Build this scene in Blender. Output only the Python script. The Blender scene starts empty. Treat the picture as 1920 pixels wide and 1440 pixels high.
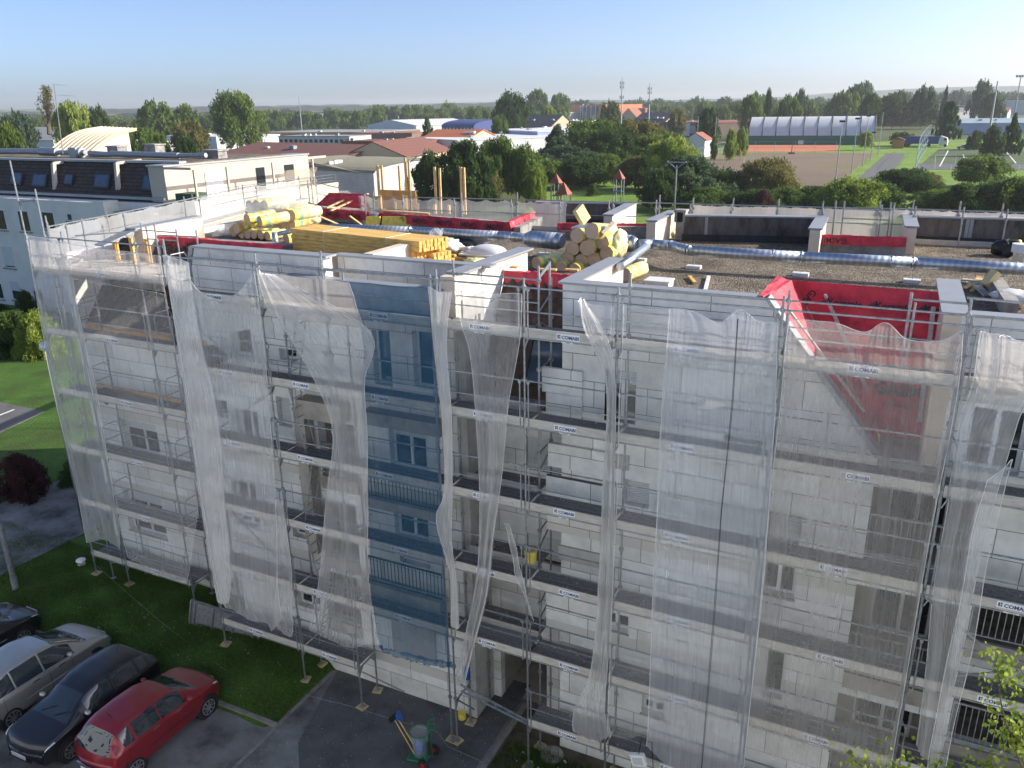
import bpy, math, random
import numpy as np
from mathutils import Vector, Matrix
random.seed(7); rng = np.random.default_rng(7)
R_ = math.radians
scene = bpy.context.scene
COL = scene.collection
# ------------------------------------------------------------------ camera
F_PX = 1505.5
YAW, PITCH, ROLL = R_(-25.891), R_(19.0105), R_(-0.8675)
CAM = np.array([6.80, -14.63, 4.47])
def _axes():
    cy, sy = math.cos(YAW), math.sin(YAW)
    f = np.array([sy*math.cos(PITCH), cy*math.cos(PITCH), -math.sin(PITCH)])
    r = np.array([cy, -sy, 0.]); u = np.cross(r, f)
    cr, sr = math.cos(ROLL), math.sin(ROLL)
    return f, r*cr+u*sr, u*cr-r*sr
FW, RT, UP = _axes()
cam_d = bpy.data.cameras.new('camera'); cam = bpy.data.objects.new('camera', cam_d); COL.objects.link(cam)
cam_d.sensor_fit = 'HORIZONTAL'; cam_d.sensor_width = 36; cam_d.lens = 36*F_PX/1920
cam_d.clip_start = 0.1; cam_d.clip_end = 9000
cam.matrix_world = Matrix(((RT[0], UP[0], -FW[0], CAM[0]), (RT[1], UP[1], -FW[1], CAM[1]), (RT[2], UP[2], -FW[2], CAM[2]), (0, 0, 0, 1)))
scene.camera = cam
# ------------------------------------------------------------------ light
SUN_EL, SUN_AZ = R_(25.5), R_(60)          # azimuth measured from +Y towards +X
w = bpy.data.worlds.new('World'); scene.world = w; w.use_nodes = True
nt = w.node_tree; nt.nodes.clear()
sky = nt.nodes.new('ShaderNodeTexSky'); sky.sky_type = 'NISHITA'; sky.sun_disc = False
sky.sun_elevation = SUN_EL; sky.sun_rotation = SUN_AZ; sky.air_density = 0.5; sky.dust_density = 1.9; sky.ozone_density = 2.6; sky.altitude = 150
bg = nt.nodes.new('ShaderNodeBackground'); bg.inputs[1].default_value = 0.092
wo = nt.nodes.new('ShaderNodeOutputWorld')
nt.links.new(sky.outputs[0], bg.inputs[0]); nt.links.new(bg.outputs[0], wo.inputs[0])
sd = bpy.data.lights.new('sun', 'SUN'); sd.energy = 2.75; sd.angle = R_(0.53); sd.color = (1.0, 0.92, 0.80)
sun = bpy.data.objects.new('sun', sd); COL.objects.link(sun)
sv = Vector((math.sin(SUN_AZ)*math.cos(SUN_EL), math.cos(SUN_AZ)*math.cos(SUN_EL), math.sin(SUN_EL)))
sun.rotation_euler = sv.to_track_quat('Z', 'Y').to_euler()
scene.view_settings.view_transform = 'Standard'; scene.view_settings.look = 'None'
scene.view_settings.exposure = 1.45; scene.view_settings.gamma = 1
scene.render.engine = 'CYCLES'
scene.cycles.transparent_max_bounces = 24; scene.cycles.max_bounces = 7
# ------------------------------------------------------------------ pixel -> place helpers (photo pixels, 1920 x 1440)
def ray(x, y): return FW+RT*(x-960)/F_PX-UP*(y-720)/F_PX
def at(x, y, X=None, Y=None, Z=None, D=None):
    d = ray(x, y)
    if X is not None: t = (X-CAM[0])/d[0]
    elif Y is not None: t = (Y-CAM[1])/d[1]
    elif Z is not None: t = (Z-CAM[2])/d[2]
    else: t = D
    return CAM+t*d
GZ = -11.3
def gp(x, y): return at(x, y, Z=GZ)
def fdist(p): return float((np.asarray(p)-CAM)@FW)
# ------------------------------------------------------------------ materials
def smooth(t): t = max(0., min(1., t)); return t*t*(3-2*t)
MATS = {}
def nodes_of(name):
    m = bpy.data.materials.new(name); m.use_nodes = True; n = m.node_tree.nodes; n.clear()
    out = n.new('ShaderNodeOutputMaterial'); b = n.new('ShaderNodeBsdfPrincipled')
    m.node_tree.links.new(b.outputs[0], out.inputs[0]); MATS[name] = m
    return m, n, m.node_tree.links, b, out
def ramp(n, l, src, stops):
    r = n.new('ShaderNodeValToRGB'); l.new(src, r.inputs[0]); e = r.color_ramp.elements
    while len(e) > 1: e.remove(e[0])
    e[0].position = stops[0][0]; e[0].color = (*stops[0][1], 1)
    for p, c in stops[1:]:
        k = e.new(p); k.color = (*c, 1)
    return r
def pm(name, col, rough=.6, metal=0, var=.12, scale=3., bump=0., bscale=30., spec=.5, stretch=None, coat=0, dirt=None):
    """principled material with two-scale noise variation of its colour and optional bump"""
    m, n, l, b, out = nodes_of(name)
    tc = n.new('ShaderNodeTexCoord'); src = tc.outputs['Object']
    if stretch:
        mp = n.new('ShaderNodeMapping'); mp.inputs['Scale'].default_value = stretch; l.new(src, mp.inputs[0]); src = mp.outputs[0]
    nz = n.new('ShaderNodeTexNoise'); nz.inputs['Scale'].default_value = scale; nz.inputs['Detail'].default_value = 6; nz.inputs['Roughness'].default_value = .65
    l.new(src, nz.inputs['Vector'])
    c = np.array(col)
    d = np.clip(c*(1-var*1.6), 0, 1); h = np.clip(c*(1+var), 0, 1)
    if dirt is not None: d = np.array(dirt)
    r = ramp(n, l, nz.outputs[0], [(.3, tuple(d)), (.5, tuple(c)), (.72, tuple(h))])
    l.new(r.outputs[0], b.inputs['Base Color'])
    b.inputs['Roughness'].default_value = rough; b.inputs['Metallic'].default_value = metal
    b.inputs['Specular IOR Level'].default_value = spec
    if coat: b.inputs['Coat Weight'].default_value = coat; b.inputs['Coat Roughness'].default_value = .05
    if bump:
        n2 = n.new('ShaderNodeTexNoise'); n2.inputs['Scale'].default_value = bscale; n2.inputs['Detail'].default_value = 4
        l.new(src, n2.inputs['Vector'])
        bp = n.new('ShaderNodeBump'); bp.inputs['Strength'].default_value = bump; bp.inputs['Distance'].default_value = .05
        l.new(n2.outputs[0], bp.inputs['Height']); l.new(bp.outputs[0], b.inputs['Normal'])
    return m
def mixc(n, l, fac, a, b, blend='MIX'):
    m = n.new('ShaderNodeMix'); m.data_type = 'RGBA'; m.blend_type = blend
    for s, v in ((m.inputs[0], fac), (m.inputs[6], a), (m.inputs[7], b)):
        if hasattr(v, 'links'): l.new(v, s)
        elif isinstance(v, (int, float)): s.default_value = v
        else: s.default_value = (*v, 1)
    return m.outputs[2]
def mth(n, l, op, a, b=0., c=None):
    m = n.new('ShaderNodeMath'); m.operation = op
    for i, v in enumerate((a, b) if c is None else (a, b, c)):
        if hasattr(v, 'links'): l.new(v, m.inputs[i])
        else: m.inputs[i].default_value = v
    return m.outputs[0]
def brickmat(name, axes, c1, c2, mortar, bw, bh, ms=.012, off=.5, rough=.8, band=None, bump=.15, spread=None, noise=.12):
    """boards or tiles laid over two of the object's own axes"""
    m, n, l, b, out = nodes_of(name)
    tc = n.new('ShaderNodeTexCoord'); s = n.new('ShaderNodeSeparateXYZ'); l.new(tc.outputs['Object'], s.inputs[0])
    cb = n.new('ShaderNodeCombineXYZ'); l.new(s.outputs[axes[0]], cb.inputs[0]); l.new(s.outputs[axes[1]], cb.inputs[1])
    br = n.new('ShaderNodeTexBrick'); l.new(cb.outputs[0], br.inputs['Vector'])
    br.inputs['Color1'].default_value = (*c1, 1); br.inputs['Color2'].default_value = (*c2, 1); br.inputs['Mortar'].default_value = (*mortar, 1)
    br.inputs['Scale'].default_value = 1; br.inputs['Mortar Size'].default_value = ms; br.inputs['Mortar Smooth'].default_value = .3
    br.inputs['Brick Width'].default_value = bw; br.inputs['Row Height'].default_value = bh; br.offset = off
    br.inputs['Bias'].default_value = 0
    col = br.outputs['Color']
    if noise:
        nz = n.new('ShaderNodeTexNoise'); nz.inputs['Scale'].default_value = 1.3; nz.inputs['Detail'].default_value = 8; nz.inputs['Roughness'].default_value = .7
        l.new(tc.outputs['Object'], nz.inputs['Vector'])
        rr = ramp(n, l, nz.outputs[0], [(.3, (1-noise*1.5,)*3), (.6, (1, 1, 1))])
        col = mixc(n, l, 1.0, col, rr.outputs[0], 'MULTIPLY')
    if band:                                   # a row of mineral wool boards at each floor
        z0, per, h, bc = band
        fr = mth(n, l, 'FRACT', mth(n, l, 'DIVIDE', mth(n, l, 'SUBTRACT', s.outputs['Z'], z0), per))
        col = mixc(n, l, mth(n, l, 'MULTIPLY', mth(n, l, 'LESS_THAN', fr, h/per), mth(n, l, 'LESS_THAN', s.outputs['Z'], 0.)), col, mixc(n, l, br.outputs['Fac'], bc, mortar))
    l.new(col, b.inputs['Base Color']); b.inputs['Roughness'].default_value = rough
    if bump:
        bp = n.new('ShaderNodeBump'); bp.inputs['Strength'].default_value = bump; bp.inputs['Distance'].default_value = .03; bp.invert = True
        l.new(br.outputs['Fac'], bp.inputs['Height']); l.new(bp.outputs[0], b.inputs['Normal'])
    return m
# ------------------------------------------------------------------ mesh builder
class MB:
    def __init__(s): s.v = []; s.f = []; s.m = []; s.uv = {}; s.att = []
    def add(s, vs, fs, mi=0):
        o = len(s.v); s.v += [tuple(map(float, p)) for p in vs]
        s.f += [tuple(i+o for i in f) for f in fs]; s.m += [mi]*len(fs); return s
    def quad(s, a, b, c, d, mi=0): return s.add([a, b, c, d], [(0, 1, 2, 3)], mi)
    def box(s, x0, y0, z0, x1, y1, z1, mi=0):
        if x0 > x1: x0, x1 = x1, x0
        if y0 > y1: y0, y1 = y1, y0
        if z0 > z1: z0, z1 = z1, z0
        return s.add([(x0, y0, z0), (x1, y0, z0), (x1, y1, z0), (x0, y1, z0), (x0, y0, z1), (x1, y0, z1), (x1, y1, z1), (x0, y1, z1)],
              [(3, 2, 1, 0), (4, 5, 6, 7), (0, 1, 5, 4), (1, 2, 6, 5), (2, 3, 7, 6), (3, 0, 4, 7)], mi)
    def bar(s, p, q, w, h, mi=0, up=(0, 0, 1), off=(0, 0)):
        """box from p to q, w wide sideways, h high along up, centred"""
        p = Vector(p); q = Vector(q); d = (q-p).normalized(); u = Vector(up)
        r = d.cross(u)
        if r.length < 1e-4: u = Vector((0, 1, 0)); r = d.cross(u)
        r.normalize(); u = r.cross(d).normalized()
        c = []
        for e in (p, q):
            for a, b_ in ((-1, -1), (1, -1), (1, 1), (-1, 1)): c.append(e+r*(a*w/2+off[0])+u*(b_*h/2+off[1]))
        return s.add(c, [(0, 1, 2, 3), (7, 6, 5, 4), (0, 4, 5, 1), (1, 5, 6, 2), (2, 6, 7, 3), (3, 7, 4, 0)], mi)
    def tube(s, pts, r, n=8, mi=0, caps=True):
        pts = [Vector(p) for p in pts]; rs = r if isinstance(r, (list, tuple)) else [r]*len(pts)
        o = len(s.v); vs = []; fs = []; prev = None
        for i, p in enumerate(pts):
            d = (pts[min(i+1, len(pts)-1)]-pts[max(i-1, 0)]).normalized()
            a = prev if prev is not None else (Vector((0, 0, 1)) if abs(d.z) < .9 else Vector((1, 0, 0)))
            a = (a-d*a.dot(d)).normalized(); prev = a; b_ = d.cross(a)
            for k in range(n):
                t = 2*math.pi*k/n; vs.append(p+(a*math.cos(t)+b_*math.sin(t))*rs[i])
        for i in range(len(pts)-1):
            for k in range(n): fs.append((i*n+k, i*n+(k+1) % n, (i+1)*n+(k+1) % n, (i+1)*n+k))
        if caps: fs.append(tuple(range(n-1, -1, -1))); fs.append(tuple((len(pts)-1)*n+k for k in range(n)))
        return s.add(vs, fs, mi)
    def prism(s, poly, ext, mi=0):
        """polygon (3D points) extruded by the vector ext"""
        n = len(poly); e = Vector(ext); P = [Vector(p) for p in poly]
        vs = P+[p+e for p in P]
        return s.add(vs, [tuple(range(n)), tuple(range(2*n-1, n-1, -1))]+[(i, i+n, (i+1) % n+n, (i+1) % n) for i in range(n)], mi)
    def grid(s, G, mi=0):
        nr = len(G); nc = len(G[0]); vs = [p for r in G for p in r]
        return s.add(vs, [(i*nc+j, i*nc+j+1, (i+1)*nc+j+1, (i+1)*nc+j) for i in range(nr-1) for j in range(nc-1)], mi)
    def cyl(s, c, r, h, n=16, mi=0, axis='z'):
        c = Vector(c); a = {'x': Vector((1, 0, 0)), 'y': Vector((0, 1, 0)), 'z': Vector((0, 0, 1))}[axis]
        return s.tube([c, c+a*h], r, n, mi)
    def build(s, name, mats, parent=None, smooth_=False, label=None, weld=False):
        me = bpy.data.meshes.new(name); me.from_pydata(s.v, [], s.f)
        if not isinstance(mats, (list, tuple)): mats = [mats]
        for m in mats: me.materials.append(MATS[m] if isinstance(m, str) else m)
        if len(mats) > 1: me.polygons.foreach_set('material_index', s.m)
        if smooth_: me.polygons.foreach_set('use_smooth', [True]*len(me.polygons))
        me.validate(); me.update()
        o = bpy.data.objects.new(name, me); COL.objects.link(o)
        if parent is not None: attach(o, parent)
        if label: o['label'] = label
        return o
def attach(o, parent):
    o.parent = parent
    o.matrix_parent_inverse = Matrix.Translation(parent.location).inverted() if parent.type == 'EMPTY' and not parent.get('local') else Matrix.Identity(4)
def tag(o, label, cat, group=None, kind=None):
    if label: o['label'] = label
    if cat: o['category'] = cat
    if group: o['group'] = group
    if kind: o['kind'] = kind
    return o
def thing(name, label, cat, loc=(0, 0, 0), group=None, local=False):
    """local=True: its parts are modelled round the origin and move with it; else they are modelled in place"""
    o = bpy.data.objects.new(name, None); COL.objects.link(o); o.location = Vector([float(a) for a in loc]); o.empty_display_size = .3
    if local: o['local'] = 1
    return tag(o, label, cat, group)
def struct(mb, name, mat): return tag(mb.build(name, mat), None, None, kind='structure')
def dup(root, loc, rz=None, label=None, scale=None, group=None, rot=None):
    r = root.copy(); COL.objects.link(r); r.location = Vector([float(a) for a in loc])
    if rz is not None: r.rotation_euler = (0, 0, rz)
    if rot is not None: r.rotation_euler = rot
    if scale is not None: r.scale = scale if hasattr(scale, '__len__') else (scale,)*3
    if label: r['label'] = label
    if group: r['group'] = group
    for ch in list(root.children):
        c = ch.copy(); COL.objects.link(c); c.parent = r
        for g in list(ch.children):
            d = g.copy(); COL.objects.link(d); d.parent = c
    return r
_tc = {}
def text_into(mb, s, size, org, xd, yd, mi=0, lift=.005, bold=.02, align='CENTER'):
    """lettering as flat faces: org = centre (or left end) of the baseline"""
    key = (s, bold, align)
    if key not in _tc:
        cu = bpy.data.curves.new('lettering', 'FONT'); cu.body = s; cu.offset = bold; cu.align_x = align; cu.resolution_u = 2
        o = bpy.data.objects.new('lettering', cu); COL.objects.link(o)
        me = o.to_mesh(); _tc[key] = ([tuple(v.co) for v in me.vertices], [tuple(p.vertices) for p in me.polygons])
        o.to_mesh_clear(); bpy.data.objects.remove(o); bpy.data.curves.remove(cu)
    vs, fs = _tc[key]; org = Vector(org); xd = Vector(xd).normalized(); yd = Vector(yd).normalized(); n = xd.cross(yd)
    mb.add([org+xd*(v[0]*size)+yd*(v[1]*size)+n*lift for v in vs], fs, mi)
# ------------------------------------------------------------------ palette
pm('galv', (.33, .35, .37), .42, .7, .25, 9, .1, 60)
pm('galv_dull', (.34, .36, .38), .5, .5, .25, 9)
pm('plank', (.20, .195, .195), .8, 0, .35, 14, .2, 50)
pm('plank_steel', (.3, .31, .33), .5, .5, .2, 10)
pm('toe_wood', (.50, .47, .42), .7, 0, .18, 4, .08, 30, stretch=(1, 1, 5))
pm('label_white', (.8, .8, .8), .5, 0, .03)
pm('label_blue', (.02, .05, .2), .5, 0, .03)
pm('pad_wood', (.55, .42, .2), .75, 0, .2, 9)
pm('alu_cap', (.33, .345, .36), .5, .3, .06, 2.5)
pm('render_cream', (.68, .57, .46), .85, 0, .07, 1.6, .08, 90)
pm('render_grey', (.42, .41, .39), .85, 0, .2, 1.8, .1, 60)
pm('concrete_beige', (.34, .31, .275), .85, 0, .22, 2.0, .1, 60)
pm('concrete', (.30, .29, .27), .88, 0, .35, 2.4, .2, 40)
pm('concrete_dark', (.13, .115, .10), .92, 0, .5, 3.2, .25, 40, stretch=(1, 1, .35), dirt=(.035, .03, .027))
pm('white_pvc', (.7, .71, .72), .4, 0, .04)
pm('bitumen', (.035, .035, .037), .8, 0, .3, 5, .2, 60)
pm('membrane_red', (.60, .05, .075), .6, 0, .3, 2.6, .55, 7, spec=.3)
pm('print_black', (.03, .02, .03), .6, 0, .1)
pm('timber', (.72, .46, .13), .7, 0, .25, 5, .1, 40, stretch=(.25, 3, 3))
pm('timber_end', (.74, .42, .11), .75, 0, .3, 12)
pm('timber_new', (.62, .42, .19), .7, 0, .2, 6)
pm('ply', (.58, .30, .08), .7, 0, .2, 5)
pm('glass_dark', (.02, .028, .035), .06, 0, .2, 2, spec=.9)
pm('glass_sky', (.05, .08, .12), .05, 0, .2, 2, spec=1)
pm('shutter', (.58, .59, .60), .5, 0, .05, 3, 0, stretch=(1, 1, 1))
pm('dark_void', (.025, .025, .025), .9, 0, .2)
pm('iron_green', (.04, .075, .07), .5, .3, .1)
pm('wool_yellow', (.78, .60, .10), .6, 0, .2, 6)
pm('wool', (.62, .47, .34), .95, 0, .18, 30, .5, 60)
pm('asphalt', (.095, .098, .104), .9, 0, .3, 1.4, .25, 160, dirt=(.055, .058, .063))
pm('asphalt_old', (.17, .175, .18), .9, 0, .5, .7, .25, 120)
pm('kerb', (.22, .21, .19), .9, 0, .25, 4, .1, 50)
pm('paint_white', (.7, .7, .68), .7, 0, .15, 8)
pm('rubber', (.015, .015, .016), .8, 0, .1)
pm('alloy', (.45, .46, .48), .3, .8, .05)
pm('chrome', (.7, .7, .7), .15, 1, .02)
pm('black_plastic', (.02, .02, .022), .5, 0, .1)
pm('lamp_glass', (.55, .58, .6), .1, 0, .1, spec=.9)
pm('lamp_red', (.4, .02, .02), .2, 0, .1)
pm('bark', (.10, .075, .055), .9, 0, .35, 8, .3, 30)
pm('mud', (.09, .075, .055), .95, 0, .4, 3, .4, 40)
def wavemat(name, c1, c2, axis, freq, rough=.6, metal=0., bump=.5, var=.08):
    """ribbed sheet: ribs across one object axis"""
    m, n, l, b, out = nodes_of(name)
    tc = n.new('ShaderNodeTexCoord'); s = n.new('ShaderNodeSeparateXYZ'); l.new(tc.outputs['Object'], s.inputs[0])
    sn = mth(n, l, 'SINE', mth(n, l, 'MULTIPLY', s.outputs[axis], freq*2*math.pi))
    f = mth(n, l, 'MULTIPLY_ADD', sn, .5, .5)
    nz = n.new('ShaderNodeTexNoise'); nz.inputs['Scale'].default_value = .7; nz.inputs['Detail'].default_value = 6; l.new(tc.outputs['Object'], nz.inputs['Vector'])
    rr = ramp(n, l, nz.outputs[0], [(.3, (1-var*2,)*3), (.65, (1, 1, 1))])
    l.new(mixc(n, l, 1., mixc(n, l, f, c1, c2), rr.outputs[0], 'MULTIPLY'), b.inputs['Base Color'])
    b.inputs['Roughness'].default_value = rough; b.inputs['Metallic'].default_value = metal
    bp = n.new('ShaderNodeBump'); bp.inputs['Strength'].default_value = bump; bp.inputs['Distance'].default_value = .04
    l.new(f, bp.inputs['Height']); l.new(bp.outputs[0], b.inputs['Normal'])
    return m
def gravelmat():
    m, n, l, b, out = nodes_of('gravel')
    tc = n.new('ShaderNodeTexCoord')
    vo = n.new('ShaderNodeTexVoronoi'); vo.inputs['Scale'].default_value = 24; l.new(tc.outputs['Object'], vo.inputs['Vector'])
    r1 = ramp(n, l, vo.outputs['Color'], [(.1, (.06, .048, .036)), (.4, (.17, .135, .095)), (.7, (.28, .23, .165)), (.95, (.48, .42, .33))])
    nz = n.new('ShaderNodeTexNoise'); nz.inputs['Scale'].default_value = .9; nz.inputs['Detail'].default_value = 6; l.new(tc.outputs['Object'], nz.inputs['Vector'])
    r2 = ramp(n, l, nz.outputs[0], [(.35, (.5, .5, .47)), (.6, (1, 1, 1))])
    l.new(mixc(n, l, 1., r1.outputs[0], r2.outputs[0], 'MULTIPLY'), b.inputs['Base Color']); b.inputs['Roughness'].default_value = .9
    bp = n.new('ShaderNodeBump'); bp.inputs['Strength'].default_value = 1; bp.inputs['Distance'].default_value = .05; bp.invert = True
    l.new(vo.outputs['Distance'], bp.inputs['Height']); l.new(bp.outputs[0], b.inputs['Normal'])
gravelmat()
brickmat('eps_boards', (0, 2), (.84, .84, .83), (.70, .69, .67), (.17, .16, .15), 1.2, .6, .009, .42, band=(-2.35, 2.72, .3, (.56, .54, .50)), noise=.2)
brickmat('eps_boards_side', (1, 2), (.76, .76, .75), (.68, .67, .64), (.17, .16, .15), 1.2, .6, .009)
brickmat('roof_tiles', (0, 2), (.11, .075, .058), (.07, .05, .042), (.012, .01, .01), .3, .26, .03, 0, .85, bump=.9, noise=.4)
wavemat('roof_tiles_ribbed', (.035, .026, .022), (.10, .07, .055), 'X', 3.6, .85, 0, 1., .3)
wavemat('duct_metal', (.42, .48, .56), (.56, .61, .67), 'X', 6.5, .38, .8, .12, .08)
def netmat(name, col, amin, amax, trans=.45):
    """woven net: alpha from the fold density attribute and fine streaks in its own UV"""
    m, n, l, b, out = nodes_of(name)
    uv = n.new('ShaderNodeUVMap'); mp = n.new('ShaderNodeMapping'); mp.inputs['Scale'].default_value = (17, .32, 1); l.new(uv.outputs[0], mp.inputs[0])
    nz = n.new('ShaderNodeTexNoise'); nz.inputs['Scale'].default_value = 1.; nz.inputs['Detail'].default_value = 5; nz.inputs['Roughness'].default_value = .7; l.new(mp.outputs[0], nz.inputs['Vector'])
    at_ = n.new('ShaderNodeAttribute'); at_.attribute_name = 'dens'
    r = ramp(n, l, nz.outputs[0], [(.3, (.0,)*3), (.75, (1.,)*3)])
    m2_ = n.new('ShaderNodeMapping'); m2_.inputs['Scale'].default_value = (.7, .35, 1); l.new(uv.outputs[0], m2_.inputs[0]); nb_ = n.new('ShaderNodeTexNoise'); nb_.inputs['Detail'].default_value = 5; nb_.inputs['Distortion'].default_value = .3; l.new(m2_.outputs[0], nb_.inputs['Vector'])
    rb = ramp(n, l, nb_.outputs[0], [(.32, (.0,)*3), (.7, (1.,)*3)])
    base = mth(n, l, 'MULTIPLY_ADD', mth(n, l, 'ADD', mth(n, l, 'MULTIPLY', r.outputs[0], .72), mth(n, l, 'MULTIPLY', rb.outputs[0], .28)), amax-amin, amin)
    al = mth(n, l, 'MINIMUM', mth(n, l, 'MULTIPLY', base, at_.outputs['Fac']), .93)
    tl = n.new('ShaderNodeBsdfTranslucent'); tl.inputs[0].default_value = (*col, 1)
    b.inputs['Base Color'].default_value = (*col, 1); b.inputs['Roughness'].default_value = .8
    mx = n.new('ShaderNodeMixShader'); mx.inputs[0].default_value = trans; l.new(b.outputs[0], mx.inputs[1]); l.new(tl.outputs[0], mx.inputs[2])
    tr = n.new('ShaderNodeBsdfTransparent'); m2 = n.new('ShaderNodeMixShader'); l.new(al, m2.inputs[0]); l.new(tr.outputs[0], m2.inputs[1]); l.new(mx.outputs[0], m2.inputs[2])
    l.new(m2.outputs[0], out.inputs[0])
netmat('net_white', (.92, .90, .88), .25, .40, .3)
netmat('net_lilac', (.90, .90, .95), .28, .41, .3)
netmat('net_blue', (.02, .115, .22), .42, .60, .22)
netmat('net_cream', (.88, .80, .74), .36, .52, .4)
netmat('plastic_wrap', (.75, .77, .8), .16, .42, .3)
# ------------------------------------------------------------------ ground
GZ = -11.4; LZ = -10.85
def grassmat(name, a, b_, c, scale=.5):
    m, n, l, b, out = nodes_of(name)
    tc = n.new('ShaderNodeTexCoord')
    n1 = n.new('ShaderNodeTexNoise'); n1.inputs['Scale'].default_value = scale; n1.inputs['Detail'].default_value = 8; l.new(tc.outputs['Object'], n1.inputs['Vector'])
    n2 = n.new('ShaderNodeTexNoise'); n2.inputs['Scale'].default_value = 22; n2.inputs['Detail'].default_value = 3; l.new(tc.outputs['Object'], n2.inputs['Vector'])
    r1 = ramp(n, l, n1.outputs[0], [(.3, a), (.52, b_), (.75, c)])
    r2 = ramp(n, l, n2.outputs[0], [(.3, (.45,)*3), (.7, (1.25,)*3)])
    l.new(mixc(n, l, 1., r1.outputs[0], r2.outputs[0], 'MULTIPLY'), b.inputs['Base Color']); b.inputs['Roughness'].default_value = .9
    b.inputs['Specular IOR Level'].default_value = .2
    bp = n.new('ShaderNodeBump'); bp.inputs['Strength'].default_value = .8; bp.inputs['Distance'].default_value = .08
    l.new(n2.outputs[0], bp.inputs['Height']); l.new(bp.outputs[0], b.inputs['Normal'])
grassmat('lawn', (.07, .10, .03), (.075, .155, .028), (.11, .21, .04))
grassmat('field', (.07, .09, .03), (.10, .13, .04), (.16, .15, .07), .02)
grassmat('pitch_green', (.16, .27, .04), (.20, .32, .055), (.26, .35, .08), .06)
grassmat('turf', (.09, .13, .06), (.11, .15, .07), (.13, .17, .08), .08)
grassmat('stony_pitch', (.21, .165, .12), (.25, .19, .135), (.20, .21, .08), .03)
pm('clay', (.50, .16, .07), .9, 0, .15, .3)
pm('path_grey', (.11, .11, .11), .9, 0, .25, .5)
pm('line_white', (.75, .75, .72), .7, 0, .05)
m_ = MB(); m_.add([(-6000, -400, GZ-.6), (6000, -400, GZ-.6), (6000, 7000, GZ-.6), (-6000, 7000, GZ-.6)], [(0, 1, 2, 3)]); struct(m_, 'ground', 'field')
# near ground: the lawn bank, one relief sheet
def gh(x, y):
    return GZ+.55*smooth((-6.6-x)/1.)*smooth((y+1.9)/1.6)
xs = np.concatenate([np.linspace(-70, -20, 40), np.linspace(-19.5, 16, 110)]); ys = np.concatenate([np.linspace(-16, 6, 90), np.linspace(7, 60, 20)])
m_ = MB(); m_.grid([[(x, y, gh(x, y)+.02*math.sin(x*3.1+y*2.3)*math.sin(y*4.1) - (.0 if x < -6.8 and y > -1.7 else .045)) for x in xs] for y in ys]); struct(m_, 'lawn_ground', 'lawn')
m_ = MB(); m_.prism([(-30, -16, GZ-.02), (-6.8, -16, GZ-.02), (-6.8, -1.65, GZ-.02), (-30, -1.65, GZ-.02)], (0, 0, .024)); struct(m_, 'parking', 'asphalt_old')
m_ = MB(); m_.prism([(-6.8, -16, GZ-.02), (-1.05, -16, GZ-.02), (-1.05, 2.9, GZ-.02), (-6.8, 2.9, GZ-.02)], (0, 0, .035)); struct(m_, 'pavement', 'asphalt_old')
m_ = MB(); m_.prism([(-6.7, .9, GZ+.016), (-5.9, -1.8, GZ+.016), (-3.6, -4.4, GZ+.016), (-1.2, -2.2, GZ+.016), (-1.2, 2.8, GZ+.016), (-6.7, 2.8, GZ+.016)], (0, 0, .006)); struct(m_, 'asphalt_patch', 'asphalt')
m_ = MB()
m_.box(-30, -1.65, GZ-.1, -6.8, -1.53, GZ+.10); m_.box(-6.86, -1.52, GZ-.1, -6.76, .9, GZ+.06); m_.box(-6.86, -3.4, GZ-.1, -6.76, -1.66, GZ+.03)
m_.box(-1.05, -8, GZ-.1, -.92, 2.0, GZ+.10); struct(m_, 'kerb', 'kerb')
m_ = MB(); m_.prism([(-.92, -9, GZ-.02), (16, -9, GZ-.02), (16, 2, GZ-.02), (-.92, 2, GZ-.02)], (0, 0, .03)); struct(m_, 'planting_bed', 'mud')
def gl(x, y, z=LZ): return at(x, y, Z=z)
def sheet(name, mat, px, z, th=.03):
    m = MB(); P = [Vector(at(x, y, Z=z)) for x, y in px]
    m.prism(P, (0, 0, th)); o = struct(m, name, mat); o['kind'] = 'structure'; return o
sheet('road', 'asphalt_old', [(-260, 1210), (0, 1080), (163, 998), (300, 930), (330, 800), (140, 890), (0, 945), (-300, 1060)], LZ, .03)
sheet('side_path', 'path_grey', [(-200, 735), (0, 755), (84, 772), (0, 812), (-200, 905)], LZ, .035)
m_ = MB(); a, b_ = gl(0, 779, LZ+.04), gl(28, 768, LZ+.04); d = (b_-a); q = np.array([-d[1], d[0], 0])/np.linalg.norm(d)*.12
m_.prism([a-d*3, b_, b_+q, a-d*3+q], (0, 0, .004)); struct(m_, 'road_marking', 'line_white')
# ------------------------------------------------------------------ the facing block, from one of whose windows the place is seen
pm('facing_render', (.70, .77, .82), .85, 0, .05, .6)  # unseen block; wall tone set for the sunlight it bounces onto the scaffolded wall
ob = thing('apartment_building', 'unseen sunlit pale blue-grey apartment block standing across the yard from the scaffolded wall', 'building', (0, -20, GZ))
m_ = MB(); m_.box(-34, -30, GZ-.3, 40, -15.6, 4.9); m_.build('wall', 'facing_render', ob)
m_ = MB(); m_.box(-34.3, -30.3, 4.9, 40.3, -15.3, 5.1); m_.build('roof', 'roof_edge_grey' if 'roof_edge_grey' in MATS else 'concrete', ob)
for ix in range(17):
    for iz in range(6):
        x_ = -31+ix*4.2; z_ = -10.2+iz*2.7
        m_ = MB(); m_.box(x_, -15.6, z_, x_+1.1, -15.57, z_+1.25); w__ = m_.build('window', 'white_pvc', ob) if ix*6+iz < 99 else None
        if w__: m_ = MB(); m_.quad((x_+1.03, -15.565, z_+.07), (x_+.07, -15.565, z_+.07), (x_+.07, -15.565, z_+1.18), (x_+1.03, -15.565, z_+1.18)); m_.build('pane', 'glass_dark', w__)
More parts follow.
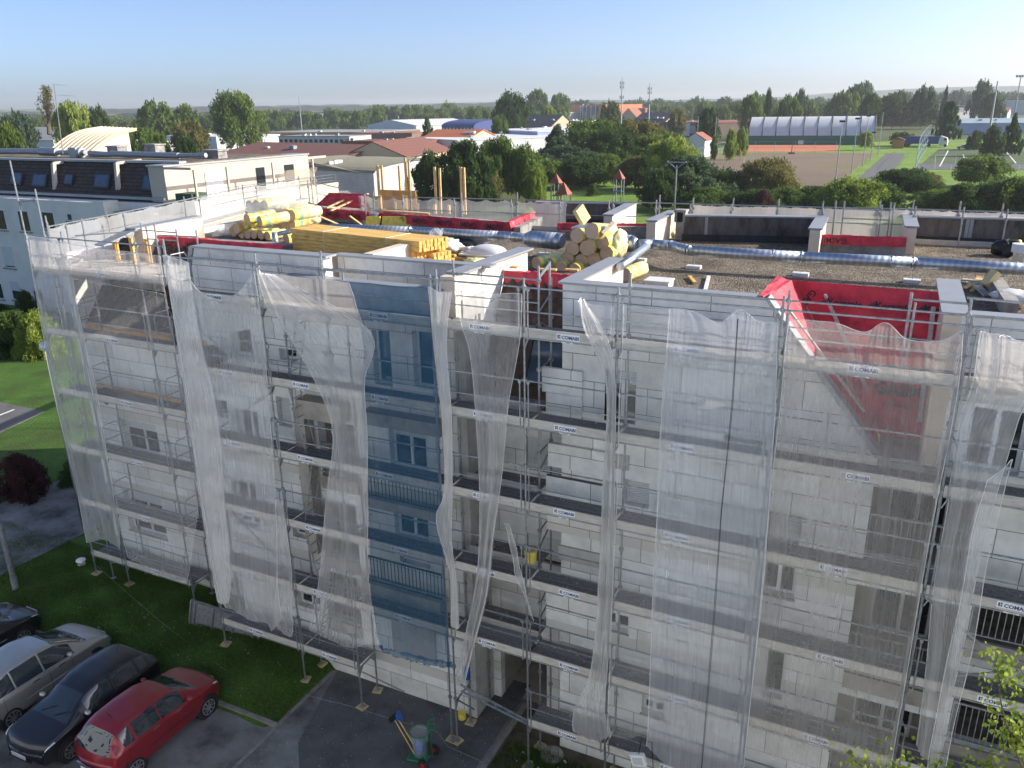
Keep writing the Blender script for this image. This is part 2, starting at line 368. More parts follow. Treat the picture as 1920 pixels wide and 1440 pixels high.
# ------------------------------------------------------------------ main building
RZ = .12          # gravel level
CZ = .97          # parapet cap level
bld = thing('apartment_building', 'apartment building wrapped in white insulation boards under scaffolding', 'building', (-4, 1, GZ))
def wall_grid(mb, xr, zr, y, th, holes, mi=0, mi_rev=None):
    """wall in the XZ plane, front at y, thickness th, with rectangular holes and their reveals"""
    hs = [h for h in holes]
    xs = sorted(set([xr[0], xr[1]]+[min(max(h[i], xr[0]), xr[1]) for h in hs for i in (0, 1)]))
    zs = sorted(set([zr[0], zr[1]]+[min(max(h[i], zr[0]), zr[1]) for h in hs for i in (2, 3)]))
    for i in range(len(xs)-1):
        for j in range(len(zs)-1):
            cx, cz = (xs[i]+xs[i+1])/2, (zs[j]+zs[j+1])/2
            if any(h[0] < cx < h[1] and h[2] < cz < h[3] for h in hs): continue
            mb.quad((xs[i], y, zs[j]), (xs[i+1], y, zs[j]), (xs[i+1], y, zs[j+1]), (xs[i], y, zs[j+1]), mi)
    mr = mi if mi_rev is None else mi_rev
    for x0, x1, z0, z1 in hs:
        mb.quad((x0, y, z0), (x0, y+th, z0), (x0, y+th, z1), (x0, y, z1), mr); mb.quad((x1, y+th, z0), (x1, y, z0), (x1, y, z1), (x1, y+th, z1), mr)
        mb.quad((x0, y, z1), (x0, y+th, z1), (x1, y+th, z1), (x1, y, z1), mr); mb.quad((x0, y+th, z0), (x0, y, z0), (x1, y, z0), (x1, y+th, z0), mr)
def wr(xl, xr, yt, yb, Y=1.):
    cx, cy = (xl+xr)/2, (yt+yb)/2
    return (at(xl, cy, Y=Y)[0], at(xr, cy, Y=Y)[0], at(cx, yb, Y=Y)[2], at(cx, yt, Y=Y)[2])
def window(r, Y, kind='glass', cols=2, shut=0., sill=True, dep=.2):
    """a window part set back in its opening: frame, panes, roller shutter, sill"""
    x0, x1, z0, z1 = r; y = Y+dep
    m = MB(); t = .06
    m.box(x0, y, z0, x0+t, y+.06, z1); m.box(x1-t, y, z0, x1, y+.06, z1); m.box(x0+t, y, z1-t, x1-t, y+.06, z1); m.box(x0+t, y, z0, x1-t, y+.06, z0+t)
    for k in range(1, cols):
        xc = x0+(x1-x0)*k/cols; m.box(xc-.04, y-.005, z0+t, xc+.04, y+.055, z1-t)
    wdw = m.build('window', 'white_pvc', bld)
    g = MB(); g.quad((x0, y+.035, z0), (x1, y+.035, z0), (x1, y+.035, z1), (x0, y+.035, z1)); g.build('pane', 'glass_dark' if kind == 'glass' else 'glass_sky', wdw)
    if shut > 0:
        s = MB(); n = max(2, int((z1-z0)*shut/.055))
        for k in range(n):
            zt = z1-k*.055; s.prism([(x0+.02, y-.055, zt-.05), (x0+.02, y-.055, zt-.012), (x0+.02, y-.035, zt), (x0+.02, y-.035, zt-.055)], (x1-x0-.04, 0, 0))
        s.build('roller_shutter', 'shutter', wdw)
    if sill:
        s = MB(); s.box(x0-.03, Y-.04, z0-.05, x1+.03, Y+dep, z0-.003); s.build('sill', 'concrete', wdw)
    return wdw
def railing(x0, x1, y, z0, h=.95, mat='iron_green', step=.11):
    m = MB(); m.box(x0, y-.02, z0+h-.04, x1, y+.02, z0+h); m.box(x0, y-.015, z0+.06, x1, y+.015, z0+.09)
    n = int((x1-x0)/step)
    for k in range(n+1):
        xx = x0+(x1-x0)*k/n; m.box(xx-.008, y-.008, z0+.09, xx+.008, y+.008, z0+h-.04)
    return m.build('railing', mat, bld)
# --- right block, lower wall (front at Y=1)
loggias = [(6.95, 8.7, -4.1, -2.15), (6.9, 8.75, -6.85, -4.75), (6.85, 8.75, -9.6, -7.45), (8.95, 13.8, -5.4, -4.35), (8.95, 13.8, -7.9, -6.4), (8.95, 13.8, -10.6, -9.2)]
wins = [(wr(1360, 1442, 722, 832), 'glass', 2, 1.0, False), (wr(1170, 1217, 902, 950), 'glass', 2, 1.0, False),
        (wr(1440, 1502, 962, 1020), 'glass', 2, 1.0, False), (wr(1427, 1492, 1055, 1117), 'glass', 2, 0, True), (wr(1430, 1471, 1213, 1310), 'glass', 1, 0, False),
        (wr(1127, 1178, 1150, 1182), 'glass', 2, .3, True), (wr(1203, 1245, 1305, 1342), 'glass', 2, .5, True),
        (wr(1134, 1192, 695, 792), 'glass', 2, .28, False)]
holesR = [w_[0] for w_ in wins]
low = MB(); wall_grid(low, (.45, 14.5), (GZ, -1.95), 1., .3, [h for h in holesR if h[3] < -1.95]+loggias+[h for h in holesR if h[3] >= -1.95 > h[2]], 0)
up_h = [h for h in holesR if h[3] >= -1.95]
wall_grid(low, (.45, 4.62), (-1.95, CZ-.04), 1., .3, [h for h in up_h if h[1] < 4.6])
low.prism([(4.62, 1, CZ-.04), (4.62, 1, -1.95), (7.0, 1, -1.95)], (0, .3, 0))
low.box(4.62, 1.0, -2.2, 14.5, 1.3, -1.951) if False else None
wall_grid(low, (7.95, 14.5), (-1.95, CZ-.04), 1., .3, [(8.35, 9.25, -1.9, -.7)])
low.build('insulated_wall', 'eps_boards', bld)
s_ = MB(); s_.quad((.45, 3.2, GZ), (.45, 1, GZ), (.45, 1, CZ-.04), (.45, 3.2, CZ-.04)); s_.build('insulated_wall', 'eps_boards_side', bld)
# loose insulation boards standing proud where the cladding is still stepped
p_ = MB()
for (x0, x1, z0, z1) in ((-.0, .95, -1.55, -.98), (.1, .95, -2.15, -1.56), (.15, 1.6, -3.35, -2.78), (.1, 1.5, -4.2, -3.6), (.12, 1.45, -5.0, -4.4), (.1, 1.5, -7.1, -6.3), (.1, 1.45, -7.75, -7.15)):
    p_ = MB(); p_.box(x0, .90, z0, x1, .998, z1); p_.build('insulation_board', 'eps_boards', bld, label='insulation board fixed proud of the wall beside the stair recess')
for r, k, c, sh, si in wins: window(r, 1., k, c, sh, si)
window((8.35, 9.25, -1.9, -.7), 1., 'glass', 2, 0, False)
# loggias: floor, back wall, dark interior, beige parapet and railing
for x0, x1, z0, z1 in loggias+[wr(600, 668, 792, 895), wr(606, 670, 945, 1045), wr(612, 674, 1078, 1165)]:
    m = MB(); y1 = 2.9
    m.quad((x0, y1, z0), (x1, y1, z0), (x1, y1, z1), (x0, y1, z1)); m.quad((x0, 1.3, z0), (x0, y1, z0), (x0, y1, z1), (x0, 1.3, z1)); m.quad((x1, y1, z0), (x1, 1.3, z0), (x1, 1.3, z1), (x1, y1, z1))
    m.quad((x0, 1.3, z1), (x0, y1, z1), (x1, y1, z1), (x1, 1.3, z1)); m.quad((x0, y1, z0), (x0, 1.3, z0), (x1, 1.3, z0), (x1, y1, z0))
    m.build('loggia', 'concrete_beige' if x0 < 8.8 else 'concrete_dark', bld)  # far right interiors coloured dark to give the shade inside them
    window((x0+min(.5, (x1-x0)*.2), x1-min(.3, (x1-x0)*.15), z0+.02, z1-.25), 2.75, 'glass', 2, .35, False, .1)
    b2 = MB(); b2.box(x0, .93, z0-.38, x1, 1.25, z0-.002); b2.build('balcony_slab', 'concrete_beige', bld)
    railing(x0+.03, x1-.03, 1.05, z0, .95, 'galv_dull' if x0 < 9 else 'iron_green')
# strips of the old wall still bare between boards
b_ = MB()
for r in (wr(1047, 1180, 843, 870), wr(1047, 1125, 1030, 1056), wr(1050, 1112, 1210, 1230)): b_ = MB(); b_.box(r[0], .97, r[2], r[1], .996, r[3]); b_.build('bare_wall_strip', 'render_grey', bld)
# --- stair recess E-A, X -1.95 .. .45
rc = MB(); wall_grid(rc, (-2.0, .45), (GZ, -2.1), 2.0, .25, [(-1.75, -.35, GZ, -9.25), (-.9, .2, -4.1, -3.2), (-.9, .2, -6.6, -5.9)])
rc.quad((-2., 1., GZ), (-2., 2., GZ), (-2., 2., -2.1), (-2., 1., -2.1)); rc.quad((-2.01, 1., -2.3), (-2.01, 4., -2.3), (-2.01, 4., .6), (-2.01, 1., .6)); rc.quad((-2., 3.2, -2.3), (.45, 3.2, -2.3), (.45, 3.2, .3), (-2., 3.2, .3)); rc.quad((.46, 3.2, -2.3), (.46, 1., -2.3), (.46, 1., .3), (.46, 3.2, .3)); rc.build('recess_wall', 'eps_boards', bld)
window((-.9, .2, -4.1, -3.2), 2., 'glass', 2, 1., False, .08); window((-.9, .2, -6.6, -5.9), 2., 'glass', 2, 1., True, .08)
e_ = MB(); e_.quad((-1.75, 2.25, GZ), (-1.75, 6, GZ), (-1.75, 6, -9.25), (-1.75, 2.25, -9.25)); e_.quad((-.35, 6, GZ), (-.35, 2.25, GZ), (-.35, 2.25, -9.25), (-.35, 6, -9.25))
e_.quad((-1.75, 6, GZ), (-.35, 6, GZ), (-.35, 6, -9.25), (-1.75, 6, -9.25)); e_.quad((-1.75, 2.25, -9.25), (-1.75, 6, -9.25), (-.35, 6, -9.25), (-.35, 2.25, -9.25)); e_.quad((-1.75, 2.2, GZ+.02), (-.35, 2.2, GZ+.02), (-.35, 6, GZ+.02), (-1.75, 6, GZ+.02))
e_.build('entrance_passage', 'concrete_beige', bld)
pl = MB(); pl.box(-2.25, .96, GZ, -1.98, 2., .35); pl.build('pillar', 'render_grey', bld)
# tiled mansard of the recess and its roof window
def mansard(x0, x1, ytop, ztop, ybot, zbot, mat='roof_tiles_ribbed', th=.12):
    m = MB(); A = Vector((0, ytop, ztop)); B = Vector((0, ybot, zbot)); d = B-A; n_ = Vector((0, -(ztop-zbot), ytop-ybot)); n_ = Vector((0, -abs(d.z), abs(d.y))).normalized()
    rows = int(d.length/.27); nx = int((x1-x0)/.30*8)
    for r in range(rows):
        a = A+d*(r/rows); b = A+d*((r+1.12)/rows); G = []
        for pnt, lift in ((a, .0), (b, .035), (b, -.01)):
            G.append([Vector((x0+(x1-x0)*i/nx, 0, 0))+pnt+n_*(lift+.022*math.sin(2*math.pi*(x0+(x1-x0)*i/nx)/.30)) for i in range(nx+1)])
        m.grid(G)
    m.prism([(x0, ytop, ztop-.06), (x0, ybot, zbot-.06), (x0, ybot, zbot-th-.06), (x0, ytop, ztop-th-.06)], (x1-x0, 0, 0)); return m.build('tiled_roof', 'tile_brown', bld)
pm('tile_brown', (.085, .055, .042), .85, 0, .45, 6, .2, 50)
mansard(-1.95, .45, 3.1, .55, 1.65, -2.15)
def skylight(x0, x1, s0, s1, top, bot, par=None):
    """roof window lying on the slope between top (y,z) and bot (y,z), from fraction s0 to s1 down the slope"""
    yt, zt = top; yb, zb = bot; n = Vector((0, -(zt-zb), (yt-yb))); n = Vector((0, -(zt-zb), yt-yb)).normalized()
    if n.z < 0: n = -n
    P = lambda x, s, h: Vector((x, yt+(yb-yt)*s, zt+(zb-zt)*s))+n*h
    m = MB(); w_ = .07; ds = .07/(Vector((0, yt-yb, zt-zb)).length)
    for a, b2, c, d in ((x0, x0+w_, s0, s1), (x1-w_, x1, s0, s1), (x0+w_, x1-w_, s0, s0+ds), (x0+w_, x1-w_, s1-ds, s1)):
        m.prism([P(a, c, 0), P(b2, c, 0), P(b2, d, 0), P(a, d, 0)], n*.09)
    o = m.build('roof_window', 'black_plastic', par or bld)
    g = MB(); g.quad(P(x0, s0, .05), P(x1, s0, .05), P(x1, s1, .05), P(x0, s1, .05)); g.build('pane', 'glass_sky', o); return o
skylight(-.9, .2, .5, .86, (3.1, .55), (1.65, -2.15))
red = MB()
def redstrip(mb, a, b, drop, ylip=.25, wob=.03, n=26, txt=None, tsize=.3, flip=False, tz=None, back=.25):
    """membrane folded over an upstand from a to b: a top fold and a hanging front"""
    a = Vector(a); b = Vector(b); d = b-a; nrm = Vector((d.y, -d.x, 0)).normalized()
    G = [[], [], [], []]
    for k in range(n+1):
        p = a+d*(k/n); r = random.uniform(-wob, wob); r2 = random.uniform(-wob, wob)
        G[0].append(p-nrm*back+Vector((0, 0, .0+r2))); G[1].append(p+Vector((0, 0, .03+r*.5))); G[2].append(p+nrm*(.05+r)+Vector((0, 0, -drop*.5))); G[3].append(p+nrm*(.06-r*.6)+Vector((0, 0, -drop+r2)))
    mb.grid(G, 0)
    if txt:
        L = d.length; st = tsize*4.4; k = int(L/st); dx = d.normalized(); zc = Vector((0, 0, 1))
        for i in range(k):
            p = a+dx*(st*(i+.55)); 
            if flip: text_into(mb, txt, tsize, p+nrm*.07+zc*(-drop*.5+tsize*.36), -dx, -zc, 1, .045, .02)
            else: text_into(mb, txt, tsize, p+nrm*.07+zc*(-drop*.5-tsize*.36), dx, zc, 1, .045, .02)
# recess membrane strip above the tiles
m_ = MB(); redstrip(m_, (-1.95, 3.05, .62), (.42, 3.0, .66), .42); m_.build('red_membrane', ['membrane_red', 'print_black'], bld)
# --- right pit: red membrane facets with black lettering
m_ = MB()
def facet(mb, A, B, Cc, D, nu=14, nv=8, amp=.025):
    A, B, Cc, D = map(Vector, (A, B, Cc, D)); n = (B-A).cross(D-A).normalized(); G = []
    for j in range(nv+1):
        row = []
        for i in range(nu+1):
            u, v = i/nu, j/nv; p = (A*(1-u)+B*u)*(1-v)+(D*(1-u)+Cc*u)*v
            row.append(p+n*(amp*math.sin(u*9+v*4)*math.sin(v*11+u*3)+random.uniform(-amp, amp)*.5*(0 < u < 1)))
        G.append(row)
    mb.grid(G, 0)
PB0, PB1 = (4.85, 2.95, .95), (7.66, 2.83, .95)      # back top edge
PF0, PF1 = (6.35, 2.1, -1.55), (7.9, 2.0, -1.9)
facet(m_, PB0, PB1, (7.9, 2.1, -1.9), (6.9, 2.15, -1.9), amp=.02)
facet(m_, (4.62, 1.02, .96), PB0, (6.9, 2.15, -1.9), (6.95, 1.0, -1.95), 6, 12)
facet(m_, (4.5, 1.0, 1.0), (4.55, 2.9, 1.02), PB0, (4.66, 1.03, .95), 8, 3)
def on_pit(u, v):
    A, B, Cc, D = map(Vector, (PB0, PB1, (7.9, 2.1, -1.9), (6.9, 2.15, -1.9))); return (A*(1-u)+B*u)*(1-v)+(D*(1-u)+Cc*u)*v
pn = (Vector((0, .85, 2.85))).normalized(); px_ = Vector((1, -.04, 0)); py_ = pn
for (X, Z, s, t) in [(at(x, y, Y=2.6)[0], at(x, y, Y=2.6)[2], .19, 'Koramic') for x, y in ((1577, 571), (1668, 578), (1762, 585))]:
    y = 2.83+(2.1-2.95)*((.95-Z)/2.85)-.07
    text_into(m_, t, s, (X+.06, y, Z-.05), px_, py_, 1, .045, .045)
    for q in range(4): 
        o_ = Vector((X-.42+q*.04, y-.05, Z-.02)); m_.add([o_, o_+px_*.035, o_+px_*.06+py_*(.06+.035*q), o_+px_*.035+py_*(.05+.03*q)], [(0, 1, 2, 3)], 1)
    text_into(m_, 'solution 3T 150', .06, (X+.0, y-.01, Z-.13), px_, py_, 1, .03, .0)
text_into(m_, 'GASMI', .27, (6.9, 2.60, .05), -px_, -py_, 1, .09, .04)
text_into(m_, 'GASMI', .34, (7.2, 2.30, -1.1), px_, py_, 1, .05, .04)
text_into(m_, 'couvertures', .14, (7.25, 2.24, -1.32), px_, py_, 1, .05, .02)
text_into(m_, 'GASMI', .2, (5.12, 2.82, .62), Vector((-.55, .1, -.83)), Vector((.83, .2, -.5)), 1, .09, .03)
m_.build('red_membrane', ['membrane_red', 'print_black'], bld, label='red underlay lining the roof recess with black lettering')
# battens over the membrane
m_ = MB(); m_.bar((5.0, 1.45, .68), (6.6, 1.4, -1.2), .06, .04); m_.bar((5.55, 2.72, .75), (6.6, 2.1, -1.0), .07, .04); m_.bar((7.55, 2.6, .7), (7.6, 2.05, -1.5), .08, .04); m_.build('batten', 'toe_wood', bld)
# slanted flashing along the cut edge of the boards
m_ = MB(); m_.prism([(4.6, .96, CZ), (4.68, .96, CZ), (7.05, .96, -1.95), (6.9, .96, -1.95)], (0, .36, 0)); m_.build('edge_flashing', 'alu_cap', bld)
# recess balcony floor under the pit
m_ = MB(); m_.box(6.95, .95, -2.2, 8.0, 2.1, -1.97); m_.build('balcony_slab', 'concrete', bld)
m_ = MB(); m_.box(7.66, 1.0, -1.95, 7.95, 3.3, CZ-.045); m_.build('return_wall', 'render_cream', bld)
# --- caps
def cap(name_pts, wd, z=CZ, th=.05, mat='alu_cap', name='parapet_cap'):
    m = MB()
    for a, b in zip(name_pts[:-1], name_pts[1:]):
        m.bar((a[0], a[1], z-th/2), (b[0], b[1], z-th/2), wd, th)
    return m.build(name, mat, bld)
cap([(.38, 1.08), (4.66, 1.12)], .36); cap([(.58, 1.27), (.62, 4.1)], .42, CZ-.003)
cap([(7.84, 1.0), (7.80, 4.15)], .44, CZ-.001); cap([(8.06, 1.15), (14.5, 1.25)], .34)
m_ = MB(); m_.box(.42, 1.27, RZ-.3, .80, 4.05, CZ-.05); m_.build('return_wall', 'render_cream', bld, label='cream return wall with a silver cap')
m_ = MB(); m_.box(.8, 1.3, RZ-.3, 4.6, 1.32, CZ-.05); m_.box(8.0, 1.3, RZ-.3, 14.5, 1.32, CZ-.05); m_.build('parapet_inner_face', 'concrete', bld)
# --- blue bay and left front parts (wall at Y=1), X -10.15 .. -1.95
winsL = [(wr(700, 733, 620, 722), 'sky', 1, 0), (wr(775, 812, 622, 728), 'sky', 1, 0), (wr(731, 799, 800, 882), 'glass', 2, .3), (wr(741, 803, 966, 1012), 'glass', 2, .2),
         (wr(750, 806, 1036, 1060), 'glass', 2, 0), (wr(432, 470, 588, 668), 'glass', 1, 0), (wr(398, 426, 750, 782), 'glass', 1, 0),
         (wr(524, 556, 655, 676), 'glass', 1, 0), (wr(549, 603, 985, 1012), 'glass', 2, 0), (wr(557, 600, 1105, 1140), 'glass', 2, 0), (wr(446, 486, 770, 850), 'glass', 2, 0), (wr(440, 482, 905, 985), 'glass', 2, 0), (wr(520, 545, 745, 800), 'glass', 1, 1.)]
hL = [w_[0] for w_ in winsL]
logL = [wr(600, 668, 792, 895), wr(606, 670, 945, 1045), wr(612, 674, 1078, 1165)]
hL += logL
wl = MB(); wall_grid(wl, (-10.15, -2.0), (GZ, .55), 1., .3, hL); wl.build('insulated_wall', 'eps_boards', bld)
for r, k, c, sh in winsL: window(r, 1., k, c, sh, False)
m_ = MB(); r = wr(737, 817, 1157, 1230); m_.box(r[0], .965, r[2], r[1], .998, r[3]); m_.build('door_panel', 'render_grey', bld)
# beige slabs and balustrades of the stair bay
for (yt, yb) in ((782, 806), (945, 962), (1108, 1128)):
    r = wr(682, 830, yt, yb, .7); m_ = MB(); m_.box(r[0], .62, r[2], r[1]-.05, .998, r[3]); m_.build('balcony_slab', 'concrete_beige', bld)
for (yt, yb) in ((905, 948), (1060, 1110)):
    r = wr(690, 830, yt, yb, .66); railing(r[0], r[1]-.05, .68, r[2], r[3]-r[2])
# beige concrete loggia frame F-F2
m_ = MB(); r = wr(577, 615, 742, 775); m_.box(r[0]-.02, .55, r[2], r[1]+.7, .997, r[3])
r = wr(583, 597, 775, 1015); m_.box(r[0], .6, -7.2, r[0]+.32, .96, r[3]); m_.build('loggia_frame', 'concrete_beige', bld)
# P1: white gable parapet with slanted left edge, and P2 boxes
m_ = MB(); m_.prism([(-10.12, .97, 1.05), (-11.05, .97, -1.5), (-10.15, .97, -1.5), (-5.85, .97, -.2), (-5.85, .97, 1.05)], (0, .33, 0)); m_.build('insulated_parapet', 'eps_boards', bld)
cap([(-10.15, 1.1), (-5.7, 1.1)], .42, 1.12)
m_ = MB(); m_.prism([(-10.26, .93, 1.1), (-10.12, .93, 1.1), (-11.0, .93, -1.5), (-11.14, .93, -1.5)], (0, .38, 0)); m_.build('edge_flashing', 'alu_cap', bld)
LC = .62
m_ = MB(); m_.box(-6.75, .66, -.3, -2.42, .98, LC-.04); m_.build('front_parapet', 'render_grey', bld)
cap([(-6.85, .8), (-2.3, .8)], .32, LC)
m_ = MB(); m_.box(-6.2, 1.98, .0, -2.0, 2.2, CZ-.045); m_.build('inner_parapet', 'eps_boards', bld)
cap([(-6.3, 2.08), (-1.75, 2.08)], .34, CZ)
m_ = MB(); m_.box(-2.4, .7, -.3, -2.02, 4.6, CZ-.06); m_.build('return_wall', 'render_cream', bld, label='cream return wall beside the tiled recess')
cap([(-2.2, 1.0), (-2.1, 4.7)], .44, CZ-.004)
m_ = MB(); m_.box(-6.62, 1.0, -.2, -6.3, 2.2, CZ-.06); m_.box(-5.55, 2.21, -.1, -5.25, 4.1, CZ+.02); m_.build('return_wall', 'render_cream', bld)
# --- left set-back section
SL = 2.1
wl = MB(); hl = [wr(240, 290, 590, 640, SL), wr(232, 296, 792, 850, SL), wr(238, 306, 925, 1000, SL)]
wall_grid(wl, (-17.05, -10.3), (GZ, -1.95), SL, .3, [h for h in hl if h[3] < -1.95]); wl.quad((-10.15, 1, GZ), (-10.15, SL, GZ), (-10.15, SL, -1.5), (-10.15, 1, -1.5))
wl.build('insulated_wall', 'eps_boards', bld)
for h in hl:
    if h[3] < -1.95: window(h, SL, 'glass', 2, .3, True)
mansard(-17.0, -10.6, 4.3, .5, 2.35, -2.); g_ = MB(); g_.prism([(-17.06, 2.1, -2.), (-17.06, 4.4, .5), (-17.06, 4.4, -2.)], (.05, 0, 0)); g_.build('gable_cheek', 'eps_boards_side', bld)
m_ = MB(); m_.box(-16.6, 2.05, -2.35, -10.5, 2.3, -1.96); m_.box(-16.6, 2.04, -4.2, -11, 2.098, -3.98); m_.build('timber_beam', 'ply', bld)
m_ = MB()
m_.prism([(-16.9, 2.1, GZ), (-17.3, 14.5, GZ), (-17.6, 14.5, GZ), (-17.2, 2.1, GZ)], (0, 0, 11.4+.3)); m_.build('gable_wall', 'eps_boards_side', bld)
# red strip over the left upstand
m_ = MB(); redstrip(m_, at(252, 440, Z=.62), at(530, 462, Z=.62), .34, txt='GASMI', tsize=.25, flip=True, n=40); m_.build('red_membrane', ['membrane_red', 'print_black'], bld, label='long red membrane strip hanging over the left eaves')
a = at(250, 440, Z=.6); b = at(545, 458, Z=.6)
m_ = MB(); m_.bar((a[0], a[1]+.14, .28), (b[0], b[1]+.14, .28), .26, .6); m_.build('roof_upstand', 'concrete', bld)
# cream stained upstand wall and grey cap at far left
m_ = MB(); a = at(258, 428, Z=CZ); b = at(372, 405, Z=CZ); m_.bar((a[0], a[1], .5), (b[0], b[1], .5), .3, .9); m_.build('return_wall', 'render_cream', bld, label='stained cream upstand wall at the left roof corner')
m_ = MB(); m_.bar((a[0]-.1, a[1]-.2, CZ), (b[0], b[1], CZ), .42, .05); m_.bar((a[0]-.25, a[1]-1.3, .6), (a[0]-.1, a[1]-.1, .95), .5, .04); m_.build('parapet_cap', 'alu_cap', bld)
# --- roof field
m_ = MB(); m_.prism([(-16.8, 4.4, RZ-.25), (-10.4, 4.5, RZ-.25), (-10.4, 1.35, RZ-.25), (-6.2, 1.35, RZ-.25), (-6.2, 2.25, RZ-.25), (-2.1, 2.25, RZ-.25), (-2., 3.3, RZ-.25), (.5, 3.3, RZ-.25), (.8, 1.34, RZ-.25), (4.5, 1.34, RZ-.25), (4.62, 3.05, RZ-.25), (7.7, 3.05, RZ-.25), (8., 1.35, RZ-.25), (18, 1.35, RZ-.25), (18, 16.2, RZ-.25), (-17.4, 14.3, RZ-.25)], (0, 0, .25)); m_.build('gravel_roof', 'gravel', bld)
# --- rear parapets (inner faces dark and streaked)
def rear(pxa, pxb, mat='concrete_dark', capm=True, strips=(), w_=.3, z=CZ, zb=RZ):
    a = at(*pxa, Z=z); b = at(*pxb, Z=z)
    m = MB(); m.bar((a[0], a[1]+w_/2, (z+zb-.2)/2-.03), (b[0], b[1]+w_/2, (z+zb-.2)/2-.03), w_, z-zb+.2-.06); m.build('rear_parapet', mat, bld)
    if capm: m = MB(); m.bar((a[0], a[1]+w_/2, z-.02), (b[0], b[1]+w_/2, z-.02), w_+.14, .05); m.build('parapet_cap', 'alu_cap', bld)
    m = MB(); m.bar((a[0], a[1]-.07, zb+.1), (b[0], b[1]-.07, zb+.1), .14, .22); m.build('bitumen_upstand', 'bitumen', bld)
    for s in strips:
        p = a+(b-a)*s; m = MB(); m.box(p[0]-.05, p[1]-.03, zb+.1, p[0]+.05, p[1]-.003, z-.05); m.build('joint_strip', 'alu_cap', bld)
rear((1282, 403), (1548, 407), strips=(.17,)); rear((1722, 405), (2040, 414), strips=(.31, .335)); rear((1002, 378), (1178, 381), strips=(.24,))
# returns
def ret(pa, pb, w_=.3, mat='render_cream', z=CZ, zb=RZ, cp=True):
    a = at(*pa, Z=z); b = at(*pb, Z=z); m = MB(); m.bar((a[0], a[1], (z+zb-.2)/2-.03), (b[0], b[1], (z+zb-.2)/2-.03), w_, z-zb+.2-.06); m.build('return_wall', mat, bld)
    if cp: m = MB(); m.bar((a[0], a[1], z-.021), (b[0], b[1], z-.021), w_+.1, .045); m.build('parapet_cap', 'alu_cap', bld)
ret((1529, 428), (1542, 406)); ret((1710, 424), (1704, 400)); ret((1140, 402), (1186, 379)); ret((1221, 413), (1264, 394))
# low wall between the two returns with the red fold
a = at(1532, 441, Z=.62); b = at(1700, 447, Z=.62)
m_ = MB(); m_.bar((a[0], a[1], .3), (b[0], b[1], .3), .25, .64); m_.build('roof_upstand', 'concrete', bld)
m_ = MB(); redstrip(m_, (a[0], a[1]-.13, .64), (b[0], b[1]-.13, .64), .26, wob=.02); text_into(m_, 'GASMI', .22, (a[0]+.55, a[1]-.25, .6), (-1, 0, 0), (0, 0, -1), 1, .03, .03); m_.build('red_membrane', ['membrane_red', 'print_black'], bld, label='red membrane fold over the low wall between two rear returns')
a = at(1150, 425, Z=.5); b = at(1220, 425, Z=.5); m_ = MB(); m_.bar((a[0], a[1]+.13, .25), (b[0], b[1]+.13, .25), .25, .5); m_.build('roof_upstand', 'concrete', bld)
m_ = MB(); redstrip(m_, at(1045, 420, Z=.55), at(1222, 421, Z=.55), .22, wob=.02); m_.build('red_membrane', ['membrane_red', 'print_black'], bld, label='red membrane strip behind the insulation rolls')
# long middle red strip with repeated lettering
a = at(606, 392, Z=.6); b = at(955, 418, Z=.6)
m_ = MB(); m_.bar((a[0], a[1]+.2, .3), (b[0], b[1]+.2, .3), .3, .62); m_.build('roof_upstand', 'concrete', bld)
m_ = MB(); redstrip(m_, a, b, .34, txt='GASMI', tsize=.26, flip=True, n=60); m_.build('red_membrane', ['membrane_red', 'print_black'], bld, label='long red membrane strip lettered upside down across the middle of the roof')
c = at(1004, 398, Z=.6)
m_ = MB(); redstrip(m_, b, c, .3, n=12); m_.build('red_membrane', ['membrane_red', 'print_black'], bld)
m_ = MB(); m_.bar((b[0]+.25, b[1]+.1, .2), (c[0]+.2, c[1], .2), .25, .5); m_.build('roof_upstand', 'concrete', bld)
# red sheet sloping at the back left, with loose battens
a = at(592, 385, Z=.5); b = at(690, 392, Z=.5); c = at(690, 364, Z=1.1); d = at(618, 361, Z=1.1)
m_ = MB(); facet(m_, a, b, c, d, 10, 6, .03); m_.build('red_membrane', ['membrane_red', 'print_black'], bld, label='sloping red membrane sheet at the rear left')
# tapered insulation boards leaning behind the duct
for (x0, x1, y0, y1) in ((685, 710, 408, 424), (715, 771, 409, 424)):
    a = at(x0, y1, Z=.2); b = at(x1, y1, Z=.2); m_ = MB(); m_.prism([a, b, b+np.array([0, .12, .35]), a+np.array([0, .12, .35])], (0, .06, 0)); tag(m_.build('insulation_board', 'wool_yellow'), 'olive insulation board leaning on the red-topped upstand, %s' % ('the narrow one left of the tin' if x0 < 700 else 'the wide one right of the tin'), 'board', 'boards leaning on the upstand')
# ------------------------------------------------------------------ scaffolding
def pole(par, x, y, z0, z1, lev0=0., pad=True, lean=0):
    m = MB(); m.tube([(x, y, z0+.05), (x, y, z1)], .025, 8)
    z = lev0
    while z > z0+.4:
        for dz in (0, 1.0):
            if z+dz < z1-.05: m.tube([(x, y, z+dz-.045), (x, y, z+dz+.045)], .045, 8); m.box(x-.055, y-.02, z+dz-.02, x+.055, y+.02, z+dz+.02)
        m.tube([(x, y, z-.25), (x, y, z-.1)], .030, 8)
        z -= 2
    m.tube([(x, y, z0), (x, y, z0+.3)], .017, 6); m.box(x-.075, y-.075, z0+.03, x+.075, y+.075, z0+.04)
    o = m.build('upright', 'galv', par)
    if pad:
        p = MB(); a = random.uniform(-.3, .3); c, s = math.cos(a)*.13, math.sin(a)*.13
        p.prism([(x-c+s, y-s-c, z0-.02), (x+c+s, y+s-c, z0-.02), (x+c-s, y+s+c, z0-.02), (x-c-s, y-s+c, z0-.02)], (0, 0, .048)); p.build('foot_pad', 'pad_wood', o)
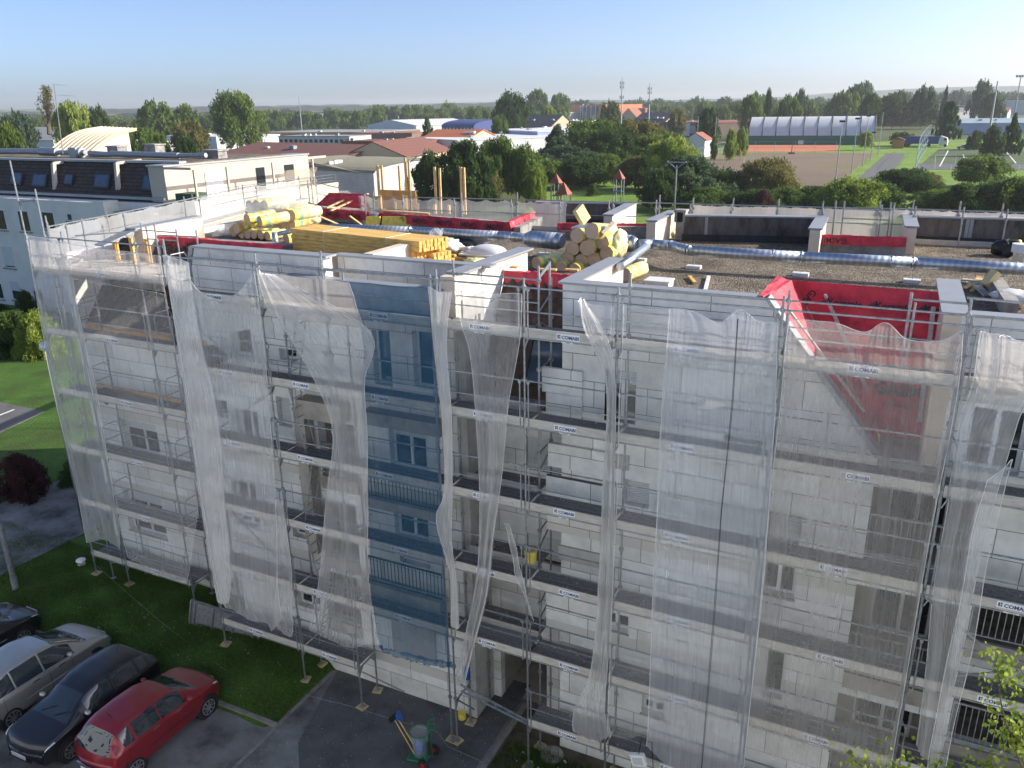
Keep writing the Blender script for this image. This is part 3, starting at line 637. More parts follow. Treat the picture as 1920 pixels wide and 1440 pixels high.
def deck(par, x0, x1, y0, y1, z, label=True, mat='plank', dark=False):
    m = MB(); g = .012; h = (y1-y0-.06)/2
    for k in range(2):
        ya = y0+.04+k*(h+g); m.box(x0+.05, ya, z-.05, x1-.05, ya+h-g, z-.006, 0)
        m.box(x0+.05, ya-.001, z-.062, x1-.05, ya+.012, z-.002, 1); m.box(x0+.05, ya+h-g-.012, z-.062, x1-.05, ya+h-g+.001, z-.002, 1)
    # a little rubble and dust left on the boards
    for k in range(random.randint(3, 10)):
        a, b, s = random.uniform(x0+.2, x1-.2), random.uniform(y0+.1, y1-.1), random.uniform(.01, .035)
        m.box(a, b, z-.005, a+s, b+s*1.4, z+s*.5, 2)
    d = m.build('deck', [mat, 'plank_steel', 'toe_wood'], par)
    t = MB(); zt = .15+random.uniform(-.004, .004); t.box(x0+.03, y0-.035, z-.045, x1-.03, y0-.008, z+zt, 0); t.box(x0+.03, y0-.05, z-.075, x1-.03, y0-.002, z-.046, 2)
    if label and x1-x0 > 1:
        lx = x0+(x1-x0)*(.5+random.uniform(-.06, .04)); zz = z+.055+random.uniform(-.02, .02); y = y0-.037
        t.box(lx-.25, y-.003, zz-.065, lx+.25, y, zz+.065, 1)
        text_into(t, 'COMABI', .10, (lx+.05, y-.004, zz-.039), (1, 0, 0), (0, 0, 1), 3, .003, .035)
        t.box(lx-.228, y-.006, zz-.036, lx-.20, y-.0035, zz+.04, 3); t.box(lx-.192, y-.006, zz-.036, lx-.165, y-.0035, zz-.005, 3); t.box(lx-.192, y-.006, zz+.008, lx-.165, y-.0035, zz+.04, 3)
        t.box(lx-.13, y0-.0535, z-.074, lx+.11, y0-.0505, z-.047, 1); text_into(t, 'COMABI', .03, (lx, y0-.054, z-.071), (1, 0, 0), (0, 0, 1), 3, .002, .02)
    t.build('toe_board', ['toe_wood', 'label_white', 'plank_steel', 'label_blue'], d)
def guard(par, x0, x1, y, z):
    """guardrail frame: two rails and its own end uprights inside the bay"""
    m = MB(); a, b = x0+.10, x1-.10; r = .017
    m.tube([(x0+.02, y, z+1.0), (x1-.02, y, z+1.0+random.uniform(-.01, .01))], .02, 6); m.tube([(x0+.02, y, z+.5), (x1-.02, y, z+.5)], r, 6)
    m.tube([(a, y-.01, z-.12), (a, y-.01, z+.98)], r, 6); m.tube([(b, y-.01, z-.12), (b, y-.01, z+.98)], r, 6)
    m.tube([(a, y-.02, z-.12), (a-.07, y-.03, z-.28)], .014, 5)
    for xx in (a, b): m.box(xx-.03, y-.035, z+.93, xx+.03, y+.015, z+1.0)
    m.build('guardrail', 'galv', par)
def endguard(par, x, y0, y1, z):
    m = MB(); r = .017; ya, yb = y0+.06, y1-.06
    m.tube([(x, ya, z+.0), (x, ya, z+.85), (x, ya+.1, z+1.0), (x, yb-.1, z+1.0), (x, yb, z+.85), (x, yb, z)], r, 6); m.tube([(x, ya, z+.5), (x, yb, z+.5)], r, 6)
    m.build('end_guardrail', 'galv', par)
def transom(par, x, y0, y1, z):
    m = MB(); m.tube([(x, y0, z-.09), (x, y1, z-.09)], .024, 6)
    for y, s in ((y0, 1), (y1, -1)):
        m.prism([(x-.006, y+s*.02, z-.12), (x-.006, y+s*.2, z-.12), (x-.006, y+s*.02, z-.36)], (.012, 0, 0))
    m.build('transom', 'galv', par)
def ladder(par, x, y0, z0, z1, dx=.55, w_=.38):
    m = MB(); a = Vector((x, y0, z0)); b = Vector((x+dx, y0, z1)); o = Vector((0, w_, 0))
    m.tube([a, b], .018, 6); m.tube([a+o, b+o], .018, 6)
    for k in range(1, 8): p = a+(b-a)*(k/8); m.tube([p, p+o], .013, 5)
    m.build('ladder', 'galv_dull', par)
def brace(par, p, q, mat='galv', r=.022):
    m = MB(); m.tube([p, q], r, 6); m.build('brace', mat, par)
fs = thing('scaffolding', 'grey steel scaffolding with decks and nets along the long front wall', 'scaffolding', (0, 0, GZ))
PX = [-10.1, -7.1, -5.12, -2.07, 0., 2.02, 5.08, 8.02, 11.05, 14.05]
YI = .75
for i, x in enumerate(PX):
    gz = gh(x, 0) if x < -6.8 else GZ
    pole(fs, x, 0, gz+.02, 1.15+(.28 if i in (0, 2) else .1*random.random()), pad=True)
    top = 1.3 if i in (3, 4, 5, 7) else (.9 if i in (0, 1, 2) else 1.2)
    pole(fs, x, YI, gz+.02, top, pad=True)
    if i in (3,): pole(fs, x-.16, 0, gz+.02, 1.1, pad=True)
for i in range(len(PX)-1):
    x0, x1 = PX[i], PX[i+1]
    n = 6 if (i in (0, 1) or i >= 4) else 5
    for L in range(n):
        z = -2.*L
        if i == 3 and L == 5: continue
        deck(fs, x0, x1, 0, YI, z, mat='plank_steel' if (i == 3 and L == 4) else 'plank')
        guard(fs, x0, x1, -.03, z)
        if L == 0 and i in (3, 5, 6, 7): m = MB(); m.tube([(x0, YI, 1.), (x1, YI, 1.)], .02, 6); m.tube([(x0, YI, .5), (x1, YI, .5)], .017, 6); m.build('guardrail', 'galv', fs)
        if L == 0 and i in (0, 1, 2): m = MB(); m.tube([(x0, YI, .85), (x1, YI, .85)], .02, 6); m.build('guardrail', 'galv', fs)
for i, x in enumerate(PX):
    for L in range(6):
        if GZ < -2*L-.5: transom(fs, x, 0, YI, -2.*L)
endguard(fs, -10.1, 0, YI, 0)
for L in range(5):                                     # ladder bay F-F2
    ladder(fs, -6.7+(.3 if L % 2 else 0), .28, -2*L-2, -2*L, .5 if L % 2 == 0 else -.4)
# recess bay: inner scaffold behind A
for (x, y) in ((-.05, 1.55), (-1.9, 1.6)):
    pole(fs, x, y, GZ, -.4 if x < -1 else .9, pad=False)
for L in range(1, 5): deck(fs, -1.95, -.02, YI+.05, 1.5, -2.*L, label=False, mat='plank' if L < 4 else 'plank')
for z in (-1, -3., -5., -6.6, -7.4): 
    m = MB(); m.tube([(0, YI, z), (-.05, 1.55, z)], .02, 6); m.tube([(0, YI, z-.45), (-.05, 1.55, z-.2)], .017, 6); m.build('brace', 'galv', fs)
m = MB(); m.tube([(0., YI, 1.05), (.0, 1.35, 1.25)], .03, 6); m.tube([(0, 1.35, -.4), (0, 1.35, 1.3)], .025, 6); m.tube([(0, YI, .3), (0, 1.35, .55)], .017, 6); m.tube([(0, YI, .1), (0, 1.35, -.2)], .017, 6); m.build('brace', 'galv', fs)
m = MB(); m.tube([(4.95+3, YI, 1.3), (9.0, YI, 1.28)], .024, 6); m.tube([(7.1, YI, -.2), (7.1, YI, 1.32)], .026, 8); m.tube([(7.18, YI, -.2), (7.18, YI, 1.15)], .022, 8); m.tube([(7.1, YI, 1.2), (8.0, YI, 1.2)], .02, 6); m.build('brace', 'galv', fs)
brace(fs, (-9.9, .1, -.6), (-7.15, .1, -2.3), 'galv'); brace(fs, (-9.9, .1, -4.1), (-7.15, .1, -2.3)); brace(fs, (-9.9, .1, -5.6), (-7.3, .1, -7.6))
brace(fs, (8.05, -.06, -4.1), (11., -.06, -6.2)); brace(fs, (8.05, -.06, -8.2), (11., -.06, -10.2)); brace(fs, (8.05, .3, -6.2), (9.6, -.06, -5.2))
brace(fs, (-5.05, .05, -10.2), (-4.2, YI, -11.1)); brace(fs, (-2.07, .0, -10.0), (-1.95, YI, -10.9)); 
m = MB()
for k in (0, 1): m.tube([(-1.95, .1, -9.6-.2*k), (-.05, .1, -10.05-.1*k)], .03, 6)
for k in range(5): m.tube([(-1.8+k*.38, .1, -9.64-k*.09), (-1.6+k*.38, .1, -9.88-k*.075)], .012, 5)
m.build('lattice_beam', 'galv', fs)
# left set-back part of the front scaffolding
LX = [-17.2, -15.55, -12.5, -11.4]; Y1 = 1.1; Y2 = 1.85
for i, x in enumerate(LX):
    pole(fs, x, Y1, -10.83, 3.2 if i == 0 else 1.2); 
    if i != 3: pole(fs, x, Y2, -10.83, 1.5, pad=False)
pole(fs, -16.35, Y1+.02, -10.83, 2.4, pad=False)
m = MB(); m.tube([(-17.2, Y1, 2.0), (-16.35, Y1, 2.1)], .026, 8); m.prism([(-17.18, Y1, 1.98), (-16.98, Y1, 2.0), (-17.18, Y1, 1.75)], (0, .012, 0)); m.prism([(-16.37, Y1, 2.08), (-16.57, Y1, 2.06), (-16.37, Y1, 1.85)], (0, .012, 0)); m.build('portal_head', 'galv', fs)
for i in range(3):
    x0, x1 = LX[i], LX[i+1]
    for L in range(6):
        if i == 2 and L == 5: continue
        z = -2.*L
        deck(fs, x0, x1, Y1, Y2, z, label=(i == 1), mat='toe_wood' if L == 0 else 'plank')
        guard(fs, x0, x1, Y1-.03, z)
for x in (-15.5, -12.3):
    for L in range(1, 5): endguard(fs, x, Y1, Y2, -2.*L)
for x in LX: 
    for L in range(6): transom(fs, x, Y1, Y2, -2.*L)
for L in range(1, 6): endguard(fs, -11.2 if L < 5 else -11.3, Y1, Y2, -2.*L)
m = MB()
for L in range(5):
    for q in (.35, .7, 1.05, 1.4): m.tube([(-17.2, Y1, -2*L-q), (-17.0, Y2, -2*L-q)], .014, 5)
m.build('end_rung', 'galv', fs)
# upper working platform of the set-back part (bright boards)
m = MB(); m.box(-16.9, 1.9, -.06, -11.6, 3.2, -.01); m.box(-15.2, 3.1, -.01, -15.16, 3.12, .3); tag(m.build('platform', 'toe_wood', fs), None, None)
m = MB()
for (x, y, z0, z1) in ((-14.1, 2.9, -1.5, 1.2), (-12.9, 2.95, -1.5, 1.15), (-11.6, 2.5, -.2, 1.25), (-14.8, 3.3, 0, 1.2)): m.tube([(x, y, z0), (x, y, z1)], .024, 8)
m.tube([(-15.5, 1.5, 1.02), (-14.1, 2.9, 1.06), (-12.9, 2.95, 1.04)], .02, 6); m.tube([(-14.1, 2.9, .8), (-12.9, 2.95, .8)], .02, 6); m.tube([(-13.3, 2.6, 1.0), (-11.6, 2.5, 1.05)], .02, 6); m.tube([(-15.5, 1.5, .35), (-14.1, 2.9, .4)], .02, 6)
m.build('guardrail', 'galv', fs)
# gable scaffolding, running back along the left end
gs = thing('scaffolding', 'scaffolding running back along the left gable with a white net rail', 'scaffolding', (-18, 5, GZ))
GP = [at(90, 425, Z=1.0), at(200, 404, Z=1.0), at(345, 375, Z=1.0), at(455, 352, Z=1.0), at(560, 335, Z=1.0)]
GP = [np.array([p[0], p[1], 0]) for p in GP]
for i, p in enumerate(GP):
    dn = np.array([.75, .1, 0]); pole(gs, p[0], p[1], GZ+.5, 1.15, pad=False); pole(gs, p[0]+.75, p[1]+.1, GZ+.5, 1.1, pad=False)
    if i:
        a = GP[i-1]; m = MB(); m.tube([a+[0, 0, 1.], p+[0, 0, 1.]], .024, 6); m.tube([a+[0, 0, .5], p+[0, 0, .5]], .018, 6); m.build('guardrail', 'galv', gs)
        for L in range(3): m = MB(); m.prism([a+[0, 0, -2*L-.05], p+[0, 0, -2*L-.05], p+dn+[0, 0, -2*L-.05], a+dn+[0, 0, -2*L-.05]], (0, 0, .045)); m.build('deck', 'toe_wood' if L == 0 else 'plank', gs)
# rear scaffolding, only its top rises behind the roof
bs = thing('scaffolding', 'rear scaffolding whose top rails and nets rise behind the roof', 'scaffolding', (0, 17, GZ))
RP = [(592, 338), (700, 364), (770, 365), (865, 367), (970, 369), (1060, 372), (1150, 374), (1237, 375), (1300, 377), (1375, 379), (1460, 381), (1543, 383), (1650, 385), (1712, 386), (1800, 389), (1880, 391), (1960, 394)]
RW = []
for px in RP: 
    p = at(px[0], px[1], Z=1.25); RW.append(np.array([p[0], p[1], 1.15]))
for i, p in enumerate(RW):
    pole(bs, p[0], p[1], GZ, 1.35+.1*random.random(), pad=False); pole(bs, p[0]+.08, p[1]-.7, GZ, 1.15+.2*random.random(), pad=False)
    if i:
        a = RW[i-1]; m = MB(); m.tube([a, p], .022, 6); m.tube([a-[0, 0, .5], p-[0, 0, .5]], .018, 6); m.build('guardrail', 'galv', bs)
        m = MB(); dn = np.array([0, -.7, 0]); z = np.array([0, 0, -1.]); m.prism([a+z, p+z, p+z+dn, a+z+dn], (0, 0, -.05)); d = m.build('deck', 'toe_wood', bs)
        m = MB(); m.prism([a+z+dn, p+z+dn, p+z+dn+[0, 0, .15], a+z+dn+[0, 0, .15]], (0, -.02, 0)); m.build('toe_board', 'toe_wood', d)
# rails standing in the gap between the rear returns
for x in (at(1566, 420, Z=.6)[0], at(1582, 420, Z=.6)[0], at(1667, 420, Z=.6)[0], at(1673, 420, Z=.6)[0]):
    m = MB(); m.tube([(x, 13.9, -1), (x, 13.9, 1.45)], .026, 8); m.build('upright', 'galv', bs)
m = MB()
for z in (1.2, .9, .3): m.tube([(at(1582, 420, Z=.6)[0], 13.9, z), (at(1667, 420, Z=.6)[0], 13.9, z)], .02, 6)
m.build('guardrail', 'galv', bs)
# ------------------------------------------------------------------ nets
def catm(P, t):
    n = len(P)-1; x = t*n; i = min(int(x), n-1); f = x-i
    p0, p1, p2, p3 = P[max(i-1, 0)], P[i], P[i+1], P[min(i+2, n)]
    return .5*((2*p1)+(-p0+p2)*f+(2*p0-5*p1+4*p2-p3)*f*f+(-p0+3*p1-3*p2+p3)*f**3)
def net(name, label, rows, Y=-.09, mat='net_white', amp=.03, folds=9, nu=70, nv=60, group='debris nets hung on the scaffolding', full=None, wob=.012, cat='net', dens=1., Zf=None, bulge=0.):
    """rows of control points in photo pixels from top to bottom, each row left to right, laid on the plane Y; folded"""
    W = []
    for r in rows:
        P = []
        for q in r:
            yy = q[2] if len(q) > 2 else Y
            P.append(at(q[0], q[1], Y=yy))
        W.append(P)
    full = full or max(np.linalg.norm(r[-1]-r[0]) for r in W)
    G = []; UV = []; D = []
    ph = [random.uniform(0, 6.28) for _ in range(8)]
    for j in range(nv+1):
        v = j/nv
        rowpts = [];
        vv = v*(len(W)-1); i0 = min(int(vv), len(W)-2)
        def rp(k, u): return catm(W[k], u)
        row = []; uvr = []; dr = []
        L = []
        for i in range(nu+1):
            u = i/nu; col = [rp(k, u) for k in range(len(W))]; p = catm(col, v)
            row.append(p)
        wid = max(.05, np.linalg.norm(row[-1]-row[0])); ratio = max(1., full/wid)
        a = .7*amp*min(2.6, ratio**.7)
        for i, p in enumerate(row):
            u = i/nu
            wq = u+.035*math.sin(u*9+v*3+ph[5])+.02*math.sin(u*23-v*5+ph[6])
            f = .9*math.sin(wq*folds*.5*6.28+ph[0]+.9*math.sin(v*4+ph[1]))*(.5+.5*math.sin(u*5+v*4+ph[7]))+.45*math.sin(wq*folds*1.7*6.28+ph[2]+.9*math.sin(v*6+ph[3]))*(.5+.5*math.sin(u*8-v*3+ph[1]))+.7*math.sin(u*folds*.23*6.28+ph[4]+v*2)
            q = np.array(p)+np.array([0, a*f-bulge*math.sin(math.pi*u)*math.sin(math.pi*min(1, v*1.1)), 0])+np.array([wob*math.sin(v*17+ph[5]+u*3), 0, wob*math.sin(u*13+ph[6])])
            row[i] = q; uvr.append((u*full, v*10)); dr.append(dens*min(1.7, ratio**.5)*(.9+.12*(f*.4)))
        G.append(row); UV.append(uvr); D.append(dr)
    mb = MB(); mb.grid(G, 0); o = mb.build(name, mat, None, True)
    me = o.data; uvl = me.uv_layers.new(name='UVMap'); att = me.attributes.new('dens', 'FLOAT', 'POINT')
    fu = [q for r in UV for q in r]; att.data.foreach_set('value', [q for r in D for q in r])
    lv = np.zeros(len(me.loops), dtype=np.int32); me.loops.foreach_get('vertex_index', lv)
    uvl.data.foreach_set('uv', np.array(fu, dtype=np.float32)[lv].ravel())
    tag(o, label, cat, group)
    hm_ = MB(); 
    for line in ([r[0] for r in G], [r[-1] for r in G], G[0]): hm_.tube(line[::2]+[line[-1]] if len(line) % 2 == 0 else line[::2], .0065, 4, 0, False)
    hm_.build('hem', 'hem_blue' if mat == 'net_blue' else 'hem_white', o)
    if nv > 30:
        tm = MB()
        for k in range(4, len(G)-2, 16):
            for e_ in (0, -1):
                p = Vector(G[k][e_]); tm.tube([p+Vector((0, -.015, .03)), p+Vector((random.uniform(-.03, .03), .05, .0)), p+Vector((0, .1, -.02))], .006, 4)
        tm.build('tie', 'cable_tie', o)
    return o
pm('hem_blue', (.02, .08, .24), .7); pm('hem_white', (.75, .73, .72), .7); pm('cable_tie', (.1, .1, .1), .6)
YL = 1.0
net('debris_net', 'narrow white net on the leftmost scaffold bay, torn loose at the foot', [[(50, 440), (92, 448), (126, 455)], [(72, 580), (105, 585), (148, 590)], [(100, 730), (140, 735), (182, 742)], [(140, 900), (165, 905), (210, 912)], [(158, 990), (185, 985), (222, 978)], [(163, 1018), (195, 1012), (226, 1030)]], YL, amp=.02, nu=60, nv=80)
net('debris_net', 'sunlit white net behind the top rail of the left corner', [[(55, 447), (160, 462), (300, 480)], [(60, 480), (165, 500), (305, 522)], [(66, 505), (170, 530), (310, 548)]], YL-.02, mat='net_cream', amp=.012, nv=12, dens=.8)
net('debris_net', 'wide thin white net over the left set-back bays', [[(128, 520), (215, 535), (308, 552)], [(165, 700), (250, 715), (345, 740)], [(205, 880), (290, 890), (372, 910)], [(232, 1010), (300, 1030), (360, 1040)], [(240, 1045), (300, 1078), (350, 1092)]], YL, amp=.02, folds=14, dens=.75, nu=100)
net('debris_net', 'dense folded strip of white net hanging at the step of the wall', [[(305, 478), (330, 484), (352, 492)], [(330, 620), (352, 625), (372, 628)], [(352, 780), (380, 785), (408, 790)], [(375, 940), (398, 945), (420, 950)], [(398, 1080), (410, 1085), (432, 1085)], [(408, 1128), (420, 1133), (428, 1130)]], -.1, amp=.03, folds=5, dens=1.7, nu=40)
net('debris_net', 'white net sagging in one deep scallop below the top rail, left of the ladder bay', [[(312, 490), (345, 510), (372, 545), (412, 562), (450, 545), (478, 512)], [(322, 570), (370, 575), (405, 580), (435, 582), (462, 582), (487, 580)], [(345, 700), (380, 705), (415, 712), (445, 718), (475, 722), (503, 728)], [(375, 900), (405, 910), (440, 915), (468, 920), (492, 925), (515, 930)], [(405, 1080), (430, 1090), (455, 1100), (480, 1105), (502, 1110), (522, 1115)], [(425, 1140), (450, 1152), (475, 1165), (500, 1170), (510, 1182), (530, 1160)]], -.1, amp=.028, folds=10, nu=100, nv=90, mat='net_white')
net('debris_net', 'lower part of net right of the scallop, hanging to the grass', [[(515, 940), (525, 943), (530, 945)], [(520, 1040), (530, 1050), (545, 1055)], [(515, 1150), (530, 1155), (548, 1160)], [(522, 1180), (535, 1190), (548, 1195)]], -.07, amp=.02, folds=4, nu=30)
net('debris_net', 'upper white net stretched under the top rail between ladder bay and blue net', [[(482, 512), (545, 518), (602, 524), (655, 530)], [(495, 560), (555, 568), (612, 575), (672, 585)], [(510, 590), (560, 600), (620, 607), (682, 615)]], -.1, amp=.015, folds=6, nv=16, mat='net_cream', dens=.9)
net('debris_net', 'white net gathered from the ladder bay rail and spreading down beside the blue net', [[(484, 508), (492, 512), (510, 516)], [(530, 610), (545, 612), (690, 618)], [(588, 710), (620, 705), (682, 715)], [(622, 810), (645, 810), (688, 815)], [(612, 930), (650, 930), (688, 935)], [(598, 1080), (650, 1085), (692, 1085)], [(580, 1180), (645, 1212), (712, 1208)]], -.13, amp=.035, folds=9, nu=90, nv=100, full=1.9, dens=.95)
net('debris_net', 'blue net hanging over the stair bay from roof to ground', [[(655, 528), (730, 536), (803, 540)], [(680, 640), (745, 645), (812, 650)], [(680, 760), (750, 765), (822, 770)], [(688, 880), (760, 890), (826, 900)], [(695, 1000), (765, 1010), (828, 1015)], [(698, 1120), (765, 1135), (836, 1140)], [(712, 1215), (770, 1232), (845, 1245)]], -.08, mat='net_blue', amp=.014, folds=7, nu=80, nv=110)
net('debris_net', 'bunched blue net hem lying along the foot of the blue net', [[(712, 1212), (775, 1228), (846, 1242)], [(716, 1222), (780, 1242), (846, 1254)]], -.1, mat='net_blue', amp=.05, folds=22, nu=120, nv=8, dens=1.5)
net('debris_net', 'narrow white net strip between the blue net and the stair recess', [[(803, 538), (825, 548), (848, 545)], [(812, 640), (820, 645), (838, 650)], [(828, 780), (836, 785), (846, 790)], [(832, 920), (840, 925), (848, 930)], [(818, 978), (838, 990), (845, 1010)], [(842, 1080), (848, 1085), (856, 1100)], [(846, 1170), (850, 1175), (858, 1180)]], -.12, amp=.03, folds=4, nu=36, nv=90, dens=1.35)
net('debris_net', 'clear white net over the stair recess gathered into a rope that falls to the entrance', [[(852, 545), (905, 548), (978, 552)], [(866, 610), (915, 615), (975, 625)], [(880, 660), (920, 665), (968, 680)], [(892, 760), (925, 765), (950, 775)], [(900, 880), (922, 885), (940, 890)], [(900, 1000), (912, 1003), (926, 1006)], [(893, 1100), (903, 1103), (915, 1106)], [(872, 1200), (880, 1203), (890, 1206)], [(856, 1262), (862, 1270), (872, 1285)]], -.12, amp=.045, folds=9, nu=90, nv=130, full=1.5, dens=.8)
net('debris_net', 'thin loose tail of net beside the entrance rope', [[(945, 980), (950, 982), (955, 984)], [(958, 1030), (964, 1032), (968, 1034)], [(968, 1080), (974, 1082), (978, 1084)], [(985, 1120), (992, 1150), (1000, 1165)]], -.1, amp=.02, folds=3, nu=20, dens=.9, full=.2)
net('debris_net', 'white net strip falling from the roof corner and bunching above the planting bed', [[(1083, 562), (1092, 563), (1100, 566)], [(1095, 620), (1118, 625), (1140, 640)], [(1135, 720), (1145, 725), (1152, 740)], [(1130, 900), (1140, 903), (1152, 905)], [(1124, 1080), (1134, 1083), (1148, 1085)], [(1108, 1250), (1122, 1255), (1138, 1258)], [(1078, 1330), (1110, 1335), (1132, 1338)], [(1075, 1370), (1110, 1392), (1145, 1378)]], -.12, amp=.05, folds=7, nu=70, nv=130, full=1.1, dens=.95)
net('debris_net', 'clear net panel caught on the top rail right of the roof corner', [[(1098, 568), (1120, 572), (1150, 575)], [(1112, 600), (1130, 604), (1152, 608)], [(1130, 630), (1140, 636), (1150, 640)]], -.11, amp=.01, folds=3, nv=14, nu=30, dens=.7)
net('debris_net', 'white net bay with a scalloped hem right of the loose strip', [[(1168, 572), (1208, 578), (1255, 582)], [(1165, 700), (1200, 705), (1248, 712)], [(1160, 800), (1195, 810), (1238, 820)], [(1155, 1000), (1190, 1010), (1230, 1030)], [(1145, 1180), (1180, 1195), (1222, 1215)], [(1140, 1378), (1180, 1385), (1215, 1370)]], -.1, amp=.015, folds=4, dens=.5, nu=60, nv=90)
net('debris_net', 'lilac grey net with knotted scallops along the top of the wide middle bay', [[(1255, 580), (1282, 580), (1305, 585), (1350, 605), (1385, 580), (1420, 600), (1458, 605)], [(1252, 620), (1285, 626), (1318, 632), (1352, 636), (1385, 640), (1420, 646), (1458, 652)], [(1242, 760), (1278, 770), (1310, 780), (1345, 790), (1380, 795), (1412, 800), (1450, 808)], [(1232, 960), (1268, 975), (1300, 985), (1335, 995), (1370, 1002), (1402, 1010), (1438, 1020)], [(1222, 1180), (1255, 1195), (1288, 1205), (1320, 1215), (1355, 1225), (1385, 1232), (1415, 1240)], [(1212, 1400), (1245, 1430), (1275, 1445), (1305, 1455), (1335, 1465), (1365, 1470), (1392, 1475)]], -.11, mat='net_lilac', amp=.018, folds=12, nu=130, nv=110, dens=1.0)
net('debris_net', 'cream tinted net swagged in front of the red roof recess', [[(1478, 598), (1530, 603), (1568, 605), (1620, 622), (1660, 606), (1700, 636), (1760, 638), (1808, 620)], [(1475, 640), (1520, 648), (1565, 655), (1610, 662), (1655, 668), (1705, 676), (1750, 682), (1800, 688)], [(1462, 760), (1508, 770), (1552, 780), (1600, 790), (1645, 798), (1690, 806), (1735, 815), (1782, 820)], [(1442, 960), (1488, 972), (1532, 985), (1578, 997), (1622, 1008), (1665, 1018), (1705, 1028), (1738, 1030)], [(1420, 1180), (1462, 1195), (1508, 1210), (1550, 1222), (1592, 1236), (1632, 1248), (1668, 1255), (1702, 1262)], [(1400, 1400), (1440, 1420), (1480, 1435), (1520, 1450), (1560, 1462), (1600, 1475), (1630, 1480), (1660, 1485)]], -.11, mat='net_cream', amp=.02, folds=13, nu=150, nv=120, dens=.74)
net('debris_net', 'white net pulled aside and bunched along the last upright on the right', [[(1838, 625), (1880, 630), (1935, 645)], [(1822, 720), (1865, 745), (1930, 740)], [(1800, 800), (1830, 820), (1905, 800)], [(1778, 940), (1805, 950), (1870, 930)], [(1755, 1080), (1782, 1090), (1830, 1090)], [(1738, 1240), (1765, 1250), (1800, 1250)], [(1718, 1400), (1745, 1430), (1762, 1420)]], -.12, amp=.05, folds=8, nu=90, nv=120, full=2.0, dens=.85)
net('debris_net', 'upper sunlit scallop of net at the right edge of the roof', [[(1842, 622), (1880, 630), (1925, 648)], [(1838, 690), (1872, 700), (1922, 705)], [(1832, 738), (1860, 748), (1925, 745)]], -.15, mat='net_cream', amp=.02, folds=4, nv=20, nu=40, dens=.9)
net('debris_net', 'flat sheet of net slipped down the loggias at the far right', [[(1850, 900), (1880, 880), (1900, 860)], [(1820, 1020), (1845, 1015), (1862, 1000)], [(1790, 1180), (1812, 1180), (1832, 1170)], [(1755, 1340), (1775, 1350), (1792, 1350)], [(1740, 1440), (1755, 1450), (1768, 1455)]], -.2, amp=.012, folds=3, nu=30, nv=70, dens=.7, full=.5)
# rear and gable nets (vertical sheets hung between uprights)
def vnet(label, A, B, z0, z1, sag=.0, mat='net_white', dens=1.3, n=50, group='nets along the rear and gable scaffolding'):
    A = np.array(A, float); B = np.array(B, float); G = []; UV = []; D = []; ph = random.random()*6
    nr = np.array([-(B-A)[1], (B-A)[0], 0]); nr /= np.linalg.norm(nr)
    for j in range(9):
        v = j/8; row = []
        for i in range(n+1):
            u = i/n; top = z1-sag*abs(math.sin(u*math.pi*3+ph))-.03*random.random(); p = A*(1-u)+B*u; p = p+nr*.035*math.sin(u*5+ph+v*2); row.append((p[0], p[1], top+(z0-top)*v)); UV.append((u*3, v)); D.append(dens)
        G.append(row)
    mb = MB(); mb.grid(G); o = mb.build('debris_net', mat, None, True); me = o.data; uvl = me.uv_layers.new(name='UVMap'); att = me.attributes.new('dens', 'FLOAT', 'POINT'); att.data.foreach_set('value', D)
    lv = np.zeros(len(me.loops), dtype=np.int32); me.loops.foreach_get('vertex_index', lv); uvl.data.foreach_set('uv', np.array(UV, dtype=np.float32)[lv].ravel())
    tag(o, label, 'net', group)
for i in range(len(GP)-1):
    vnet('white net on the gable scaffolding, the %s stretch from the front corner' % ['first', 'second', 'third', 'fourth'][i], GP[i], GP[i+1], -1.2, 1.0, .06, dens=1.0)
nl = ['left of the pale timber posts', 'behind the pale timber posts', 'behind the right pair of pale posts', 'left of the dark rear parapet', 'behind the left end of the dark rear parapet', None, None, None, 'left of the long rear parapet', 'behind the left half of the long rear parapet', 'behind the right half of the long rear parapet', 'in the gap between the rear returns', 'right part of the gap between the rear returns', 'behind the far right parapet, first stretch', 'behind the far right parapet, second stretch', 'at the right edge behind the parapet']
for i in range(len(RW)-1):
    if nl[i]: vnet('beige net on the rear scaffolding, '+nl[i], RW[i], RW[i+1], -.9, 1.14, .1 if i < 6 else .03, 'net_white' if i < 5 else 'net_cream', dens=1.15 if i < 5 else 1.45)
# ------------------------------------------------------------------ things on the roof
pm('chrome_dull', (.62, .64, .66), .25, .9, .05)
duct = thing('ventilation_duct', 'long galvanised spiral air duct crossing the gravel roof on low stands', 'air duct', (0, 7.3, RZ))
def ductpipe(pts, r, name='duct_pipe', n=20, seams=.0):
    m = MB(); P = [Vector(p) for p in pts]; m.tube(P, r, n, 0)
    return m.build(name, 'duct_metal', duct, True)
def fix_s(o):
    o.data.polygons.foreach_set('use_smooth', [len(p.vertices) == 4 for p in o.data.polygons])
DZ = .62
dp = [at(622, 427, Z=DZ), at(770, 433, Z=DZ), at(935, 442, Z=DZ), at(995, 447, Z=DZ)]
for a, b in zip(dp[:-1], dp[1:]): fix_s(ductpipe([a, b], .15))
def band(p, d, r, wd=.05):
    m = MB(); p = Vector(p); d = Vector(d).normalized(); m.tube([p-d*wd/2, p+d*wd/2], r, 20); fix_s(m.build('duct_collar', 'chrome_dull', duct, True))
for px in ((706, 430), (770, 433), (828, 437), (920, 441), (960, 444)): p = at(*px, Z=DZ); band(p, (1, .05, 0), .162)
s0, s1 = at(995, 448, Z=DZ), at(1045, 452, Z=DZ); fix_s(ductpipe([s0, s1], .26, 'silencer'))
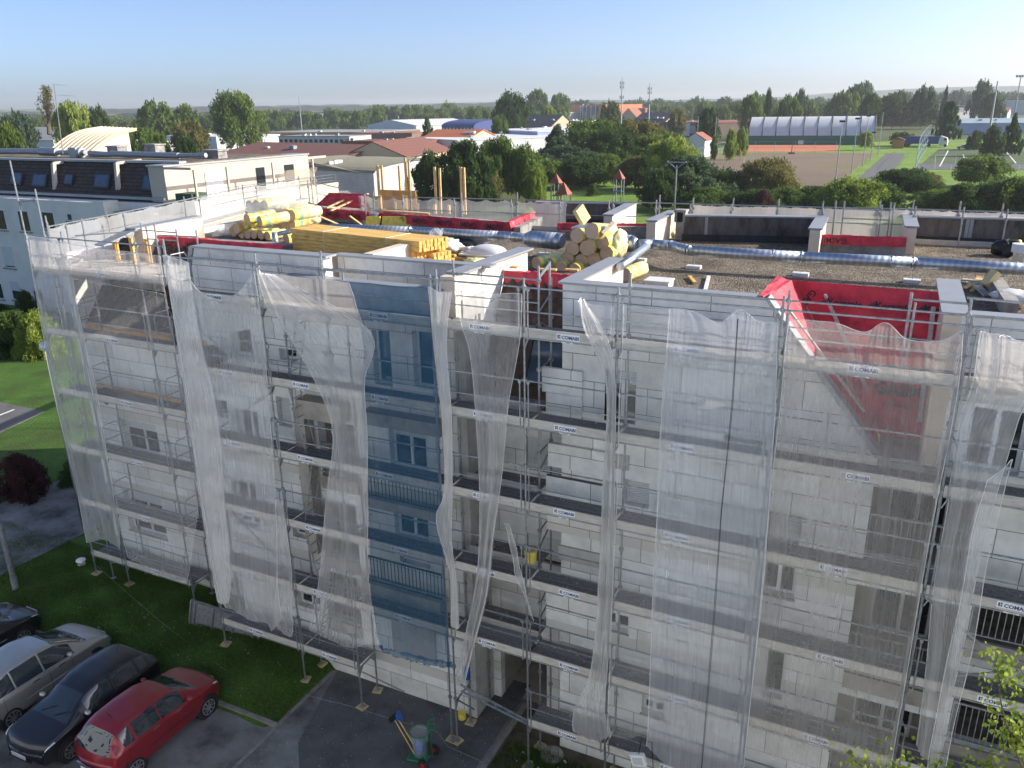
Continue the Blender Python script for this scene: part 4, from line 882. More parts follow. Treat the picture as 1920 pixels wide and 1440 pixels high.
m = MB(); d_ = Vector(s1-s0).normalized(); m.tube([Vector(s0)-d_*.22, Vector(s0)], [.15, .26], 20); m.tube([Vector(s1), Vector(s1)+d_*.18], [.26, .19], 20); fix_s(m.build('duct_reducer', 'duct_metal', duct, True))
fb = at(1098, 462, Z=.6); fb = fb+np.array([0, .75, 0]); m = MB(); m.box(fb[0]-.55, fb[1]-.45, RZ+.12, fb[0]+.45, fb[1]+.5, 1.05); m.build('fan_casing', 'galv_dull', duct)
m = MB(); m.box(fb[0]-.57, fb[1]-.47, 1.05, fb[0]+.47, fb[1]+.52, 1.09); m.box(fb[0]-.556, fb[1]-.42, .2, fb[0]-.552, fb[1]+.46, 1.0); m.build('fan_casing_lid', 'galv', duct)
q0, q1 = at(1140, 452, Z=DZ+.05), at(1184, 457, Z=DZ+.05); fix_s(ductpipe([q0, q1], .25, 'silencer'))
m = MB(); d2 = Vector(q1-q0).normalized(); m.tube([Vector(q1), Vector(q1)+d2*.2], [.25, .15], 20); fix_s(m.build('duct_reducer', 'duct_metal', duct, True))
r0 = Vector(q1)+d2*.2
dp2 = [r0, Vector(at(1222, 458, Z=DZ)), Vector(at(1258, 461, Z=DZ)), Vector(at(1292, 470, Z=DZ)), Vector(at(1500, 482, Z=DZ)), Vector(at(1715, 493, Z=DZ)), Vector(at(1985, 508, Z=DZ))]
for a, b in zip(dp2[:-1], dp2[1:]): fix_s(ductpipe([a, b], .15))
for i in (1, 2, 3): band(dp2[i], dp2[i+1]-dp2[i-1], .163)
for px in ((1450, 479), (1503, 482), (1672, 491), (1712, 493), (1905, 503)): band(at(*px, Z=DZ), (1, 0, 0), .162, .04)
for px in ((1303, 470), (1505, 482), (1715, 493), (1200, 458), (1022, 449), (930, 442), (780, 434)):
    p = at(*px, Z=DZ); m = MB(); m.tube([(p[0], p[1], RZ), (p[0], p[1], DZ-.14)], .008, 6); m.tube([(p[0], p[1]+.02, RZ), (p[0], p[1]+.02, DZ+.16)], .006, 6)
    m.box(p[0]-.2, p[1]-.14, RZ, p[0]+.2, p[1]+.1, RZ+.09, 1); m.build('duct_stand', ['galv', 'paint_white'], duct)
br = [at(1163, 500, Z=.9), at(1213, 462, Z=.85)]; m = MB(); m.tube(br, .10, 16); d3 = Vector(br[1]-br[0]).normalized()
for t in (.3, .55): q = Vector(br[0])+(Vector(br[1])-Vector(br[0]))*t; m.tube([q-d3*.02, q+d3*.02], .108, 16)
fix_s(m.build('branch_pipe', 'duct_metal', duct, True))
m = MB(); a = at(515, 440, Z=.6); b = at(577, 427, Z=.75); m.tube([a, b], .075, 14); m.tube([(a[0], a[1], .1), (a[0], a[1], .68)], .10, 14); fix_s(m.build('branch_pipe', 'duct_metal', duct, True))
# --- insulation rolls
def wool_end():
    m, n, l, b, out = nodes_of('wool_spiral')
    tc = n.new('ShaderNodeTexCoord'); s = n.new('ShaderNodeSeparateXYZ'); l.new(tc.outputs['Object'], s.inputs[0])
    r = mth(n, l, 'SQRT', mth(n, l, 'ADD', mth(n, l, 'POWER', s.outputs['X'], 2), mth(n, l, 'POWER', s.outputs['Z'], 2)))
    a = mth(n, l, 'ARCTAN2', s.outputs['Z'], s.outputs['X'])
    nz = n.new('ShaderNodeTexNoise'); nz.inputs['Scale'].default_value = 7; l.new(tc.outputs['Object'], nz.inputs['Vector'])
    f = mth(n, l, 'SINE', mth(n, l, 'ADD', mth(n, l, 'MULTIPLY', r, 190), mth(n, l, 'ADD', a, mth(n, l, 'MULTIPLY', nz.outputs[0], 5))))
    rr = ramp(n, l, mth(n, l, 'MULTIPLY_ADD', f, .5, .5), [(0, (.36, .25, .16)), (.4, (.62, .47, .35)), (1, (.72, .58, .46))])
    l.new(rr.outputs[0], b.inputs['Base Color']); b.inputs['Roughness'].default_value = .95
    m, n, l, b, out = nodes_of('roll_wrap')
    tc = n.new('ShaderNodeTexCoord'); s = n.new('ShaderNodeSeparateXYZ'); l.new(tc.outputs['Object'], s.inputs[0])
    nz = n.new('ShaderNodeTexNoise'); nz.inputs['Scale'].default_value = 5; nz.inputs['Detail'].default_value = 4; l.new(tc.outputs['Object'], nz.inputs['Vector'])
    y = mth(n, l, 'ADD', s.outputs['Y'], mth(n, l, 'MULTIPLY', nz.outputs[0], .16))
    rr = ramp(n, l, y, [(0, (.78, .56, .06)), (.22, (.80, .66, .16)), (.3, (.32, .52, .22)), (.40, (.30, .50, .34)), (.46, (.80, .70, .26)), (.66, (.80, .50, .14)), (.74, (.76, .66, .24)), (1, (.72, .68, .38))])
    l.new(rr.outputs[0], b.inputs['Base Color']); b.inputs['Roughness'].default_value = .3
    n2 = n.new('ShaderNodeTexNoise'); n2.inputs['Scale'].default_value = 14; l.new(tc.outputs['Object'], n2.inputs['Vector'])
    bp = n.new('ShaderNodeBump'); bp.inputs['Strength'].default_value = .6; bp.inputs['Distance'].default_value = .03; l.new(n2.outputs[0], bp.inputs['Height']); l.new(bp.outputs[0], b.inputs['Normal'])
wool_end()
def make_roll(label, r=.2, L=1.15, seed=0):
    t = thing('insulation_roll', label, 'roll', (0, 0, 0), 'mineral wool rolls stored on the roof', local=True); rg = random.Random(seed)
    m = MB(); n = 24; rr = [r*(1+.05*rg.uniform(-1, 1)) for _ in range(n)]; G = []
    for j in range(9):
        y = L*j/8; G.append([(math.cos(2*math.pi*k/n)*rr[k % n]*(1+.03*math.sin(j*2+k)), y, math.sin(2*math.pi*k/n)*rr[k % n]) for k in range(n+1)])
    m.grid(G); w1 = m.build('wrapping', 'roll_wrap', t, True)
    for y, s in ((.015, 1), (L-.015, -1)):
        e = MB()
        ring = [(math.cos(2*math.pi*k/n)*rr[k]*.965, y, math.sin(2*math.pi*k/n)*rr[k]*.965) for k in range(n)]; e.add(ring+[(0, y+.02*s, 0)], [(k, (k+1) % n, n) if s > 0 else ((k+1) % n, k, n) for k in range(n)]); e.build('wool_end', 'wool_spiral', t)
    return t
def z4(x, y): return 960+x/6, 360+y/6
def z2(x, y): return 320+x/6, 360+y/6
def z3(x, y): return 640+x/6, 360+y/6
Yp = at(*z4(615, 765), Z=RZ+.24)[1]
rl = [((730, 490), 85, -.1, 'top left roll of the roll pyramid'), ((895, 440), 92, -.35, 'topmost roll crowning the roll pyramid, tilted upwards'), ((680, 640), 82, 0, 'left roll in the middle tier of the roll pyramid'),
      ((845, 630), 92, -.05, 'largest roll in the middle tier of the roll pyramid, with a torn edge'), ((1015, 570), 84, .1, 'right roll in the middle tier of the roll pyramid beside a brown slab'), ((615, 765), 86, 0, 'leftmost roll in the bottom tier of the roll pyramid'),
      ((775, 775), 78, .02, 'second roll from the left in the bottom tier of the roll pyramid'), ((915, 755), 80, .05, 'third roll in the bottom tier of the roll pyramid'), ((1060, 690), 82, .1, 'rightmost roll in the bottom tier of the roll pyramid by the cream wall')]
protos = []
for i, (c, r, dy, lab) in enumerate(rl):
    px = z4(*c); p = at(*px, Y=Yp+dy); rad = r/6/F_PX*fdist(p)
    t = make_roll('pinkish '+lab, rad, 1.15 if i != 1 else 1.2, i); t.location = p; t.rotation_euler = (R_(9) if i in (0, 1) else R_(random.uniform(-2, 2)), R_(random.uniform(0, 180)), R_(random.uniform(-6, 4))); protos.append(t)
for c, rad, Z, rz, lab in (((270, 800), .17, .3, -20, 'yellow green wrapped roll lying left of the pyramid'), ((430, 810), .16, .26, -28, 'green wrapped roll between the loose roll and the pyramid'), ((545, 850), .16, .22, 4, 'low roll half hidden under the pyramid'), ((700, 870), .16, .2, 5, 'low roll just behind the red strip under the pyramid'), ((1262, 935), .19, RZ+.2, -8, 'yellow wrapped roll lying alone behind the cream return wall')):
    p = at(*z4(*c), Z=Z); t = dup(protos[2], p, None, lab, 1., rot=(0, random.uniform(0, 3), R_(rz))); t.scale = (rad/.2,)*3
# the wrapped heap at the left
Ya = at(*z2(930, 480), Z=RZ+.2)[1]
heap = [((790, 475), 0, 'first'), ((860, 480), 0, 'second'), ((930, 480), 0, 'third'), ((1010, 485), 0, 'fourth'), ((1085, 495), 0, 'fifth')]
for c, dy, nm in heap: p = at(*z2(*c), Y=Ya+dy); dup(protos[5], p, R_(random.uniform(-5, 5)), '%s roll from the left in the low front row of the wrapped heap' % nm, .72)
grp = [((1200, 350), 1.2, 'left one of the lower tier'), ((1275, 345), 1.2, 'middle one of the lower tier'), ((1350, 355), 1.2, 'right one of the lower tier'), ((1185, 240), 1.2, 'far left one of the upper tier'), ((1240, 245), 1.2, 'second one of the upper tier'), ((1295, 250), 1.2, 'third one of the upper tier'), ((1355, 265), 1.15, 'right end one of the upper tier')]
for c, dy, nm in grp: p = at(*z2(*c), Y=Ya+dy); dup(protos[3], p, R_(random.uniform(-4, 4)), 'roll under clear film, %s in the shrink-wrapped stack' % nm, (.92, 1.3, .92))
for c, dy, nm, sc in (((885, 150), 2.6, 'upper left roll of the rear bundle', .9), ((965, 145), 2.6, 'upper right roll of the rear bundle', .9), ((880, 225), 2.6, 'lower left roll of the rear bundle', .9), ((1055, 150), 2.7, 'roll with a green band on the rear bundle', .9)):
    p = at(*z2(*c), Y=Ya+dy); dup(protos[0], p, R_(random.uniform(-4, 4)), nm, (sc, 1.3, sc))
for c, Z, rz, nm in (((860, 305), .9, -8, 'slipped roll with a yellow rim leaning on the heap'), ((1000, 330), .85, -14, 'bare wool roll slumped over the heap'), ((790, 375), .62, 5, 'roll sagging down the left flank of the heap'), ((700, 445), .35, 0, 'lowest roll at the left foot of the heap'), ((735, 415), .5, 2, 'roll above the lowest one at the left foot of the heap'), ((1300, 525), .32, -12, 'yellow and green roll lying beside the timber stack')):
    p = at(*z2(*c), Z=Z); dup(protos[6], p, None, nm, .95, rot=(R_(6), 1., R_(rz)))
def blob(mb, c, s, n=10, amp=.25, seed=0, mi=0):
    rg = random.Random(seed); G = []; ph = [rg.uniform(0, 6) for _ in range(6)]
    for j in range(n+1):
        th = math.pi*j/n; row = []
        for i in range(2*n+1):
            f = 2*math.pi*(i % (2*n))/(2*n); k = 1+amp*(math.sin(3*f+ph[0]+th*2)*.5+math.sin(5*f+ph[1])*math.sin(4*th+ph[2])*.5+.4*math.sin(9*f+ph[3]+7*th))*math.sin(th)
            row.append((c[0]+s[0]*math.sin(th)*math.cos(f)*k, c[1]+s[1]*math.sin(th)*math.sin(f)*k, c[2]+s[2]*math.cos(th)*k))
        G.append(row)
    mb.grid(G, mi)
def wrap_obj(name, label, cat, px, Z, s, mat='plastic_wrap', amp=.25, seed=1, group=None, n=12, kind=None):
    p = at(*px, Z=Z); m = MB(); blob(m, p, s, n, amp, seed); o = m.build(name, mat, None, True)
    if mat in ('plastic_wrap',):
        att = o.data.attributes.new('dens', 'FLOAT', 'POINT'); att.data.foreach_set('value', [1.]*len(o.data.vertices)); o.data.uv_layers.new(name='UVMap')
    return tag(o, label, cat, group)
wrap_obj('plastic_film', 'clear shrink film stretched over the stack of wool rolls', 'film', z2(1370, 240), .85, (1.1, .8, .42), amp=.06, seed=3)
wrap_obj('plastic_film', 'clear film pulled over the rear bundle of rolls', 'film', z2(1060, 150), 1.25, (.85, .8, .35), amp=.1, seed=4)
wrap_obj('plastic_film', 'crumpled film trailing off the left foot of the roll heap', 'film', z2(640, 450), .25, (.55, .5, .16), amp=.4, seed=5)
wrap_obj('plastic_film', 'milky plastic ball caught behind the end of the timber stack', 'film', z3(1060, 480), .75, (.2, .2, .2), amp=.25, seed=6)
wrap_obj('plastic_film', 'crumpled white film on the gravel beside the timber ends', 'film', z3(1190, 620), .35, (.45, .4, .25), 'paint_white', .5, 7)
wrap_obj('plastic_film', 'white film scrap at the foot of the dome light', 'film', z3(1460, 650), .3, (.3, .25, .1), 'paint_white', .6, 8)
wrap_obj('tarpaulin', 'rumpled black tarpaulin behind the dome light', 'tarpaulin', z3(1380, 580), .3, (.75, .6, .16), 'black_plastic', .5, 9)
wrap_obj('plastic_bag', 'crumpled green and yellow wrapper lying near the cream wall end', 'wrapper', z3(1500, 790), .3, (.32, .3, .12), 'roll_wrap', .5, 10)
wrap_obj('plastic_bag', 'yellow green wrapper beside the roof vent', 'wrapper', z4(1800, 465), .25, (.2, .2, .12), 'roll_wrap', .4, 11)
wrap_obj('plastic_bag', 'torn green and white wrapper trailing over the right flank of the roll pyramid', 'wrapper', z4(1190, 590), .75, (.22, .4, .42), 'roll_wrap', .3, 12)
wrap_obj('rubbish_bag', 'black rubbish bag at the foot of the far right parapet', 'bag', (1888, 466), .33, (.34, .3, .27), 'black_plastic', .45, 13)
wrap_obj('sack', 'white sack lying beside the concrete beam at the right edge', 'sack', (1905, 555), .35, (.5, .35, .14), 'paint_white', .2, 14)
wrap_obj('plastic_bag', 'yellow wrapper beside the black rubbish bag', 'wrapper', (1908, 462), .3, (.1, .15, .2), 'wool_yellow', .3, 15)
# foam slabs on the pyramid
def slab(label, a, b, w_, h, mat, up=(0, 0, 1), cat='slab'):
    m = MB(); m.bar(a, b, w_, h, 0, up); tag(m.build('wool_slab', mat), label, cat)
p = at(*z4(790, 330), Y=Yp+.3); q = at(*z4(720, 200), Y=Yp+.1); pm('wool_pale', (.74, .62, .33), .95, 0, .1, 20, .4, 40)
slab('pale yellow wool slab standing on top of the roll pyramid', Vector(p)+Vector((.1, 0, 0)), Vector(q)+Vector((.05, 0, .06)), .34, .15, 'wool_pale', (1, -.6, .4))
p = at(*z4(1000, 480), Y=Yp-.25); q = at(*z4(1130, 350), Y=Yp+.1); slab('brown striped wool slab leaning against the right side of the roll pyramid', p, q, .1, .26, 'wool', (1, 0, 1))
# little yellow boards on the red edge
for i, (x0, x1, y) in enumerate(((-10, 70, 840), (290, 500, 868), (600, 745, 872))):
    a = at(*z4(x0, y), Z=.72); b = at(*z4(x1, y+8), Z=.72); m = MB(); m.bar(a, b, .16, .045); tag(m.build('board', 'timber_new'), 'short pale board lying on the red strip, %s' % ('leftmost of three', 'middle one of three', 'rightmost one by the roof corner')[i], 'board', 'short boards on the red strip')
# --- timber stack
ts = thing('timber_stack', 'strapped stack of long yellow beams with bright orange sawn ends', 'timber stack', at(690, 480, Z=RZ))
A = Vector(at(548, 446, Z=.80)); B = Vector(at(782, 472, Z=.80)); A.z = B.z = 0; dx = (B-A).normalized(); dy = Vector((-dx.y, dx.x, 0)); L0 = (B-A).length
rows = 9; bh = .10
for r in range(rows):
    z = RZ+.06+bh*(r+.5); cols = 9 if r < 6 else 8
    for c in range(cols):
        off = (.32 if r < 3 and c > 0 else 0)+(.22 if r >= 6 else 0)+c*.022+random.uniform(-.012, .012)+(.2 if r in (3, 4) and c > 3 else 0); yy = c*.132+.07
        if r >= 6: yy += .02
        a = A+dy*yy+dx*random.uniform(-.2, .03); b = B+dy*yy+dx*(off-.15); a.z = b.z = z
        m = MB(); m.bar(a, b, .126, bh-.006); o = MB(); o.v = m.v; o.f = m.f; o.m = [1, 1, 0, 0, 0, 0]; o.build('beam', ['timber', 'timber_end'], ts)
m = MB()
for t in (.28, .78):
    c = A+(B-A)*t; H = RZ+.06+bh*9
    pts = [c-dy*.012+Vector((0, 0, RZ+.1)), c-dy*.012+Vector((0, 0, H+.012)), c+dy*1.0+Vector((0, 0, H+.014))]; m.tube(pts, .009, 5)
m.build('strap', 'paint_white', ts)
m = MB()
for t in (.1, .5, .9): c = A+(B-A)*t; m.bar(c+Vector((0, 0, RZ+.03)), c+dy*1.2+Vector((0, 0, RZ+.03)), .1, .06)
m.build('bearer', 'timber', ts)
# --- pale posts standing over the middle strip
for i, (x, yb, yt, lab) in enumerate(((713, 392, 308, 'leftmost tall pale post above the plywood'), (721, 392, 308, 'tall pale post just right of the leftmost one'), (753, 392, 309, 'tall pale post left of the thick cluster'), (765, 395, 294, 'tallest pale post in the cluster beside the plywood'), (771, 395, 300, 'pale post at the right of the cluster beside the plywood'), (819, 400, 311, 'left pale post of the middle pair'), (827, 400, 313, 'right pale post of the middle pair'), (867, 402, 311, 'left pale post of the right pair'), (873, 402, 312, 'right pale post of the right pair'))):
    p = at(x, yb, Z=.45); t_ = at(x-1, yt, D=fdist(p)); m = MB(); m.bar(p, (p[0]+random.uniform(-.02, .02), p[1], t_[2]), .085, .07, 0, (0, 1, 0)); tag(m.build('timber_post', 'timber_new'), lab, 'post', 'pale posts standing on the roof')
for i, (x, yt, lab) in enumerate(((714, 366, 'thick short block left of the plywood'), (761, 366, 'thick short block in front of the plywood'), (816, 383, 'short stub left of the middle pair'), (842, 384, 'lone short stub between the pairs of posts'), (868, 385, 'short stub at the right pair'), (741, 378, 'thin stub in front of the plywood'), (784, 380, 'thin stub right of the plywood'))):
    p = at(x, 401, Z=.45); t_ = at(x, yt, D=fdist(p)); m = MB(); m.bar(p, (p[0], p[1], t_[2]), .14 if 'thick' in lab else .1, .1, 0, (0, 1, 0)); tag(m.build('timber_stub', 'timber' if i < 5 else 'timber_new'), lab, 'timber stub', 'short stubs standing on the roof')
a = at(712, 394, Z=.5); b = at(779, 397, Z=.5); m = MB(); m.bar((a[0], a[1]+.1, .95), (b[0], b[1]+.1, .95), .03, .75); tag(m.build('plywood_sheet', 'ply'), 'orange plywood sheet standing between the pale posts', 'plywood')
m = MB()
a = at(712, 395, Z=.66); b = at(805, 401, Z=.66)
for k in range(3): m.bar(Vector(a)+Vector((0, k*.1, .0)), Vector(b)+Vector((-.1*k, k*.1, 0)), .09, .05)
tag(m.build('plank_bundle', 'timber_new'), 'few pale planks lying on top of the long red strip', 'planks')
# white net and stakes
for i, (pa, pb, lab) in enumerate((((598, 405), (640, 423), 'pale batten sloping down from the rear left red sheet'), ((612, 390), (655, 370), 'light batten on the rear red sheet'), ((620, 395), (690, 363), 'long batten along the edge of the rear red sheet'), ((655, 405), (678, 422), 'yellow plank leaning down to the duct'))):
    m = MB(); m.bar(at(*pa, Z=.75), at(*pb, Z=.85 if i in (1, 2) else .25), .08, .05); tag(m.build('batten', 'timber_new'), lab, 'batten')
# tin, dome light, vent, curb, debris
t = thing('tin_bucket', 'grey metal drum standing behind the duct beside the olive boards', 'drum', at(703, 423, Z=RZ)); c = at(703, 423, Z=RZ); m = MB(); m.tube([c, c+[0, 0, .45]], .19, 20); m.build('drum_body', 'galv', t); m = MB(); m.tube([c+[0, 0, .45], c+[0, 0, .5]], .205, 20); m.build('lid', 'galv', t)
t = thing('dome_light', 'white plastic dome rooflight lying loose on its frame', 'rooflight', at(*z3(1650, 700), Z=RZ)); c = at(*z3(1650, 680), Z=.42)
m = MB(); m.box(c[0]-.72, c[1]-.5, c[2]-.04, c[0]+.72, c[1]+.5, c[2]); m.build('frame', 'white_pvc', t)
m = MB(); G = []
for j in range(11):
    th = math.pi/2*j/10; G.append([(c[0]+.58*math.cos(th)*math.copysign(abs(math.cos(f))**.8, math.cos(f)), c[1]+.42*math.cos(th)*math.copysign(abs(math.sin(f))**.8, math.sin(f)), c[2]+.24*math.sin(th)) for f in [2*math.pi*i/28 for i in range(29)]])
m.grid(G); m.build('dome', 'white_pvc', t, True)
t = thing('roof_vent', 'small masonry roof vent with dark slots near the rear parapet', 'vent', at(1273, 448, Z=RZ)); c = at(1273, 450, Z=RZ)
m = MB(); m.box(c[0]-.14, c[1], RZ, c[0]+.14, c[1]+.3, .72); m.build('shaft', 'concrete', t); m = MB(); m.box(c[0]-.18, c[1]-.04, .72, c[0]-.1, c[1]+.34, 1.05); m.box(c[0]+.1, c[1]-.04, .72, c[0]+.18, c[1]+.34, 1.05); m.box(c[0]-.0999, c[1]+.02, .74, c[0]+.0999, c[1]+.3, 1.04, 1); m.box(c[0]-.2, c[1]-.06, 1.05, c[0]+.2, c[1]+.36, 1.13); m.build('vent_head', ['concrete', 'dark_void'], t)
t = thing('roof_cowl', 'silver extractor cowl at the right edge beside the duct', 'cowl', at(1908, 505, Z=RZ)); c = at(1912, 498, Z=.3)
m = MB(); m.tube([(c[0], c[1]+.4, RZ), (c[0], c[1]+.4, .6)], .16, 20); m.build('pipe', 'chrome_dull', t); m = MB(); m.tube([(c[0], c[1]+.4, .6), (c[0], c[1]+.4, .82)], .22, 20); m.build('cap', 'white_pvc', t)
m = MB(); a = at(1858, 520, Z=.3); b = at(1895, 578, Z=.3); m.bar(a, b, .28, .32); tag(m.build('concrete_beam', 'concrete'), 'weathered concrete beam lying across the gravel at the right', 'beam')
for i in range(11):
    p = at(random.uniform(1808, 1862), random.uniform(522, 552), Z=RZ+.08); an = random.uniform(0, 3.1); d = Vector((math.cos(an), math.sin(an), random.uniform(-.1, .25)))*random.uniform(.12, .28)
    m = MB(); m.bar(Vector(p)-d, Vector(p)+d, random.uniform(.1, .2), .04); ck = ['timber_new', 'timber', 'wool_pale', 'toe_wood'][i % 4]; tag(m.build('offcut', ck), '%s offcut in the rubble heap beside the concrete beam' % {'timber_new': 'pale splintered', 'timber': 'yellow brown splintered', 'wool_pale': 'yellow wool', 'toe_wood': 'grey weathered'}[ck], 'offcut', 'offcuts beside the concrete beam')
p = at(1848, 535, Z=.35); m = MB(); m.bar(p, Vector(p)+Vector((.18, .1, .32)), .24, .16); tag(m.build('wool_block', 'wool_pale'), 'yellow wool block propped against the concrete beam', 'block')
for px0, px1, lab in (((1293, 518), (1303, 530), 'short brown offcut lying on the gravel behind the roof corner'), ((1329, 518), (1322, 545), 'white bent strip lying on the gravel near the red recess')):
    m = MB(); m.bar(at(*px0, Z=RZ+.05), at(*px1, Z=RZ+.05), .09, .04); tag(m.build('offcut', 'timber' if 'brown' in lab else 'paint_white'), lab, 'offcut')
for i in range(7):
    p = at(random.uniform(822, 880), random.uniform(472, 492), Z=RZ+.06); m = MB(); an = random.uniform(-.3, .3); d = Vector((math.cos(an), math.sin(an), 0))*random.uniform(.3, .6); m.bar(Vector(p)-d, Vector(p)+d, .1, .05); tag(m.build('offcut', random.choice(['timber_end', 'timber', 'rust'] if 'rust' in MATS else ['timber_end', 'timber'])), 'brown plank end lying between the timber stack and the dome light', 'offcut', 'plank ends by the timber stack')
for px, lab in (((1245, 566), 'grey plastic hatch lid lying behind the front parapet'),):
    c = at(1236, 530, Z=RZ+.1); m = MB(); m.box(c[0]-.3, c[1]-.25, RZ, c[0]+.3, c[1]+.25, RZ+.16); m.box(c[0]-.33, c[1]-.28, RZ+.16, c[0]+.33, c[1]+.28, RZ+.19); tag(m.build('hatch_lid', 'white_pvc'), lab, 'hatch')
for x, yb in ((218, 468), (250, 470), (278, 472)):
    p = at(x, yb, Y=2.9); m = MB(); m.bar((p[0], p[1], -.3), (p[0], p[1], at(x, yb-24, Y=2.9)[2]), .13, .12, 0, (0, 1, 0)); tag(m.build('timber_stub', 'timber_end'), 'yellow timber stub rising behind the corner scaffold, %s' % {218: 'leftmost of three', 250: 'middle one of three', 278: 'rightmost of three'}[x], 'timber stub', 'yellow stubs behind the corner scaffold')
# yellow bucket, ropes and scraps on the decks
t = thing('bucket', 'yellow bucket standing on a deck of the stair recess scaffold', 'bucket', (.0, .45, -8)); c = at(995, 1052, Y=.5); m = MB(); m.tube([c, c+[0, 0, .3]], [.13, .16], 18); m.build('bucket_body', 'bucket_yellow' if 'bucket_yellow' in MATS else 'wool_yellow', t); m = MB(); m.tube([c+[0, 0, .3], c+[0, 0, .33]], .175, 18); m.build('lid', 'pad_wood', t)
m = MB()
for o in (0, .05): 
    P = [at(1383+o*20, 598, Y=-.16), at(1372+o*40, 760, Y=-.17), at(1352+o*20, 960, Y=-.18), at(1338+o*50, 1150, Y=-.17), at(1318+o*30, 1400, Y=-.16), at(1312, 1480, Y=-.16)]; m.tube(P, .005, 5)
tag(m.build('hoist_rope', 'rubber'), 'thin black hoist rope hanging down the front of the lilac net', 'rope')
for (x, y, lab) in ((200, 742, 'dark sheet folded over the third deck of the corner scaffold'), (395, 665, 'dark bag of material on the second deck behind the scalloped net')):
    wrap_obj('tarpaulin', lab, 'tarpaulin', (x, y), at(x, y, Y=YL+.5 if x < 300 else .45)[2]+.0, (.45, .22, .25), 'black_plastic', .3, x)
# ------------------------------------------------------------------ neighbouring block at the left
pm('render_pale', (.74, .70, .66), .85, 0, .06, .8, .05, 60); pm('render_sand', (.52, .45, .37), .85, 0, .05, .8)
nb = thing('apartment_building', 'cream neighbouring apartment block with a tiled attic and roof terrace', 'building', (-50, 29, GZ))
NY = 29.; NX = -42.6; NZ = 1.0
def nw(xl, xr, yt, yb, Y): return wr(xl, xr, yt, yb, Y)
def nwindow(r, Y, shut=0., par=None, name='window'):
    x0, x1, z0, z1 = r; m = MB(); t = .07
    m.box(x0-.0, Y-.03, z0, x0+t, Y+.03, z1); m.box(x1-t, Y-.03, z0, x1, Y+.03, z1); m.box(x0+t, Y-.03, z1-t, x1-t, Y+.03, z1); m.box(x0+t, Y-.03, z0, x1-t, Y+.03, z0+t); o = m.build(name, 'white_pvc', par or nb)
    g = MB(); g.quad((x0+t, Y-.008, z0+t), (x1-t, Y-.008, z0+t), (x1-t, Y-.008, z1-t), (x0+t, Y-.008, z1-t)); g.build('pane', 'glass_dark', o)
    if shut: s = MB(); s.box(x0+t, Y-.05, z1-(z1-z0)*shut, x1-t, Y-.031, z1-.02); s.build('roller_shutter', 'shutter', o)
    s = MB(); s.box(x0-.08, Y-.16, z0-.1, x1+.08, Y-.0, z0-.003); s.build('sill', 'concrete', o)
# facade body, front at NY-.6
FY = 27.2
a_left = at(-400, 400, Y=FY)[0]; xr_ = at(205, 520, Y=FY)[0]; ztop = at(140, 378, Y=FY)[2]
m = MB(); m.box(a_left, FY, GZ, xr_, NY+12, ztop); m.build('wall', 'render_pale', nb)
zt2 = at(230, 370, Y=FY+1.5)[2]
m = MB(); m.box(xr_, FY+1.2, GZ, NX+.1, NY+12.2, at(300, 382, Y=FY+1.2)[2]); m.box(xr_-.05, FY-.1, ztop-1.0, xr_+.9, FY+1.2, ztop+.1); m.build('wall', 'render_pale', nb)
# attic: dark tiled mansard
A0 = at(0, 358, Y=FY+1.6); A1 = at(312, 372, Y=FY+1.6); zb_ = (A0[2]+A1[2])/2; ztt = at(160, 303, Y=FY+3.4)[2]
m = MB(); m.prism([(a_left, FY+1.6, zb_), (a_left, FY+3.4, ztt), (a_left, FY+3.9, ztt), (a_left, FY+3.9, zb_)], (A1[0]-a_left, 0, 0)); m.build('tiled_roof', 'roof_tiles', nb)
for (x0, x1, y0, y1) in ((20, 42, 325, 348), (60, 88, 328, 352), (121, 137, 329, 348), (176, 206, 328, 355), (266, 300, 330, 360)):
    def mp(x, y):
        # pixel on the sloping tile plane
        n = np.array([0, -(ztt-zb_), 1.8]); n = n/np.linalg.norm(n); d = ray(x, y); p0 = np.array([0, FY+1.6, zb_]); t = ((p0-CAM)@n)/(d@n); return CAM+t*d+n*.06
    P = [mp(x0, y1), mp(x1, y1+2), mp(x1+4, y0+1), mp(x0+4, y0)]
    m = MB(); m.prism(P, (0, -.05, .1)); o = m.build('roof_window', 'black_plastic', nb)
    c = sum(P)/4; Q = [c+(p-c)*.8+np.array([0, -.058, .112]) for p in P]; m = MB(); m.quad(*Q); m.build('pane', 'glass_sky', o)
m = MB(); m.bar((a_left, FY+3.6, ztt+.08), (A1[0], FY+3.6, ztt+.08), .7, .16); m.build('roof_edge', 'alu_cap', nb)
for x in (104, 222):
    a = at(x, 356, Y=FY+1.9); b = at(x-4, 306, Y=FY+2.5); m = MB(); m.bar(a, b, .28, .28, 0, (0, 1, 0)); m.bar(b, (b[0]+.1, b[1]+2.2, b[2]+.1), .25, .2); m.build('concrete_frame', 'render_sand', nb)
m = MB(); m.bar((a_left, FY+1.5, zb_-.05), (A1[0], FY+1.5, zb_-.05), .3, .2); m.build('gutter', 'galv', nb)
pm('green_box', (.03, .07, .04), .7)
